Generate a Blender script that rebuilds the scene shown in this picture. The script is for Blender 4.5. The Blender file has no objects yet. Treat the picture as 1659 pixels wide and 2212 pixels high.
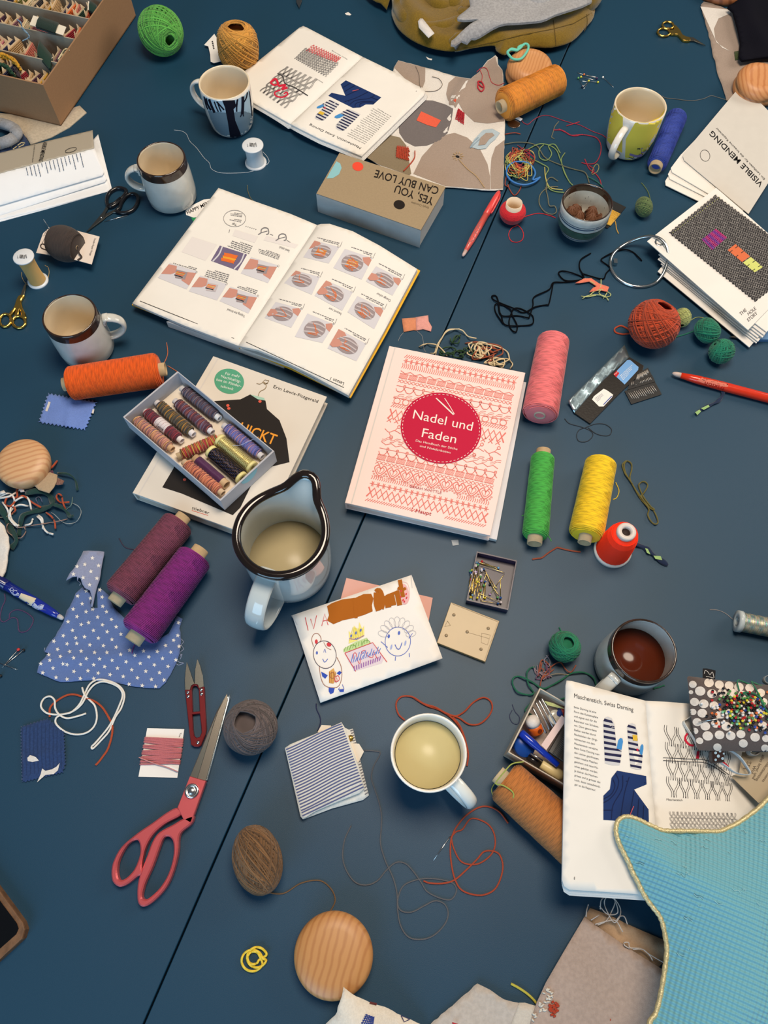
import bpy, math, random
import numpy as np
from mathutils import Vector
from mathutils.bvhtree import BVHTree
from mathutils.geometry import delaunay_2d_cdt
S = bpy.context.scene
COL = S.collection
PI = math.pi
# ---------------------------------------------------------------- camera
FP, TAU, ROLL, CH = 1662.1, 0.41711, 0.00173, 0.94243      # focal length in pixels of the 1659x2212 frame
FW = np.array([0, math.sin(TAU), -math.cos(TAU)])
_u = np.array([0, math.cos(TAU), math.sin(TAU)]); _r = np.array([1.0, 0, 0])
RT = _r*math.cos(ROLL)+_u*math.sin(ROLL); UP = _u*math.cos(ROLL)-_r*math.sin(ROLL)
CC = np.array([0, 0, CH])
cam = bpy.data.cameras.new('camera'); co = bpy.data.objects.new('camera', cam); COL.objects.link(co)
cam.sensor_fit = 'VERTICAL'; cam.sensor_height = 36; cam.lens = FP/2212*36; cam.clip_start = .01
from mathutils import Matrix
co.matrix_world = Matrix(((RT[0], UP[0], -FW[0], 0), (RT[1], UP[1], -FW[1], 0), (RT[2], UP[2], -FW[2], CH), (0, 0, 0, 1)))
S.camera = co
# ---------------------------------------------------------------- light
S.view_settings.view_transform = 'Standard'; S.view_settings.look = 'None'
S.view_settings.gamma = 1; S.view_settings.use_curve_mapping = False
S.view_settings.exposure = -0.50
W = bpy.data.worlds.new('room'); S.world = W; W.use_nodes = True
W.node_tree.nodes['Background'].inputs[0].default_value = (.80, .86, .95, 1)
W.node_tree.nodes['Background'].inputs[1].default_value = .17
def area(name, loc, aim, sx, sy, power, col):
    l = bpy.data.lights.new(name, 'AREA'); l.shape = 'RECTANGLE'; l.size = sx; l.size_y = sy
    l.energy = power; l.color = col
    o = bpy.data.objects.new(name, l); COL.objects.link(o); o.location = loc
    if 'lamp' in name: l.shape = 'ELLIPSE'
    o.rotation_euler = (Vector(aim)-Vector(loc)).to_track_quat('-Z', 'Y').to_euler()
area('side_window_light', (2.9, 1.9, 1.7), (.1, .5, 0), 1.6, 1.4, 60, (1, .91, .80))
area('ceiling_lamp_light', (.25, .85, 2.3), (.2, .75, 0), 1.3, 1.0, 78, (1, .84, .67))
area('near_window_light', (-1.0, -1.9, 1.0), (0, .3, 0), 1.8, 1.5, 58, (.42, .72, 1))
# ---------------------------------------------------------------- helpers
def U(px, py, z=0.0):
    d = FW+(px-829.5)/FP*RT-(py-1106)/FP*UP
    return CC+d*((z-CH)/d[2])
def ray(px, py):
    d = FW+(px-829.5)/FP*RT-(py-1106)/FP*UP
    return d/np.linalg.norm(d)
class Pl:                       # a surface given by a height (number or function of x, y)
    def __init__(s, z): s.f = z if callable(z) else (lambda x, y: z); s.n = 14 if callable(z) else 1
    def at(s, px, py, l=0.0):
        z = s.f(*U(px, py, 0.0)[:2])
        for _ in range(s.n):
            q = U(px, py, z); z = z*.4+s.f(q[0], q[1])*.6
        return U(px, py, z+l)
TB = Pl(0.0)
class Bv:                       # a surface given by a built mesh
    def __init__(s, mb):
        v, f = mb.arr(); s.t = BVHTree.FromPolygons([tuple(q) for q in v], f)
    def at(s, px, py, l=0.0):
        d = Vector(ray(px, py)); h = s.t.ray_cast(Vector(CC), d)
        if h[0] is None:
            h = s.t.find_nearest(Vector(U(px, py, .03)))
        n = h[1]
        if n.dot(d) > 0: n = -n
        return np.array(h[0]+n*l)
def cat(pts, k=6, closed=False):
    p = np.array(pts, float); n = len(p)
    if n < 3: return p
    if closed: q = np.vstack([p[-1], p, p[0], p[1]]); m = n
    else: q = np.vstack([2*p[0]-p[1], p, 2*p[-1]-p[-2]]); m = n-1
    out = []
    for i in range(m):
        a, b, c, d = q[i:i+4]
        for t in np.arange(k)/k:
            out.append(.5*(2*b+(c-a)*t+(2*a-5*b+4*c-d)*t*t+(3*b-a-3*c+d)*t**3))
    if not closed: out.append(p[-1])
    return np.array(out)
def dens(pts, step, closed=True):
    p = [np.array(q, float) for q in pts]; out = []
    m = len(p) if closed else len(p)-1
    for i in range(m):
        a, b = p[i], p[(i+1) % len(p)]; k = max(1, int(np.linalg.norm(b-a)/step))
        out += [a+(b-a)*j/k for j in range(k)]
    if not closed: out.append(p[-1])
    return np.array(out)
def inside(P, poly):
    x, y = P[:, 0], P[:, 1]; r = np.zeros(len(P), bool); n = len(poly)
    for i in range(n):
        x1, y1 = poly[i][:2]; x2, y2 = poly[i-1][:2]
        if y1 == y2: continue
        r ^= ((y1 > y) != (y2 > y)) & (x < (x2-x1)*(y-y1)/(y2-y1)+x1)
    return r
def edist(P, poly):
    q = np.array(poly)[:, :2]; d = np.full(len(P), 1e9)
    for i in range(len(q)):
        a, b = q[i-1], q[i]; ab = b-a; L = ab@ab
        if L == 0: continue
        t = np.clip(((P-a)@ab)/L, 0, 1); d = np.minimum(d, np.hypot(*(P-a-t[:, None]*ab).T))
    return d
def cdt(poly, step=None):
    p = np.array(poly, float)[:, :2]; n = len(p); pts = p
    if step:
        g = np.stack(np.meshgrid(np.arange(p[:, 0].min(), p[:, 0].max(), step), np.arange(p[:, 1].min(), p[:, 1].max(), step*.87)), -1)
        g[1::2, :, 0] += step/2; g = g.reshape(-1, 2); g = g[inside(g, p)]
        if len(g): g = g[edist(g, p) > step*.35]
        pts = np.vstack([p, g])
    r = delaunay_2d_cdt([Vector(q) for q in pts], [(i, (i+1) % n) for i in range(n)], [], 1, 1e-9)
    return np.array([tuple(q) for q in r[0]]), [tuple(t) for t in r[2]]
class MB:
    def __init__(s): s.v = []; s.f = []; s.m = []; s.s = []; s.a = []; s.n = 0
    def arr(s): return np.vstack(s.v), s.f
    def add(s, v, f, mi=0, sm=True, att=None):
        v = np.asarray(v, float); k = s.n; s.v.append(v); s.n += len(v)
        s.f += [tuple(i+k for i in q) for q in f]; s.m += [mi]*len(f); s.s += [sm]*len(f)
        s.a.append(np.zeros(len(v)) if att is None else att); return s
    def build(s, name, mats, parent=None, label=None):
        if not isinstance(mats, (list, tuple)): mats = [mats]
        v = np.vstack(s.v); o3 = np.zeros(3)
        if parent is not None:
            q = parent
            while q is not None: o3 = o3+np.array(q.location); q = q.parent
        else:
            o3 = np.array([(v[:, 0].min()+v[:, 0].max())/2, (v[:, 1].min()+v[:, 1].max())/2, v[:, 2].min()])
        me = bpy.data.meshes.new(name); me.from_pydata((v-o3).tolist(), [], s.f)
        for m in mats: me.materials.append(m)
        me.polygons.foreach_set('material_index', s.m); me.polygons.foreach_set('use_smooth', s.s)
        a = np.concatenate(s.a)
        if a.any():
            at = me.attributes.new('u', 'FLOAT', 'POINT'); at.data.foreach_set('value', a.astype(np.float32))
        me.update(); o = bpy.data.objects.new(name, me); COL.objects.link(o)
        if parent is not None: o.parent = parent
        else: o.location = o3
        if label: o['label'] = label
        return o
    # -- shapes
    def tube(s, P, r, n=6, closed=False, mi=0, nrm=None, h=None, cap=True, att=None, sm=True):
        P = np.asarray(P, float); N = len(P)
        T = (np.roll(P, -1, 0)-np.roll(P, 1, 0)) if closed else np.gradient(P, axis=0)
        T /= np.linalg.norm(T, axis=1)[:, None]+1e-12
        if nrm is None: nrm = np.tile([0, 0, 1.0], (N, 1))+0*P; nrm[np.abs(T[:, 2]) > .95] = [0, 1, 0]
        nrm = np.asarray(nrm, float)
        if nrm.ndim == 1: nrm = np.tile(nrm, (N, 1))
        B = np.cross(T, nrm); B /= np.linalg.norm(B, axis=1)[:, None]+1e-12; Nn = np.cross(B, T)
        r = np.broadcast_to(np.asarray(r, float), (N,)); h = r if h is None else np.broadcast_to(np.asarray(h, float), (N,))
        a = np.arange(n)/n*2*PI+PI/n
        v = P[:, None]+np.cos(a)[None, :, None]*B[:, None]*r[:, None, None]+np.sin(a)[None, :, None]*Nn[:, None]*h[:, None, None]
        i = np.arange(N if closed else N-1)[:, None]; j = np.arange(n)[None]
        i2 = (i+1) % N; j2 = (j+1) % n
        f = np.stack([i*n+j, i*n+j2, i2*n+j2, i2*n+j], -1).reshape(-1, 4).tolist()
        if cap and not closed: f += [list(range(n))[::-1], [(N-1)*n+q for q in range(n)]]
        if att is not None: att = np.repeat(att, n)
        return s.add(v.reshape(-1, 3), f, mi, sm, att)
    def prism(s, top, dz, mi=0, mi2=None, sm=False, bev=0):
        t = np.asarray(top, float); n = len(t); d = np.array([0, 0, dz])
        rings = [t-d, t]
        if bev:
            c = t.mean(0); g = []
            for i in range(n):
                a, b, e = t[i-1], t[i], t[(i+1) % n]; w = (a-b)/(np.linalg.norm(a-b)+1e-9)+(e-b)/(np.linalg.norm(e-b)+1e-9)
                cr = np.cross(b-a, e-b)[2]; L = np.linalg.norm(w)
                g.append(w/(L+1e-9)*bev*(1 if cr*s.sgn(t) > 0 else -1)*min(1, L*2) if L > 1e-6 else 0*w)
            g = np.array(g); g[:, 2] = 0
            rings = [t-d, t-[0, 0, bev], t+g*.3-[0, 0, bev*.3], t+g]
        v = np.vstack(rings); R = len(rings)
        f = [[k*n+i, k*n+(i+1) % n, (k+1)*n+(i+1) % n, (k+1)*n+i] for k in range(R-1) for i in range(n)]
        s.add(v, f+[list(range(n))[::-1]], mi if mi2 is None else mi2, sm)
        return s.add(rings[-1], [list(range(n))], mi, False)
    @staticmethod
    def sgn(t):
        x, y = t[:, 0], t[:, 1]; return 1 if (x*np.roll(y, -1)-np.roll(x, -1)*y).sum() > 0 else -1
    def sheet(s, out, zf, th, step, mi=0, mi2=None, sm=True):
        P, T = cdt(out, step); n = len(P)
        z = np.array([zf(x, y) for x, y in P]); top = np.column_stack([P, z]); bot = np.column_stack([P, z-th])
        e = {}
        for t in T:
            for i in range(3): e[(t[i], t[(i+1) % 3])] = 1
        b = [(i, j) for i, j in e if (j, i) not in e]
        s.add(np.vstack([top, bot]), [], mi); k = s.n-2*n
        F = [tuple(k+i for i in t) for t in T]+[tuple(k+n+i for i in t[::-1]) for t in T]+[(k+j, k+i, k+n+i, k+n+j) for i, j in b]
        s.f += F; s.m += [mi]*len(T)+[mi if mi2 is None else mi2]*(len(F)-len(T)); s.s += [sm]*(2*len(T))+[False]*len(b); return s
    def lathe(s, prof, o, ax=(0, 0, 1), seg=40, mi=0, sm=True, close=False, rf=None):
        o = np.array(o, float); A = np.array(ax, float); A /= np.linalg.norm(A)
        X = np.cross([0, 1, 0] if abs(A[1]) < .9 else [1, 0, 0], A); X /= np.linalg.norm(X); Y = np.cross(A, X)
        a = np.arange(seg)/seg*2*PI; n = len(prof); v = []
        for k, (r, z) in enumerate(prof):
            v.append(o+A*z+r*(np.cos(a)[:, None]*X+np.sin(a)[:, None]*Y))
        K = n if close else n-1
        f = [[k*seg+j, k*seg+(j+1) % seg, (k+1) % n*seg+(j+1) % seg, (k+1) % n*seg+j] for k in range(K) for j in range(seg)]
        ms = mi if isinstance(mi, (list, tuple)) else None
        s.add(np.vstack(v), f, 0 if ms else mi, sm)
        if ms: s.m[-len(f):] = [ms[k] for k in range(K) for j in range(seg)]
        if not close:
            for k, rev in ((0, 1), (n-1, 0)):
                if prof[k][0] > 1e-5:
                    s.f.append(tuple((s.n-n*seg+k*seg+j) for j in (range(seg)[::-1] if rev else range(seg)))); s.m.append(ms[min(k, K-1)] if ms else mi); s.s.append(False)
        return s
    def box(s, c, sz, rz=0, mi=0, X=None, Y=None, Z=None):
        c = np.array(c, float)
        if X is None: X = np.array([math.cos(rz), math.sin(rz), 0]); Y = np.array([-math.sin(rz), math.cos(rz), 0]); Z = np.array([0, 0, 1.0])
        q = [c+X*i*sz[0]/2+Y*j*sz[1]/2+Z*k*sz[2]/2 for i in (-1, 1) for j in (-1, 1) for k in (-1, 1)]
        return s.add(q, [(0, 1, 3, 2), (4, 6, 7, 5), (0, 4, 5, 1), (2, 3, 7, 6), (0, 2, 6, 4), (1, 5, 7, 3)], mi, False)
    def ball(s, c, r, seg=10, mi=0, sq=1.0):
        k = max(4, seg//2); return s.lathe([(r*math.sin(PI*i/k)+1e-6, -r*sq*math.cos(PI*i/k)) for i in range(k+1)], c, seg=seg, mi=mi)
    # -- print, all laid on a real surface
    def decal(s, poly, sf, l=.0003, step=None, mi=0):
        if step: poly = dens(poly, step)
        P, T = cdt(poly, step); return s.add([sf.at(x, y, l) for x, y in P], T, mi, bool(step))
    def stroke(s, pts, w, sf, l=.0003, mi=0, k=1, closed=False):
        s.kk = (getattr(s, 'kk', 0)+1) % 9; l = l+s.kk*1.6e-5
        p = cat(pts, k, closed) if k > 1 else np.array(pts, float)
        if closed: p = np.vstack([p, p[:1]])
        t = np.gradient(p, axis=0); t /= np.linalg.norm(t, axis=1)[:, None]+1e-9
        q = np.stack([-t[:, 1], t[:, 0]], -1)*(np.broadcast_to(np.asarray(w, float), (len(p),))/2)[:, None]
        v = [sf.at(*x, l) for x in np.vstack([p+q, p-q])]; n = len(p)
        return s.add(v, [(i, i+1, n+i+1, n+i) for i in range(n-1)], mi, True)
    def text(s, tx, O, X, up, sf, l=.0004, mi=0, bold=0, fit=None, shear=0):
        O = np.array(O, float); w = twidth(tx, bold) if fit is None else fit
        ex = (np.array(X, float)-O)/w; ey = np.array(up, float)/CAPH; x = 0
        for c in tx:
            g = GL[bold].get(c)
            if g is None: x += .3; continue
            v, f, adv = g
            if len(v): s.add([sf.at(*(O+ex*(x+a+shear*b)+ey*b), l) for a, b in v], f, mi, False)
            x += adv
        return s
    def para(s, lines, quad, sf, mi=0, ratio=.5, l=.0004, bold=0, fit=None, top=1.0):
        a, b, c, d = [np.array(q, float) for q in quad]; n = len(lines); w = fit or max(twidth(t, bold) for t in lines)
        for i, t in enumerate(lines):
            v = (i+top)/n; A = a+(d-a)*v; B = b+(c-b)*v; up = (a-d)/n*ratio
            if t: s.text(t, A, B, up, sf, l, mi, bold, fit=w)
        return s
    def greek(s, quad, n, sf, seed=0, mi=0, ratio=.4, l=.0003, full=.8):
        rg = random.Random(seed); a, b, c, d = [np.array(q, float) for q in quad]
        Q = lambda x, y: (a+(b-a)*x)*(1-y)+(d+(c-d)*x)*y
        for i in range(n):
            y0 = (i+.2)/n; y1 = (i+.2+ratio)/n; x = 0; e = rg.uniform(full, 1) if i < n-1 else rg.uniform(.3, .7)
            while x < e:
                w = rg.uniform(.04, .15); x1 = min(e, x+w)
                s.add([sf.at(*Q(*q), l) for q in ((x, y0), (x1, y0), (x1, y1), (x, y1))], [(0, 1, 2, 3)], mi, False); x = x1+.025
        return s
def glyphs(chars, off):
    os = []
    def mk(t):
        c = bpy.data.curves.new('g', 'FONT'); c.body = t; c.offset = off; c.resolution_u = 3
        o = bpy.data.objects.new('g', c); COL.objects.link(o); os.append(o); return o
    base = mk('||'); A = [(c, mk(c), mk('|'+c+'|')) for c in chars]
    bpy.context.view_layer.update(); dg = bpy.context.evaluated_depsgraph_get()
    def wd(o): return o.evaluated_get(dg).dimensions.x
    out = {}; w0 = wd(base)
    for c, o, o2 in A:
        me = bpy.data.meshes.new_from_object(o.evaluated_get(dg))
        out[c] = ([(v.co.x, v.co.y) for v in me.vertices], [tuple(p.vertices) for p in me.polygons], wd(o2)-w0); bpy.data.meshes.remove(me)
    for o in os:
        c = o.data; bpy.data.objects.remove(o); bpy.data.curves.remove(c)
    return out
CH_ = 'ABCDEFGHIJKLMNOPQRSTUVWXYZabcdefghijklmnopqrstuvwxyz0123456789.,-:ßäöü()!&'
GL = [glyphs(CH_, 0.0), glyphs(CH_, .010)]
CAPH = max(b for a, b in GL[0]['H'][0])
def twidth(t, bold=0): return sum(GL[bold][c][2] if c in GL[bold] else .3 for c in t)
# ---------------------------------------------------------------- materials
def lin(c): return tuple(((x/255+.055)/1.055)**2.4 if x > 10 else x/255/12.92 for x in c[:3])+(1,)
MC = {}
def mat(c, rough=.6, metal=0, var=0, vs=60, bump=0, bs=400, sheen=0, coat=0, trans=0, spec=.5, c2=None, alpha=1, ior=1.45, stripe=None, aniso=None, em=0):
    key = (tuple(c), rough, metal, var, vs, bump, bs, sheen, coat, trans, spec, c2 and tuple(c2), alpha, ior, stripe, em)
    if key in MC: return MC[key]
    m = bpy.data.materials.new('m'); m.use_nodes = True; N = m.node_tree.nodes; L = m.node_tree.links; p = N['Principled BSDF']
    I = p.inputs; I['Base Color'].default_value = lin(c); I['Roughness'].default_value = rough; I['Metallic'].default_value = metal
    I['Specular IOR Level'].default_value = spec; I['IOR'].default_value = ior
    if sheen: I['Sheen Weight'].default_value = sheen; I['Sheen Roughness'].default_value = .5
    if coat: I['Coat Weight'].default_value = coat; I['Coat Roughness'].default_value = .08
    if trans: I['Transmission Weight'].default_value = trans
    if alpha < 1: I['Alpha'].default_value = alpha
    tc = N.new('ShaderNodeTexCoord')
    if var:
        n = N.new('ShaderNodeTexNoise'); n.inputs['Scale'].default_value = vs; n.inputs['Detail'].default_value = 4
        L.new(tc.outputs['Object'], n.inputs['Vector']); r = N.new('ShaderNodeMix'); r.data_type = 'RGBA'
        k = N.new('ShaderNodeMapRange'); k.inputs[1].default_value = .35; k.inputs[2].default_value = .65
        L.new(n.outputs['Fac'], k.inputs[0]); L.new(k.outputs[0], r.inputs['Factor'])
        a = lin(c); b = lin(c2) if c2 else tuple(x*(1-var) for x in a[:3])+(1,)
        r.inputs['A'].default_value = a; r.inputs['B'].default_value = b; L.new(r.outputs['Result'], I['Base Color'])
    if bump:
        n = N.new('ShaderNodeTexNoise'); n.inputs['Scale'].default_value = bs; n.inputs['Detail'].default_value = 3
        L.new(tc.outputs['Object'], n.inputs['Vector']); b = N.new('ShaderNodeBump'); b.inputs['Strength'].default_value = bump
        b.inputs['Distance'].default_value = .001; L.new(n.outputs['Fac'], b.inputs['Height']); L.new(b.outputs['Normal'], I['Normal'])
    MC[key] = m; return m
def ramp(cols, scale, key, rough=.75, sheen=.3, metal=0, interp='EASE'):     # colour changing along a thread (attribute u)
    k = ('ramp', tuple(map(tuple, cols)), scale, key)
    if k in MC: return MC[k]
    m = bpy.data.materials.new('m'); m.use_nodes = True; N = m.node_tree.nodes; L = m.node_tree.links; p = N['Principled BSDF']
    p.inputs['Roughness'].default_value = rough; p.inputs['Sheen Weight'].default_value = sheen; p.inputs['Metallic'].default_value = metal
    a = N.new('ShaderNodeAttribute'); a.attribute_name = 'u'; mu = N.new('ShaderNodeMath'); mu.operation = 'MULTIPLY'; mu.inputs[1].default_value = scale
    fr = N.new('ShaderNodeMath'); fr.operation = 'FRACT'; cr = N.new('ShaderNodeValToRGB'); cr.color_ramp.interpolation = interp
    L.new(a.outputs['Fac'], mu.inputs[0]); L.new(mu.outputs[0], fr.inputs[0]); L.new(fr.outputs[0], cr.inputs[0]); L.new(cr.outputs[0], p.inputs['Base Color'])
    e = cr.color_ramp.elements; n = len(cols)
    for i, c in enumerate(list(cols)+[cols[0]]):
        x = i/n
        if i == 0: e[0].position = 0; e[0].color = lin(c)
        elif i == n: e[-1].position = 1; e[-1].color = lin(c)
        else: q = e.new(x); q.color = lin(c)
    MC[k] = m; return m
def yarn(c, v=.22): return mat(c, .85, var=v, vs=1100, sheen=.15, bump=.25, bs=1500)
def vary(c, a=.16, b=.30, s=.37): k = lambda f: tuple(min(255, x*f) for x in c); return ramp([c, k(1+a), k(1-b), c, k(1-b*.5), k(1+a*.5)], s, 'v', .85, .12)
def cloth(c, var=.10, vs=500, bump=.35, bs=900, sheen=.25): return mat(c, .9, var=var, vs=vs, bump=bump, bs=bs, sheen=sheen, spec=.2)
def paper(c): return mat(c, .7, spec=.25, var=.03, vs=25)
def ink(c): return mat(c, .75, spec=.2)
def gloss(c): return mat(c, .12, spec=.6, coat=.4)
STEEL = mat((205, 205, 205), .22, 1); GOLD = mat((235, 190, 95), .22, 1); WHITE = paper((236, 232, 226)); BLACK = ink((25, 24, 26)); CARDCORE = mat((196, 170, 132), .85, var=.12, vs=150)
def wood(c, c2, sc=90, dist=6, axis=(1, .25, .1), rough=.45, mode='BANDS'):
    m = bpy.data.materials.new('m'); m.use_nodes = True; N = m.node_tree.nodes; L = m.node_tree.links; p = N['Principled BSDF']
    tc = N.new('ShaderNodeTexCoord'); mp = N.new('ShaderNodeMapping'); mp.inputs['Scale'].default_value = (1, 1, 1)
    mp.inputs['Rotation'].default_value = axis; w = N.new('ShaderNodeTexWave'); w.wave_type = mode; w.inputs['Scale'].default_value = sc
    w.inputs['Distortion'].default_value = dist; w.inputs['Detail'].default_value = 3; w.inputs['Detail Scale'].default_value = .6
    cr = N.new('ShaderNodeValToRGB'); cr.color_ramp.elements[0].color = lin(c2); cr.color_ramp.elements[1].color = lin(c); cr.color_ramp.elements[1].position = .55
    L.new(tc.outputs['Object'], mp.inputs['Vector']); L.new(mp.outputs[0], w.inputs['Vector']); L.new(w.outputs['Fac'], cr.inputs[0]); L.new(cr.outputs[0], p.inputs['Base Color'])
    p.inputs['Roughness'].default_value = rough; return m
# ---------------------------------------------------------------- scene graph
def tag(o, label, cat_, group=None, kind=None):
    o['label'] = label; o['category'] = cat_
    if group: o['group'] = group
    if kind: o['kind'] = kind
    return o
def thing(name, label, cat_, loc, group=None):
    o = bpy.data.objects.new(name, None); COL.objects.link(o); o.empty_display_size = .02; o.location = (float(loc[0]), float(loc[1]), float(loc[2]))
    return tag(o, label, cat_, group)
def nz(x, y, sc=1.0, seed=0):
    from mathutils import noise
    return noise.noise(Vector((x*sc+seed*7.3, y*sc-seed*3.1, seed*1.7)))
# ---------------------------------------------------------------- builders
def unit(v): v = np.array(v, float); return v/(np.linalg.norm(v)+1e-12)
def vh(pb, pt):                # height of a point seen straight above a table point
    B = U(*pb)[:2]; return min((np.linalg.norm(U(*pt, h)[:2]-B), h) for h in np.arange(.002, .2, .001))[1]
def yarn_ball(name, label, px, rad, col, rt=.0013, axis=(0, 0, 1), asp=1.0, layers=((78, 1, 40), (62, 1.02, 34), (50, 1.04, 26)), seed=1, z=None, cat_='yarn ball', m=None, group=None, tail=None, dz=0, sq=2):
    z = rad*.97+dz if z is None else z; c = U(*px, z)
    t = thing(name, label, cat_, (c[0], c[1], dz), group); rg = np.random.RandomState(seed)
    A = unit(axis); X = unit(np.cross(A, [.3, 1, .2])); Y = np.cross(A, X); b = MB()
    n = 12; pr = []
    for i in range(n+1):
        a = -PI/2+PI*i/n; q = 1.0 if abs(math.sin(a)) < .72 else .9
        pr.append((max(1e-5, rad*.955*math.cos(a)*q), rad*asp*.955*math.sin(a)*(.58 if abs(math.sin(a)) > .85 else .92 if abs(math.sin(a)) > .72 else 1)))
    b.lathe(pr, c, A, 32)
    for inc, sc, N in layers:
        k = 44; th = np.arange(N*k)/k*2*PI; i = math.radians(inc)+rg.uniform(-.12, .12, N).repeat(k)*np.linspace(1, .4, N*k)
        lat = np.arcsin(np.clip(np.sin(i)*np.sin(th), -1, 1)); lon = np.arctan2(np.cos(i)*np.sin(th), np.cos(th))+np.cumsum(np.full(N*k, 2.39/k))+np.interp(np.arange(N*k), np.arange(N)*k, np.cumsum(rg.uniform(-.25, .25, N)))
        d = np.cos(lat)[:, None]*(np.cos(lon)[:, None]*X+np.sin(lon)[:, None]*Y)+np.sin(lat)[:, None]*A
        if sq > 2: d = d*((np.abs(np.cos(lat))**sq+np.abs(np.sin(lat))**sq)**(-1/sq))[:, None]
        R = rad*(sc-.03)*(1+.012*np.sin(th*.37+seed))
        P = c+d*R[:, None]+A*(np.sin(lat)*(asp-1)*rad)[:, None]; P[:, 2] = np.maximum(P[:, 2], dz+rt)
        b.tube(P, rt, 4, nrm=d, att=np.arange(N*k)/k)
    b.build('yarn_winding', m or vary(col), t)
    if tail is not None: thread_part('yarn_tail', tail, m or yarn(col), rt, t, z0=dz)
    return t
def thread_part(name, pts, m, r, parent, z0=0, k=6, sf=None, lift=None, jit=0, closed=False, label=None):
    p = cat(pts, k, closed); sf = sf or Pl(z0); n = len(p); zz = lift if lift is not None else r
    z = zz+jit*np.abs(np.sin(np.arange(n)*.31)) if np.isscalar(zz) else np.interp(np.arange(n), np.linspace(0, n-1, len(zz)), zz)
    P = np.array([sf.at(*q, w) for q, w in zip(p, np.broadcast_to(z, (n,)))])
    b = MB(); b.tube(P, r, 6, closed, att=np.cumsum(np.r_[0, np.linalg.norm(np.diff(P, axis=0), axis=1)]))
    return b.build(name, m, parent, label)
def thread(name, label, pts, m, r, cat_='thread', group=None, **k):
    if isinstance(m, tuple): m = yarn(m)
    return tag(thread_part(name, pts, m, r, None, **k), label, cat_, group)
def cone(name, label, p0, p1, r0, r1, m, e0=.008, e1=.008, rc=.009, core=CARDCORE, turns=70, passes=3, rt=.0006, cat_='thread spool', group=None, z0=0, tails=(), tm=None, flange=None, rnd=.006, lab=None):
    """thread wound on a tube lying on a surface: p0, p1 = pixels of the ends of the wound part"""
    A = U(*p0, r0+z0); B = U(*p1, r1+z0); L = np.linalg.norm(B-A); D = (B-A)/L
    if isinstance(m, tuple): tm = tm or yarn(m); m = vary(m, .07, .15, 2.618)
    t = thing(name, label, cat_, ((A+B)/2*[1, 1, 0])+[0, 0, z0], group); b = MB()
    rb = lambda s: r0+(r1-r0)*s
    N = max(10, int(L/.006)); S_ = np.linspace(0, 1, N)
    dip = lambda s: min(1, (min(s, 1-s)*L/rnd)) if rnd else 1
    sh = lambda s: rb(s)*(1-.22*(1-dip(s))**2)
    b.lathe([(rc*.95, .0006)]+[(sh(s)*.985, s*L) for s in S_]+[(rc*.95, L-.0006)], A, D, 36)
    k = 20; n = turns*passes; th = np.arange(n*k)/k*2*PI; s = np.abs(((np.arange(n*k)/(turns*k)) % 2)-1)
    X = unit(np.cross(D, [0, .2, 1])); Y = np.cross(D, X)
    d = np.cos(th)[:, None]*X+np.sin(th)[:, None]*Y
    R = np.array([sh(q) for q in s]); R = R+rt*.3*np.sin(np.arange(n*k)*.011)
    P = A+D*(s*L)[:, None]+d*R[:, None]; P[:, 2] = np.maximum(P[:, 2], z0+rt*.5)
    b.tube(P, rt, 3, nrm=d, att=np.arange(n*k)/k); b.build('wound_thread', m, t)
    c = MB(); ci = rc*.78
    c.lathe([(rc, -e0), (rc, L+e1), (ci, L+e1), (ci, -e0)], A, D, 28, close=True); tb = c.build('spool_tube', core, t)
    if flange:
        fr, fw = flange[:2]
        for q in (-e0, L+e1-fw): f = MB(); f.lathe([(fr, q), (fr, q+fw), (ci, q+fw), (ci, q)], A, D, 32, close=True); f.build('end_flange', flange[2], t)
    for q in tails: thread_part('thread_tail', q, tm or m, rt*.9, t, z0=z0)
    return t, A, D, L, X, Y
def spool_up(name, label, pb, pt, rr, rt_, m, fl, capm, tails=(), tm=None, rim=.0035):
    """spool standing upright: pb table pixel of the axis, pt pixel of the middle of its top"""
    h = vh(pb, pt); c = U(*pb); t = thing(name, label, 'thread spool', c)
    b = MB(); n = 60; k = 24; th = np.arange(n*k)/k*2*PI; s = np.arange(n*k)/(n*k)
    R = rr*(1-.10*np.sin(PI*s)); d = np.column_stack([np.cos(th), np.sin(th), 0*th])
    b.lathe([(.002, rim)]+[(rr*(1-.10*math.sin(PI*q))*.97, rim+(h-2*rim)*q) for q in np.linspace(0, 1, 9)]+[(.002, h-rim)], c, seg=36)
    b.tube(c+[0, 0, rim]+d*R[:, None]+np.outer(s*(h-2*rim), [0, 0, 1]), rt_, 4, nrm=d, att=np.arange(n*k)/k); b.build('wound_thread', m, t)
    f = MB(); f.lathe([(.003, 0), (fl, 0), (fl, rim*.7), (rr, rim), (.003, rim)], c); f.build('end_flange', capm, t); f = MB(); f.lathe([(.003, h-rim), (rr, h-rim), (fl*.97, h-rim*.7), (fl*.97, h-.0006), (fl*.9, h), (.0005, h)], c)
    f.build('end_flange', capm, t)
    for q in tails: thread_part('thread_tail', q, tm or m, rt_, t)
    return t, c, h
CER = mat((236, 231, 222), .10, spec=.55, coat=.5); GREYCER = mat((205, 206, 200), .14, spec=.55, coat=.4, var=.10, vs=60)
BROWNRIM = mat((58, 40, 30), .13, spec=.6, coat=.5, var=.5, vs=90)
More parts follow.
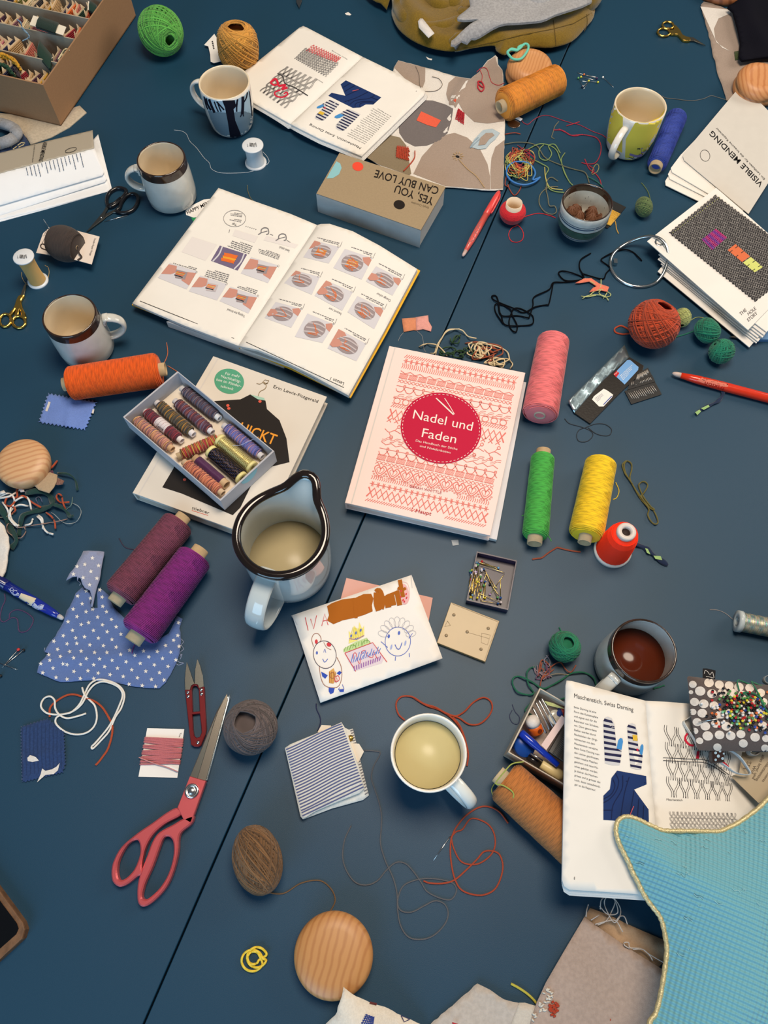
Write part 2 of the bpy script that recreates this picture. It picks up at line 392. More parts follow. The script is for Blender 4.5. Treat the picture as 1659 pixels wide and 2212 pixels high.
def mug(name, label, px, h, prof, rin, hdir, ext=CER, inn=CER, band=None, hz=(.6, .5), hout=.026, hw=.0065, ht=.0032, loc=None, cat_='mug', curl=False, handle=True):
    c = U(*px, h); c = np.array([c[0], c[1], 0.0]); t = thing(name, label, cat_, c); b = MB()
    rt = prof[-1][0]; ou = [(1e-4, .002), (prof[0][0]*.86, .002), (prof[0][0]*.9, 0)]+prof
    inn_ = [(rt-.0012, h+.0009), (rt-.0026, h-.0002)]+[(rin(z), z) for z in np.linspace(h*.95, .012, 7)]+[(rin(.008)*.86, .0065), (rin(.008)*.6, .0055), (1e-4, .005)]
    pr = ou+inn_; z0 = band or 9
    ms = [2 if i >= len(ou)-1 else (1 if (pr[i][1]+pr[i+1][1])/2 > z0 else 0) for i in range(len(pr)-1)]
    if band: ms[len(ou)-1] = 1; ms[len(ou)] = 1
    if cat_ == 'bowl': ms[len(ou)+1] = 1; ms[len(ou)+2] = 1
    b.lathe(pr, c, seg=56, mi=ms); body = b.build('mug_body' if cat_ == 'mug' else 'bowl_body', [ext, BROWNRIM, inn], t)
    if handle:
        q = U(*hdir, h*.5)-c; a = math.atan2(q[1], q[0]); D = np.array([math.cos(a), math.sin(a), 0]); Z = np.array([0, 0, 1.0]); Tn = np.cross(Z, D)
        zc, zr = h*hz[0], h*hz[1]*.5*1.6/1.6; r0 = np.interp(zc, [p[1] for p in prof], [p[0] for p in prof]); hb = MB()
        th = np.linspace(-PI/2+.02, PI/2-.02, 26) if not curl else np.linspace(-PI/2-.25, PI/2+1.9, 34)
        ex = np.where(th > PI/2, .45, 1.0) if curl else 1
        P = c+D*r0+np.outer(np.cos(th)*hout*1.0, D)+np.outer(zc+np.sin(th)*zr*ex, Z)
        if curl:
            kk = th > PI/2; u_ = th[kk]-PI/2; P[kk] = c+D*r0+np.outer(hout*.36-np.sin(u_+.0)*hout*.36, D)*1.0+np.outer(zc+zr-(1-np.cos(u_))*hout*.30, Z)
            P[kk] += np.outer(np.minimum(u_, .3)*0, D)
        nr = np.outer(np.cos(th), D)+np.outer(np.sin(th), Z)
        hb.tube(P, hw, 12, nrm=nr, h=ht); hb.build('handle', ext, t)
    return t, c, b
def disc(name, label, px, r, th, m, z0=0, tilt=None, cat_='darning disc', dome=.35):
    c = U(*px, th+z0); c = np.array([c[0], c[1], z0]); b = MB()
    pr = [(1e-4, 0), (r*.80, 0), (r*.93, th*.18), (r*.99, th*.42), (r, th*.6), (r*.97, th*.78), (r*.88, th*.9), (r*.6, th*.97), (1e-4, th)]
    b.lathe(pr, c, seg=64); o = b.build(name, m); o.location = c; 
    me = o.data; me.transform(Matrix.Translation(Vector(((b.arr()[0].min(0)+b.arr()[0].max(0))/2*[1, 1, 0]+[0, 0, z0]-c))))
    return tag(o, label, cat_)
def slab(name, label, px, zt, dz, m, cat_, group=None, parent=None, bev=0, plabel=None, mside=None, zf=None):
    """a flat thing whose upper outline is given by pixels"""
    b = MB(); sf = zf or Pl(zt); b.prism([sf.at(*q) for q in px], dz, bev=bev, mi2=1 if mside else None)
    o = b.build(name, [m, mside] if mside else m, parent, plabel)
    return tag(o, label, cat_, group) if label else o
def fabric(name, label, px, m, zf=.0012, th=.0008, step=.006, cat_='fabric', parent=None, ragged=0, seed=0, dn=9, m2=None):
    """a cloth whose outline is given by pixels, lying on a height function"""
    q = dens(px, dn); rg = np.random.RandomState(seed)
    if ragged: q = q+rg.uniform(-ragged, ragged, q.shape)
    sf = zf if isinstance(zf, Pl) else Pl(zf); b = MB(); b.sheet([sf.at(*p)[:2] for p in q], sf.f, th, step, 0, 1 if m2 else None)
    o = b.build(name, [m, m2] if m2 else m, parent)
    return (tag(o, label, cat_) if label else o), sf
def child(mb, name, mats, parent, label=None): return mb.build(name, mats, parent, label)
def scrib(cx, cy, rx, ry, n, seed, k=5):
    rg = random.Random(seed); a = rg.uniform(0, 6); out = []
    for i in range(n):
        a += rg.uniform(.5, 1.9)*(1 if rg.random() < .85 else -1); R = rg.uniform(.25, 1); out.append((cx+rx*R*math.cos(a), cy+ry*R*math.sin(a)))
    return out
def pinned(name, label, ph, pt, mh, z0=0, r=.0004, hr=.0018, zt=None, group=None, ms=STEEL, zh=None):
    """a straight pin with a ball head: ph head pixel, pt tip pixel"""
    A = U(*ph, z0+hr if zh is None else zh); B = U(*pt, z0+r if zt is None else zt); t = thing(name, label, 'pin', A*[1, 1, 0]+[0, 0, z0], group)
    b = MB(); b.ball(A, hr, 8); b.build('pin_head', mh, t); b = MB(); b.tube(np.array([A, A+(B-A)*.9, B]), np.array([r, r, r*.3]), 5); b.build('pin_shaft', ms, t); return t
def pen(name, label, p0, p1, r, prof, mats, z0=0, clip=None, cat_='pen'):
    """p0 tail pixel, p1 tip pixel; prof = [(name, material, [(s, radius factor)...])]"""
    A = U(*p0, r+z0); B = U(*p1, r+z0); L = np.linalg.norm(B-A); D = (B-A)/L; t = thing(name, label, cat_, (A+B)/2*[1, 1, 0]+[0, 0, z0]); mbs = []
    for nm, mt, pr in prof:
        b = MB(); b.lathe([(max(1e-4, r*f), s*L) for s, f in pr], A, D, 24); b.build(nm, mt, t); mbs.append(b)
    return t, mbs, A, D, L
# ---------------------------------------------------------------- the two tables and the floor
TABLE = mat((20, 60, 84), .48, spec=.46, bump=.12, bs=1400)
sa, sb = U(1215, 130), U(310, 2212); sd = unit(sb-sa); sn = np.array([sd[1], -sd[0], 0])   # sn points to the left half of the picture
if sn[0] > 0: sn = -sn
for side, lab in ((1, 'dark blue work table with the pink shears and striped cloth on it'), (-1, 'dark blue work table carrying the coffee mug and turquoise cushion')):
    ctr = (sa+sb)/2+sn*side*.551
    t = thing('table', lab, 'table', ctr*[1, 1, 0]+[0, 0, -.74], 'work tables pushed together')
    b = MB(); q = [ctr+sd*i*1.25+sn*j*.55 for i, j in ((-1, -1), (1, -1), (1, 1), (-1, 1))]; b.prism(q, .028, bev=.0012); b.build('tabletop', TABLE, t)
    for i in (-1.1, 1.1):
        for j in (-.46, .46):
            b = MB(); b.box(ctr+sd*i+sn*j+[0, 0, -.384], (.04, .04, .712), math.atan2(sd[1], sd[0])); b.build('leg', mat((60, 62, 66), .4, .8), t)
b = MB(); b.box((0, .6, -.755), (6, 6, .03)); o = b.build('floor', wood((150, 100, 62), (110, 70, 42), 12, 4)); o['kind'] = 'structure'
# ---------------------------------------------------------------- cups, jug, bowl
WARM_BOUNCE = mat((226, 210, 182), .16, spec=.45, coat=.3)  # mug interiors: warm lamp bounce put into the ceramic's colour
moo = [(.034, .004), (.0362, .009), (.0385, .022), (.0405, .035), (.0413, .05), (.0415, .07), (.0415, .081)]
rim_in = lambda z: np.interp(z, [0, .01, .03, .08], [.030, .034, .038, .0386])
t, c, b = mug('mug', 'white porcelain mug printed with a black tree, beside the ochre yarn', (484, 177.5), .081, moo, rim_in, (424, 200), inn=WARM_BOUNCE, hz=(.52, .62), hout=.030, ht=.003, hw=.0055)
sf = Bv(b); d = MB(); SKY, GR, NAVY = ink((178, 205, 222)), ink((120, 142, 156)), ink((20, 20, 36))
d.decal([(437, 206), (452, 213), (470, 218), (490, 218), (510, 215), (528, 206), (538, 193), (543, 225), (542, 245), (525, 240), (505, 243), (485, 243), (462, 241), (449, 238)], sf, .0003, 5, 0)
d.decal([(449, 238), (462, 241), (485, 243), (505, 243), (525, 240), (542, 242), (546, 262), (543, 275), (530, 288), (510, 296), (495, 296), (478, 290), (466, 279), (455, 257)], sf, .0003, 5, 1)
d.decal([(480, 217), (507, 216), (509, 228), (504, 234), (508, 260), (521, 292), (510, 297), (497, 296), (492, 262), (486, 232)], sf, .0005, 5, 2)
for p, w in (([(484, 237), (477, 229), (468, 219)], 3), ([(503, 234), (510, 226), (513, 214)], 3.5), ([(445, 212), (449, 225), (456, 238)], 4), ([(452, 214), (457, 228), (464, 243)], 5), ([(463, 219), (467, 230), (472, 241)], 2.5), ([(470, 221), (474, 232), (478, 241)], 2.5), ([(524, 208), (524, 225), (523, 246)], 6), ([(534, 199), (531, 212), (525, 222)], 2.5), ([(512, 222), (511, 232), (511, 241)], 3), ([(441, 208), (446, 228), (450, 236)], 2.5), ([(538, 197), (541, 220), (544, 250)], 2), ([(523, 243), (519, 252)], 2), ([(524, 245), (526, 251)], 2)):
    d.stroke(p, w, sf, .0006, 2, 4)
d.build('printed_forest', [SKY, GR, NAVY], t)
t, c, b = mug('mug', 'yellow and white porcelain mug standing beside the blue spool', (1384, 226.6), .081, moo, rim_in, (1346, 300), inn=WARM_BOUNCE, hz=(.50, .62), hout=.030, ht=.003, hw=.0058)
sf = Bv(b); d = MB(); YEL = ink((236, 214, 84))
d.decal([(1325, 222), (1336, 245), (1346, 253), (1345, 290), (1344, 330), (1326, 320), (1312, 303), (1316, 265)], sf, .0003, 5, 0)
d.decal([(1372, 265), (1400, 264), (1425, 253), (1437, 235), (1428, 265), (1418, 290), (1403, 325), (1390, 340), (1370, 346), (1350, 344), (1352, 300)], sf, .0003, 5, 0)
d.stroke([(1360, 333), (1378, 337), (1394, 330)], 5, sf, .0005, 1, 4); d.stroke([(1358, 339), (1372, 343), (1388, 338)], 1.2, sf, .0006, 2, 4)
d.build('printed_glaze', [YEL, ink((150, 130, 170)), ink((60, 66, 60))], t)
sto = [(.034, .003), (.0385, .007), (.0395, .02), (.0392, .045), (.0383, .062), (.0378, .066), (.0376, .078), (.0372, .0795)]
sin_ = lambda z: np.interp(z, [0, .01, .03, .08], [.031, .0345, .0355, .0352])
mug('mug', 'empty grey stoneware mug with brown rim, next to the black scissors', (347.5, 342.7), .08, sto, sin_, (288, 386), GREYCER, WARM_BOUNCE, .067, hz=(.52, .50), hout=.024, hw=.0075, ht=.0034, curl=True)
mug('mug', 'empty grey stoneware mug with brown rim, above the orange spool', (149.5, 681), .08, sto, sin_, (246, 705), GREYCER, WARM_BOUNCE, .067, hz=(.52, .50), hout=.024, hw=.0075, ht=.0034, curl=True)
t, c, b = mug('mug', 'grey stoneware mug half full of black coffee', (1391.5, 1404.7), .08, sto, sin_, (1322, 1468), GREYCER, GREYCER, .067, hz=(.52, .50), hout=.024, hw=.0075, ht=.0034, curl=True)
d = MB(); d.lathe([(1e-4, .044), (.0354, .044), (.0354, .0436), (1e-4, .0434)], c); d.build('coffee', mat((84, 32, 12), .14, spec=.4), t)
t, c, b = mug('mug', 'white cup of pale tea seen from above, near the rust cord', (926, 1625), .085, [(.029, .003), (.033, .008), (.0355, .03), (.038, .06), (.0402, .08), (.041, .085)], lambda z: np.interp(z, [0, .02, .06, .085], [.028, .032, .0355, .0378]), (1003, 1720), mat((222, 228, 226), .10, spec=.55, coat=.5), CER, hz=(.52, .6), hout=.032, hw=.0075, ht=.0042)
d = MB(); d.lathe([(1e-4, .066), (.0355, .066), (.0355, .0655), (1e-4, .065)], c, seg=56); d.build('tea', mat((205, 192, 140), .3, spec=.3), t)
# bowl with chocolates
bp = [(.020, .002), (.025, .005), (.032, .010), (.0372, .022), (.039, .036), (.0390, .05), (.0388, .06)]
t, c, b = mug('bowl', 'small striped stoneware bowl holding chocolates', (1269, 437), .06, bp, lambda z: np.interp(z, [0, .01, .02, .06], [.018, .026, .0325, .0362]), (0, 0), mat((206, 210, 204), .14, coat=.4, var=.12, vs=120), mat((206, 204, 192), .14, coat=.4, var=.10, vs=120), .056, cat_='bowl', handle=False)
d = MB()
for z0, z1, mi in ((.020, .0345, 0), (.0405, .0425, 1), (.0445, .0455, 1), (.014, .016, 1), (.0185, .0195, 2), (.0345, .0355, 2)):
    rr = lambda z: np.interp(z, [p[1] for p in bp], [p[0] for p in bp])+.0003
    d.lathe([(rr(z), z) for z in np.linspace(z0, z1, 5)], c, seg=56, mi=mi); d.f = d.f[:-2]; d.m = d.m[:-2]; d.s = d.s[:-2]
rg = random.Random(4)
for i in range(26):
    a = rg.uniform(0, 6.28); z = rg.uniform(.018, .052); r = np.interp(z, [0, .01, .02, .06], [.018, .026, .0325, .0362])-.0004
    d.ball(c+[math.cos(a)*r, math.sin(a)*r, z], rg.uniform(.0004, .0009), 6, 2)
d.build('painted_bands', [mat((62, 92, 76), .16, coat=.4, var=.3, vs=70), mat((52, 74, 104), .16, coat=.4), mat((52, 44, 38), .2)], t)
CHOC = mat((116, 76, 54), .6, var=.25, vs=300)
for i, (q, s, z, lab) in enumerate((((1243, 453), .0105, .021, 'pointed chocolate in the bowl, against its wall nearest the red spool'), ((1251, 466), .0095, .016, 'chocolate in the bowl, between the pointed one and the middle one'), ((1279, 458), .0105, .020, 'upright chocolate in the middle of the bowl'), ((1278, 471), .0098, .017, 'chocolate in the bowl touching its near wall below the middle one'), ((1301, 470), .0098, .019, 'chocolate in the bowl nearest to the yellow floss card'), ((1234, 455), .0085, .022, 'chocolate half hidden by the bowl wall, nearest the thread tangle'))):
    cc = U(*q, z); k = MB(); k.lathe([(1e-4, -s*.75), (s*.95, -s*.7), (s, -s*.2), (s*.72, s*.3), (s*.28, s*.8), (1e-4, s*1.05)], cc, (.2*math.sin(i*2), .2*math.cos(i), 1), 9, sm=False)
    for j in range(7):
        a = j*PI*2/7; k.tube(np.array([cc+[math.cos(a)*s, math.sin(a)*s, -s*.5], cc+[math.cos(a+.3)*s*.8, math.sin(a+.3)*s*.8, s*.2], cc+[0, 0, s]]), s*.16, 5)
    tag(k.build('chocolate', CHOC), lab, 'chocolate', 'chocolates in the striped bowl')
# jug: round body, rim drawn out to a spout
H = .118; c0 = U(607, 1152, H); c0 = np.array([c0[0], c0[1], 0.]); sp = U(664, 1034, H+.012)-c0; sa_ = math.atan2(sp[1], sp[0]); SL = math.hypot(sp[0], sp[1])
SPX, SPY = .5, 0
t = thing('jug', 'large grey stoneware jug with dark rim and pouring spout', 'jug', c0); R0 = .0535
def jr(a, z, inn=0):
    da = (a-sa_+PI) % (2*PI)-PI; f = max(0, (z/H-.62)/.38)**1.6; base = np.interp(z, [0, .006, .02, .06, .095, H], [.043, .0495, .0525, .0535, .0525, R0])-inn
    return base+f*((SL-R0)*math.exp(-(abs(da)/.26)**2.7)+.007*math.exp(-(da/.62)**2)), f*math.exp(-(da/.42)**2)*.013
b = MB(); n = 96; zs = [0, .004, .012, .03, .06, .08, .09, .097, .103, .109, .114, H]; AN = np.arange(n)/n*2*PI; V = []
for z in zs:
    for a in AN:
        r, dz = jr(a, z); V.append(c0+[r*math.cos(a), r*math.sin(a), z+dz])
for z in zs[::-1]:
    z2 = max(z, .006)
    for a in AN:
        r, dz = jr(a, z2, .0042); V.append(c0+[r*math.cos(a), r*math.sin(a), z2+dz])
K = 2*len(zs); F = [[k*n+j, k*n+(j+1) % n, (k+1)*n+(j+1) % n, (k+1)*n+j] for k in range(K-1) for j in range(n)]+[list(range(n))[::-1], [(K-1)*n+j for j in range(n)]]
JUGM = mat((196, 204, 204), .10, spec=.55, coat=.6); b.add(V, F, 0); b.build('jug_body', JUGM, t)
rb = MB(); RP = []
for a in AN: r, dz = jr(a, H, .002); RP.append(c0+[r*math.cos(a), r*math.sin(a), H+dz])
rb.tube(RP, .0054, 10, True, h=.0038)
RP2 = []
V = []
for z in (H-.0005, H-.005, H-.013, H-.0155):
    for a in AN: r, dz = jr(a, z, -.0005 if z > H-.014 else .0002); V.append(c0+[r*math.cos(a), r*math.sin(a), z+dz])
rb.add(V, [[k*n+j, k*n+(j+1) % n, (k+1)*n+(j+1) % n, (k+1)*n+j] for k in range(3) for j in range(n)], 0)
rb.build('rim_band', mat((30, 20, 16), .09, spec=.6, coat=.6, var=.4, vs=60), t)
hb = MB(); q = U(567, 1318, .05)-c0; a = math.atan2(q[1], q[0]); D = np.array([math.cos(a), math.sin(a), 0]); th = np.linspace(-PI/2-.3, PI/2+.25, 30)
P = c0+D*.050+np.outer(np.cos(th)*.047, D)+np.outer(.054+np.sin(th)*.040, [0, 0, 1]); hb.tube(P, .0125, 14, nrm=np.outer(np.cos(th), D)+np.outer(np.sin(th), [0, 0, 1.]), h=.0038); hb.build('handle', JUGM, t)
d = MB(); d.lathe([(1e-4, .040), (.0488, .040), (.0488, .0396), (1e-4, .0393)], c0, seg=64); d.build('tea', mat((180, 166, 130), .3, spec=.3), t)
# ---------------------------------------------------------------- big spools
OR = (228, 92, 4)
cone('thread_spool', 'bright orange spool lying under an empty stoneware mug', (149, 829), (346, 799), .0235, .0245, OR, .008, .008, .0095, tails=[[(352, 790), (362, 765), (360, 740)], [(362, 790), (380, 801), (392, 810)]], tm=yarn((214, 110, 60)))
cone('thread_spool', 'mustard orange spool against the turned wooden disc', (1087, 228), (1207, 171), .0265, .025, (228, 148, 48), .009, .006, .0105)
cone('thread_spool', 'royal blue spool leaning near the yellow mug', (1418, 357), (1463, 250), .0155, .017, (54, 78, 172), .009, .005, .0105)
cone('thread_spool', 'large pink cone of thread beside the red patterned book', (1196, 733), (1166, 897), .0225, .0245, (232, 122, 126), .0, .0015, .008, core=mat((190, 170, 150), .7), rnd=.004)
cone('thread_spool', 'slim green spool next to the yellow spool', (1173, 985), (1156, 1160), .0155, .0168, (70, 172, 72), .009, .010, .0098, tails=[[(1135, 1108), (1130, 1114), (1127, 1113)], [(1183, 1155), (1188, 1163), (1191, 1169)]])
cone('thread_spool', 'fat yellow spool touching the neon orange cone', (1299, 996), (1265, 1158), .0205, .0222, (238, 202, 30), .002, .010, .0085, tails=[[(1330, 1042), (1337, 1060), (1332, 1075), (1324, 1079)]])
cone('thread_spool', 'dusky plum spool behind the bright purple one', (388, 1127), (258, 1288), .021, .0225, (122, 62, 86), .010, .010, .0098, tails=[[(293, 1188), (270, 1182), (257, 1163)]], tm=mat((60, 44, 66), .8))
cone('thread_spool', 'bright purple spool lying on the star print cloth', (424, 1200), (298, 1370), .0225, .0245, (132, 34, 128), .011, .011, .0105, z0=.0045, tails=[[(292, 1390), (287, 1402), (285, 1412)]])
cone('thread_spool', 'large caramel cone of thread partly under the open booklet', (1088, 1684), (1262, 1838), .0245, .0268, (180, 114, 54), .009, .006, .010, core=mat((214, 196, 160), .8), turns=110, tails=[[(1070, 1690), (1062, 1705), (1066, 1722)]], tm=yarn((190, 196, 90)))
for t_, q in (): pass
# neon cone standing
pb, pt = (1322, 1190), (1354, 1147); h = vh(pb, pt); c = U(*pb); t = thing('thread_spool', 'neon orange cone of thread standing upright', 'thread spool', c)
b = MB(); b.lathe([(.012, .004), (.0222, .005), (.0222, .009), (.0205, h*.45), (.0188, h*.72), (.0165, h*.84), (.012, h*.91)], c)
n, k = 90, 24; th = np.arange(n*k)/k*2*PI; s = np.arange(n*k)/(n*k); z = .006+s*(h*.86-.006); R = np.interp(z, [.005, .009, h*.45, h*.72, h*.86], [.0222, .0222, .0208, .0190, .0162]); d = np.column_stack([np.cos(th), np.sin(th), 0*th])
b.tube(c+d*R[:, None]+np.outer(z, [0, 0, 1]), .0004, 4, nrm=d); b.build('wound_thread', mat((255, 52, 8), .7), t)
b = MB(); b.lathe([(.012, 0), (.0245, 0), (.0245, .005), (.021, .007), (.012, .007)], c); b.build('spool_base', mat((214, 210, 204), .4), t)
b = MB(); b.lathe([(.0062, h*.86), (.0118, h*.88), (.0118, h*.98), (.0105, h), (.0066, h), (.0055, h*.97), (.0050, h*.8)], c); b.f.pop(); b.m.pop(); b.s.pop(); b.lathe([(1e-4, h*.91), (.0060, h*.91), (.0060, h*.92), (1e-4, h*.92)], c, mi=1); b.build('spool_cap', [mat((210, 200, 192), .4), mat((40, 26, 24), .7)], t)
# ---------------------------------------------------------------- balls
yarn_ball('yarn_ball', 'grass green wound yarn ball near the cardboard box', (347, 67), .0375, (84, 158, 64), axis=(.50, -.80, .12), asp=1.10, layers=((74, 1, 46), (66, 1.02, 40), (62, 1.04, 34)), seed=2)
yarn_ball('yarn_ball', 'ochre centre-pull yarn ball behind the tree mug', (514, 100), .0345, (196, 140, 58), axis=(.06, .1, 1), asp=.98, sq=3.2, layers=((64, 1, 46), (58, 1.02, 40), (52, 1.04, 34), (60, 1.05, 20)), seed=3)
yarn_ball('yarn_ball', 'rust red centre-pull yarn ball with a looped end', (1413, 700), .0355, (176, 62, 24), axis=(.28, .35, .9), asp=.92, layers=((66, 1, 44), (60, 1.02, 40), (54, 1.04, 34)), seed=4, tail=[(1362, 720), (1345, 722), (1330, 718), (1328, 710), (1340, 704), (1352, 708), (1364, 716)])
yarn_ball('yarn_ball', 'charcoal grey yarn ball beside the pink shears', (541, 1571), .0305, (92, 82, 82), rt=.0010, axis=(-.1, .1, 1), asp=.9, layers=((58, 1, 46), (54, 1.02, 40), (64, 1.03, 34)), seed=5)
yarn_ball('yarn_ball', 'oval brown yarn ball with a long tail to the wooden disc', (556, 1857), .0258, (112, 82, 52), rt=.0008, axis=(.32, -.9, .0), asp=1.38, layers=((76, 1, 60), (70, 1.02, 50), (80, 1.03, 44)), seed=6, z=.0255, tail=[(592, 1905), (603, 1895), (608, 1875), (600, 1868), (582, 1905), (575, 1925), (612, 1930), (650, 1908), (690, 1902), (715, 1920), (724, 1945), (713, 1970)])
yarn_ball('yarn_ball', 'teal yarn ball by the rust ball, joined to a strand', (1528, 714), .0185, (14, 112, 84), rt=.0009, asp=.9, layers=((75, 1, 30), (45, 1.03, 24), (60, 1.05, 20)), seed=7, axis=(.6, .3, .6), tail=[(1500, 715), (1480, 722), (1463, 727), (1455, 730)])
yarn_ball('yarn_ball', 'teal yarn ball nearest to the red pen', (1559, 759), .0175, (14, 112, 84), rt=.0009, asp=.95, layers=((75, 1, 30), (45, 1.03, 24), (60, 1.05, 20)), seed=8, axis=(-.6, .3, .4))
yarn_ball('yarn_ball', 'teal yarn ball beside the coffee mug', (1220, 1397), .0185, (10, 108, 76), rt=.0009, asp=.9, axis=(.1, .1, 1), layers=((62, 1, 34), (55, 1.02, 30), (48, 1.05, 20)), seed=9, tail=[(1222, 1378), (1214, 1368), (1208, 1355)])
yarn_ball('yarn_ball', 'tiny moss green skein ball near the swatch ring', (1391, 447), .0155, (92, 112, 66), rt=.0007, asp=.8, axis=(1, .3, .2), layers=((82, 1, 44), (74, 1.03, 30)), seed=10, tail=[(1405, 432), (1400, 415), (1390, 400), (1385, 395)])
yarn_ball('yarn_ball', 'pale sage yarn ball tucked behind the rust ball', (1474, 686), .0125, (160, 168, 104), rt=.0006, asp=1.15, axis=(.2, 1, .1), layers=((70, 1, 36), (55, 1.03, 24)), seed=11, tail=[(1483, 700), (1492, 692), (1508, 685), (1530, 690), (1545, 696)])
# ---------------------------------------------------------------- printed matter
def homog(src, dst):
    A = []; B = []
    for (x, y), (u, v) in zip(src, dst):
        A += [[x, y, 1, 0, 0, 0, -u*x, -u*y], [0, 0, 0, x, y, 1, -v*x, -v*y]]; B += [u, v]
    h = np.append(np.linalg.solve(np.array(A, float), np.array(B, float)), 1).reshape(3, 3)
    def T(p): q = h@[p[0], p[1], 1]; return (q[0]/q[2], q[1]/q[2])
    return T
UNIT = [(0, 0), (1, 0), (1, 1), (0, 1)]
def zm(k, ox, oy): return lambda *pts: [(ox+k*x, oy+k*y) for x, y in pts]
PAGEM = paper((232, 228, 220)); EDGE = mat((226, 224, 220), .8, var=.06, vs=900)
def oval(c, a, b, rot=0, n=28, t0=0, t1=2*PI):
    cr, sr = math.cos(rot), math.sin(rot); e = n if t1-t0 > 6.28 else n-1
    return [(c[0]+a*math.cos(t)*cr-b*math.sin(t)*sr, c[1]+a*math.cos(t)*sr+b*math.sin(t)*cr) for t in (t0+(t1-t0)*i/e for i in range(n))]
def spread(name, label, s0, s1, left, right, z0, bul, w0, th, under=0, cover=None, lz=None, pm=PAGEM, tilt=(0, 0)):
    """an open booklet: spine pixels s0-s1, outer outline of each page; returns thing, left surface, right surface"""
    A = U(*s0, z0)[:2]; B = U(*s1, z0)[:2]; nn = unit([-(B-A)[1], (B-A)[0]]); t = thing(name, label, 'book', np.append((A+B)/2, 0))
    out = [t]
    for side, o in (('left', left), ('right', right)):
        w = w0[0] if side == 'left' else w0[1]; bb = bul[0] if side == 'left' else bul[1]; zz = z0 if side == 'left' or lz is None else lz
        def f(x, y, w=w, bb=bb, zz=zz, tl=tilt[side == 'right']):
            s = abs((np.array([x, y])-A)@nn); return zz-tl*s+bb*(s/w)*math.exp(1-s/w)
        sf = Pl(f); q = dens([s0]+list(o)+[s1], 8, closed=True); b = MB(); b.sheet([sf.at(*p)[:2] for p in q], f, th, .008, 0, 1); b.build('page', [pm, EDGE], t)
        if under:
            b = MB(); k = [sf.at(*p)[:2] for p in q]; c = np.mean(k, 0)
            for j in range(1, under+1):
                b.sheet([c+(p-c)*(1+.007*j)+[.0006*j, -.0012*j] for p in k], lambda x, y, f=f, j=j: f(x, y)-th-min(.0007, z0*.09)*j, .0006, .02)
            b.build('page_block', EDGE, t)
        out.append(sf)
    return out
def knit(mb, T, nx, ny, sf, w, mi, dbl=.09, lift=.0003, jit=.05, seed=1):
    rg = random.Random(seed)
    for i in range(nx):
        for j in range(ny):
            for s in (-1, 1):
                x0 = i+.5+s*.42; x1 = i+.5+s*.1; e = rg.uniform(-jit, jit)
                for o in ((-dbl, dbl) if dbl else (0,)):
                    mb.stroke([T(((x0+e+o-s*.03)/nx, (j-.08)/ny)), T(((x0+o+e)/nx, (j+.3)/ny)), T(((x1+o)/nx, (j+.8)/ny)), T(((x1+o+s*.02)/nx, (j+1.12)/ny))], w, sf, lift, mi, 3)
MASCH = ['Swiss Darning ist eine', 'Form des Kunsstopfens', 'und eignet sich für die', 'Reparatur von Strickwa-', 'ren. Dünn gewordene', 'Stellen werden durch', 'Nachsticken der Origi-', 'nalmaschen mit dem', 'Maschenstich verstärkt.', 'Beim Swiss Darning wer-', 'den Löcher geschlossen,', 'indem intakte Maschen', 'gesichert und neue Ma-', 'schen gebildet werden.', 'Je kleiner die Maschen-', 'grösse und je grösser das', 'Loch, desto zeitaufwändi-', 'ger ist die Reparatur.']
INKS = [ink((58, 56, 58)), ink((34, 36, 70)), ink((200, 200, 202)), ink((66, 138, 200)), ink((26, 50, 100)), ink((205, 36, 62)), ink((214, 176, 60)), ink((16, 30, 70)), ink((120, 118, 118)), ink((205, 90, 92))]
ZB = zm(.349, 1080, 1300)
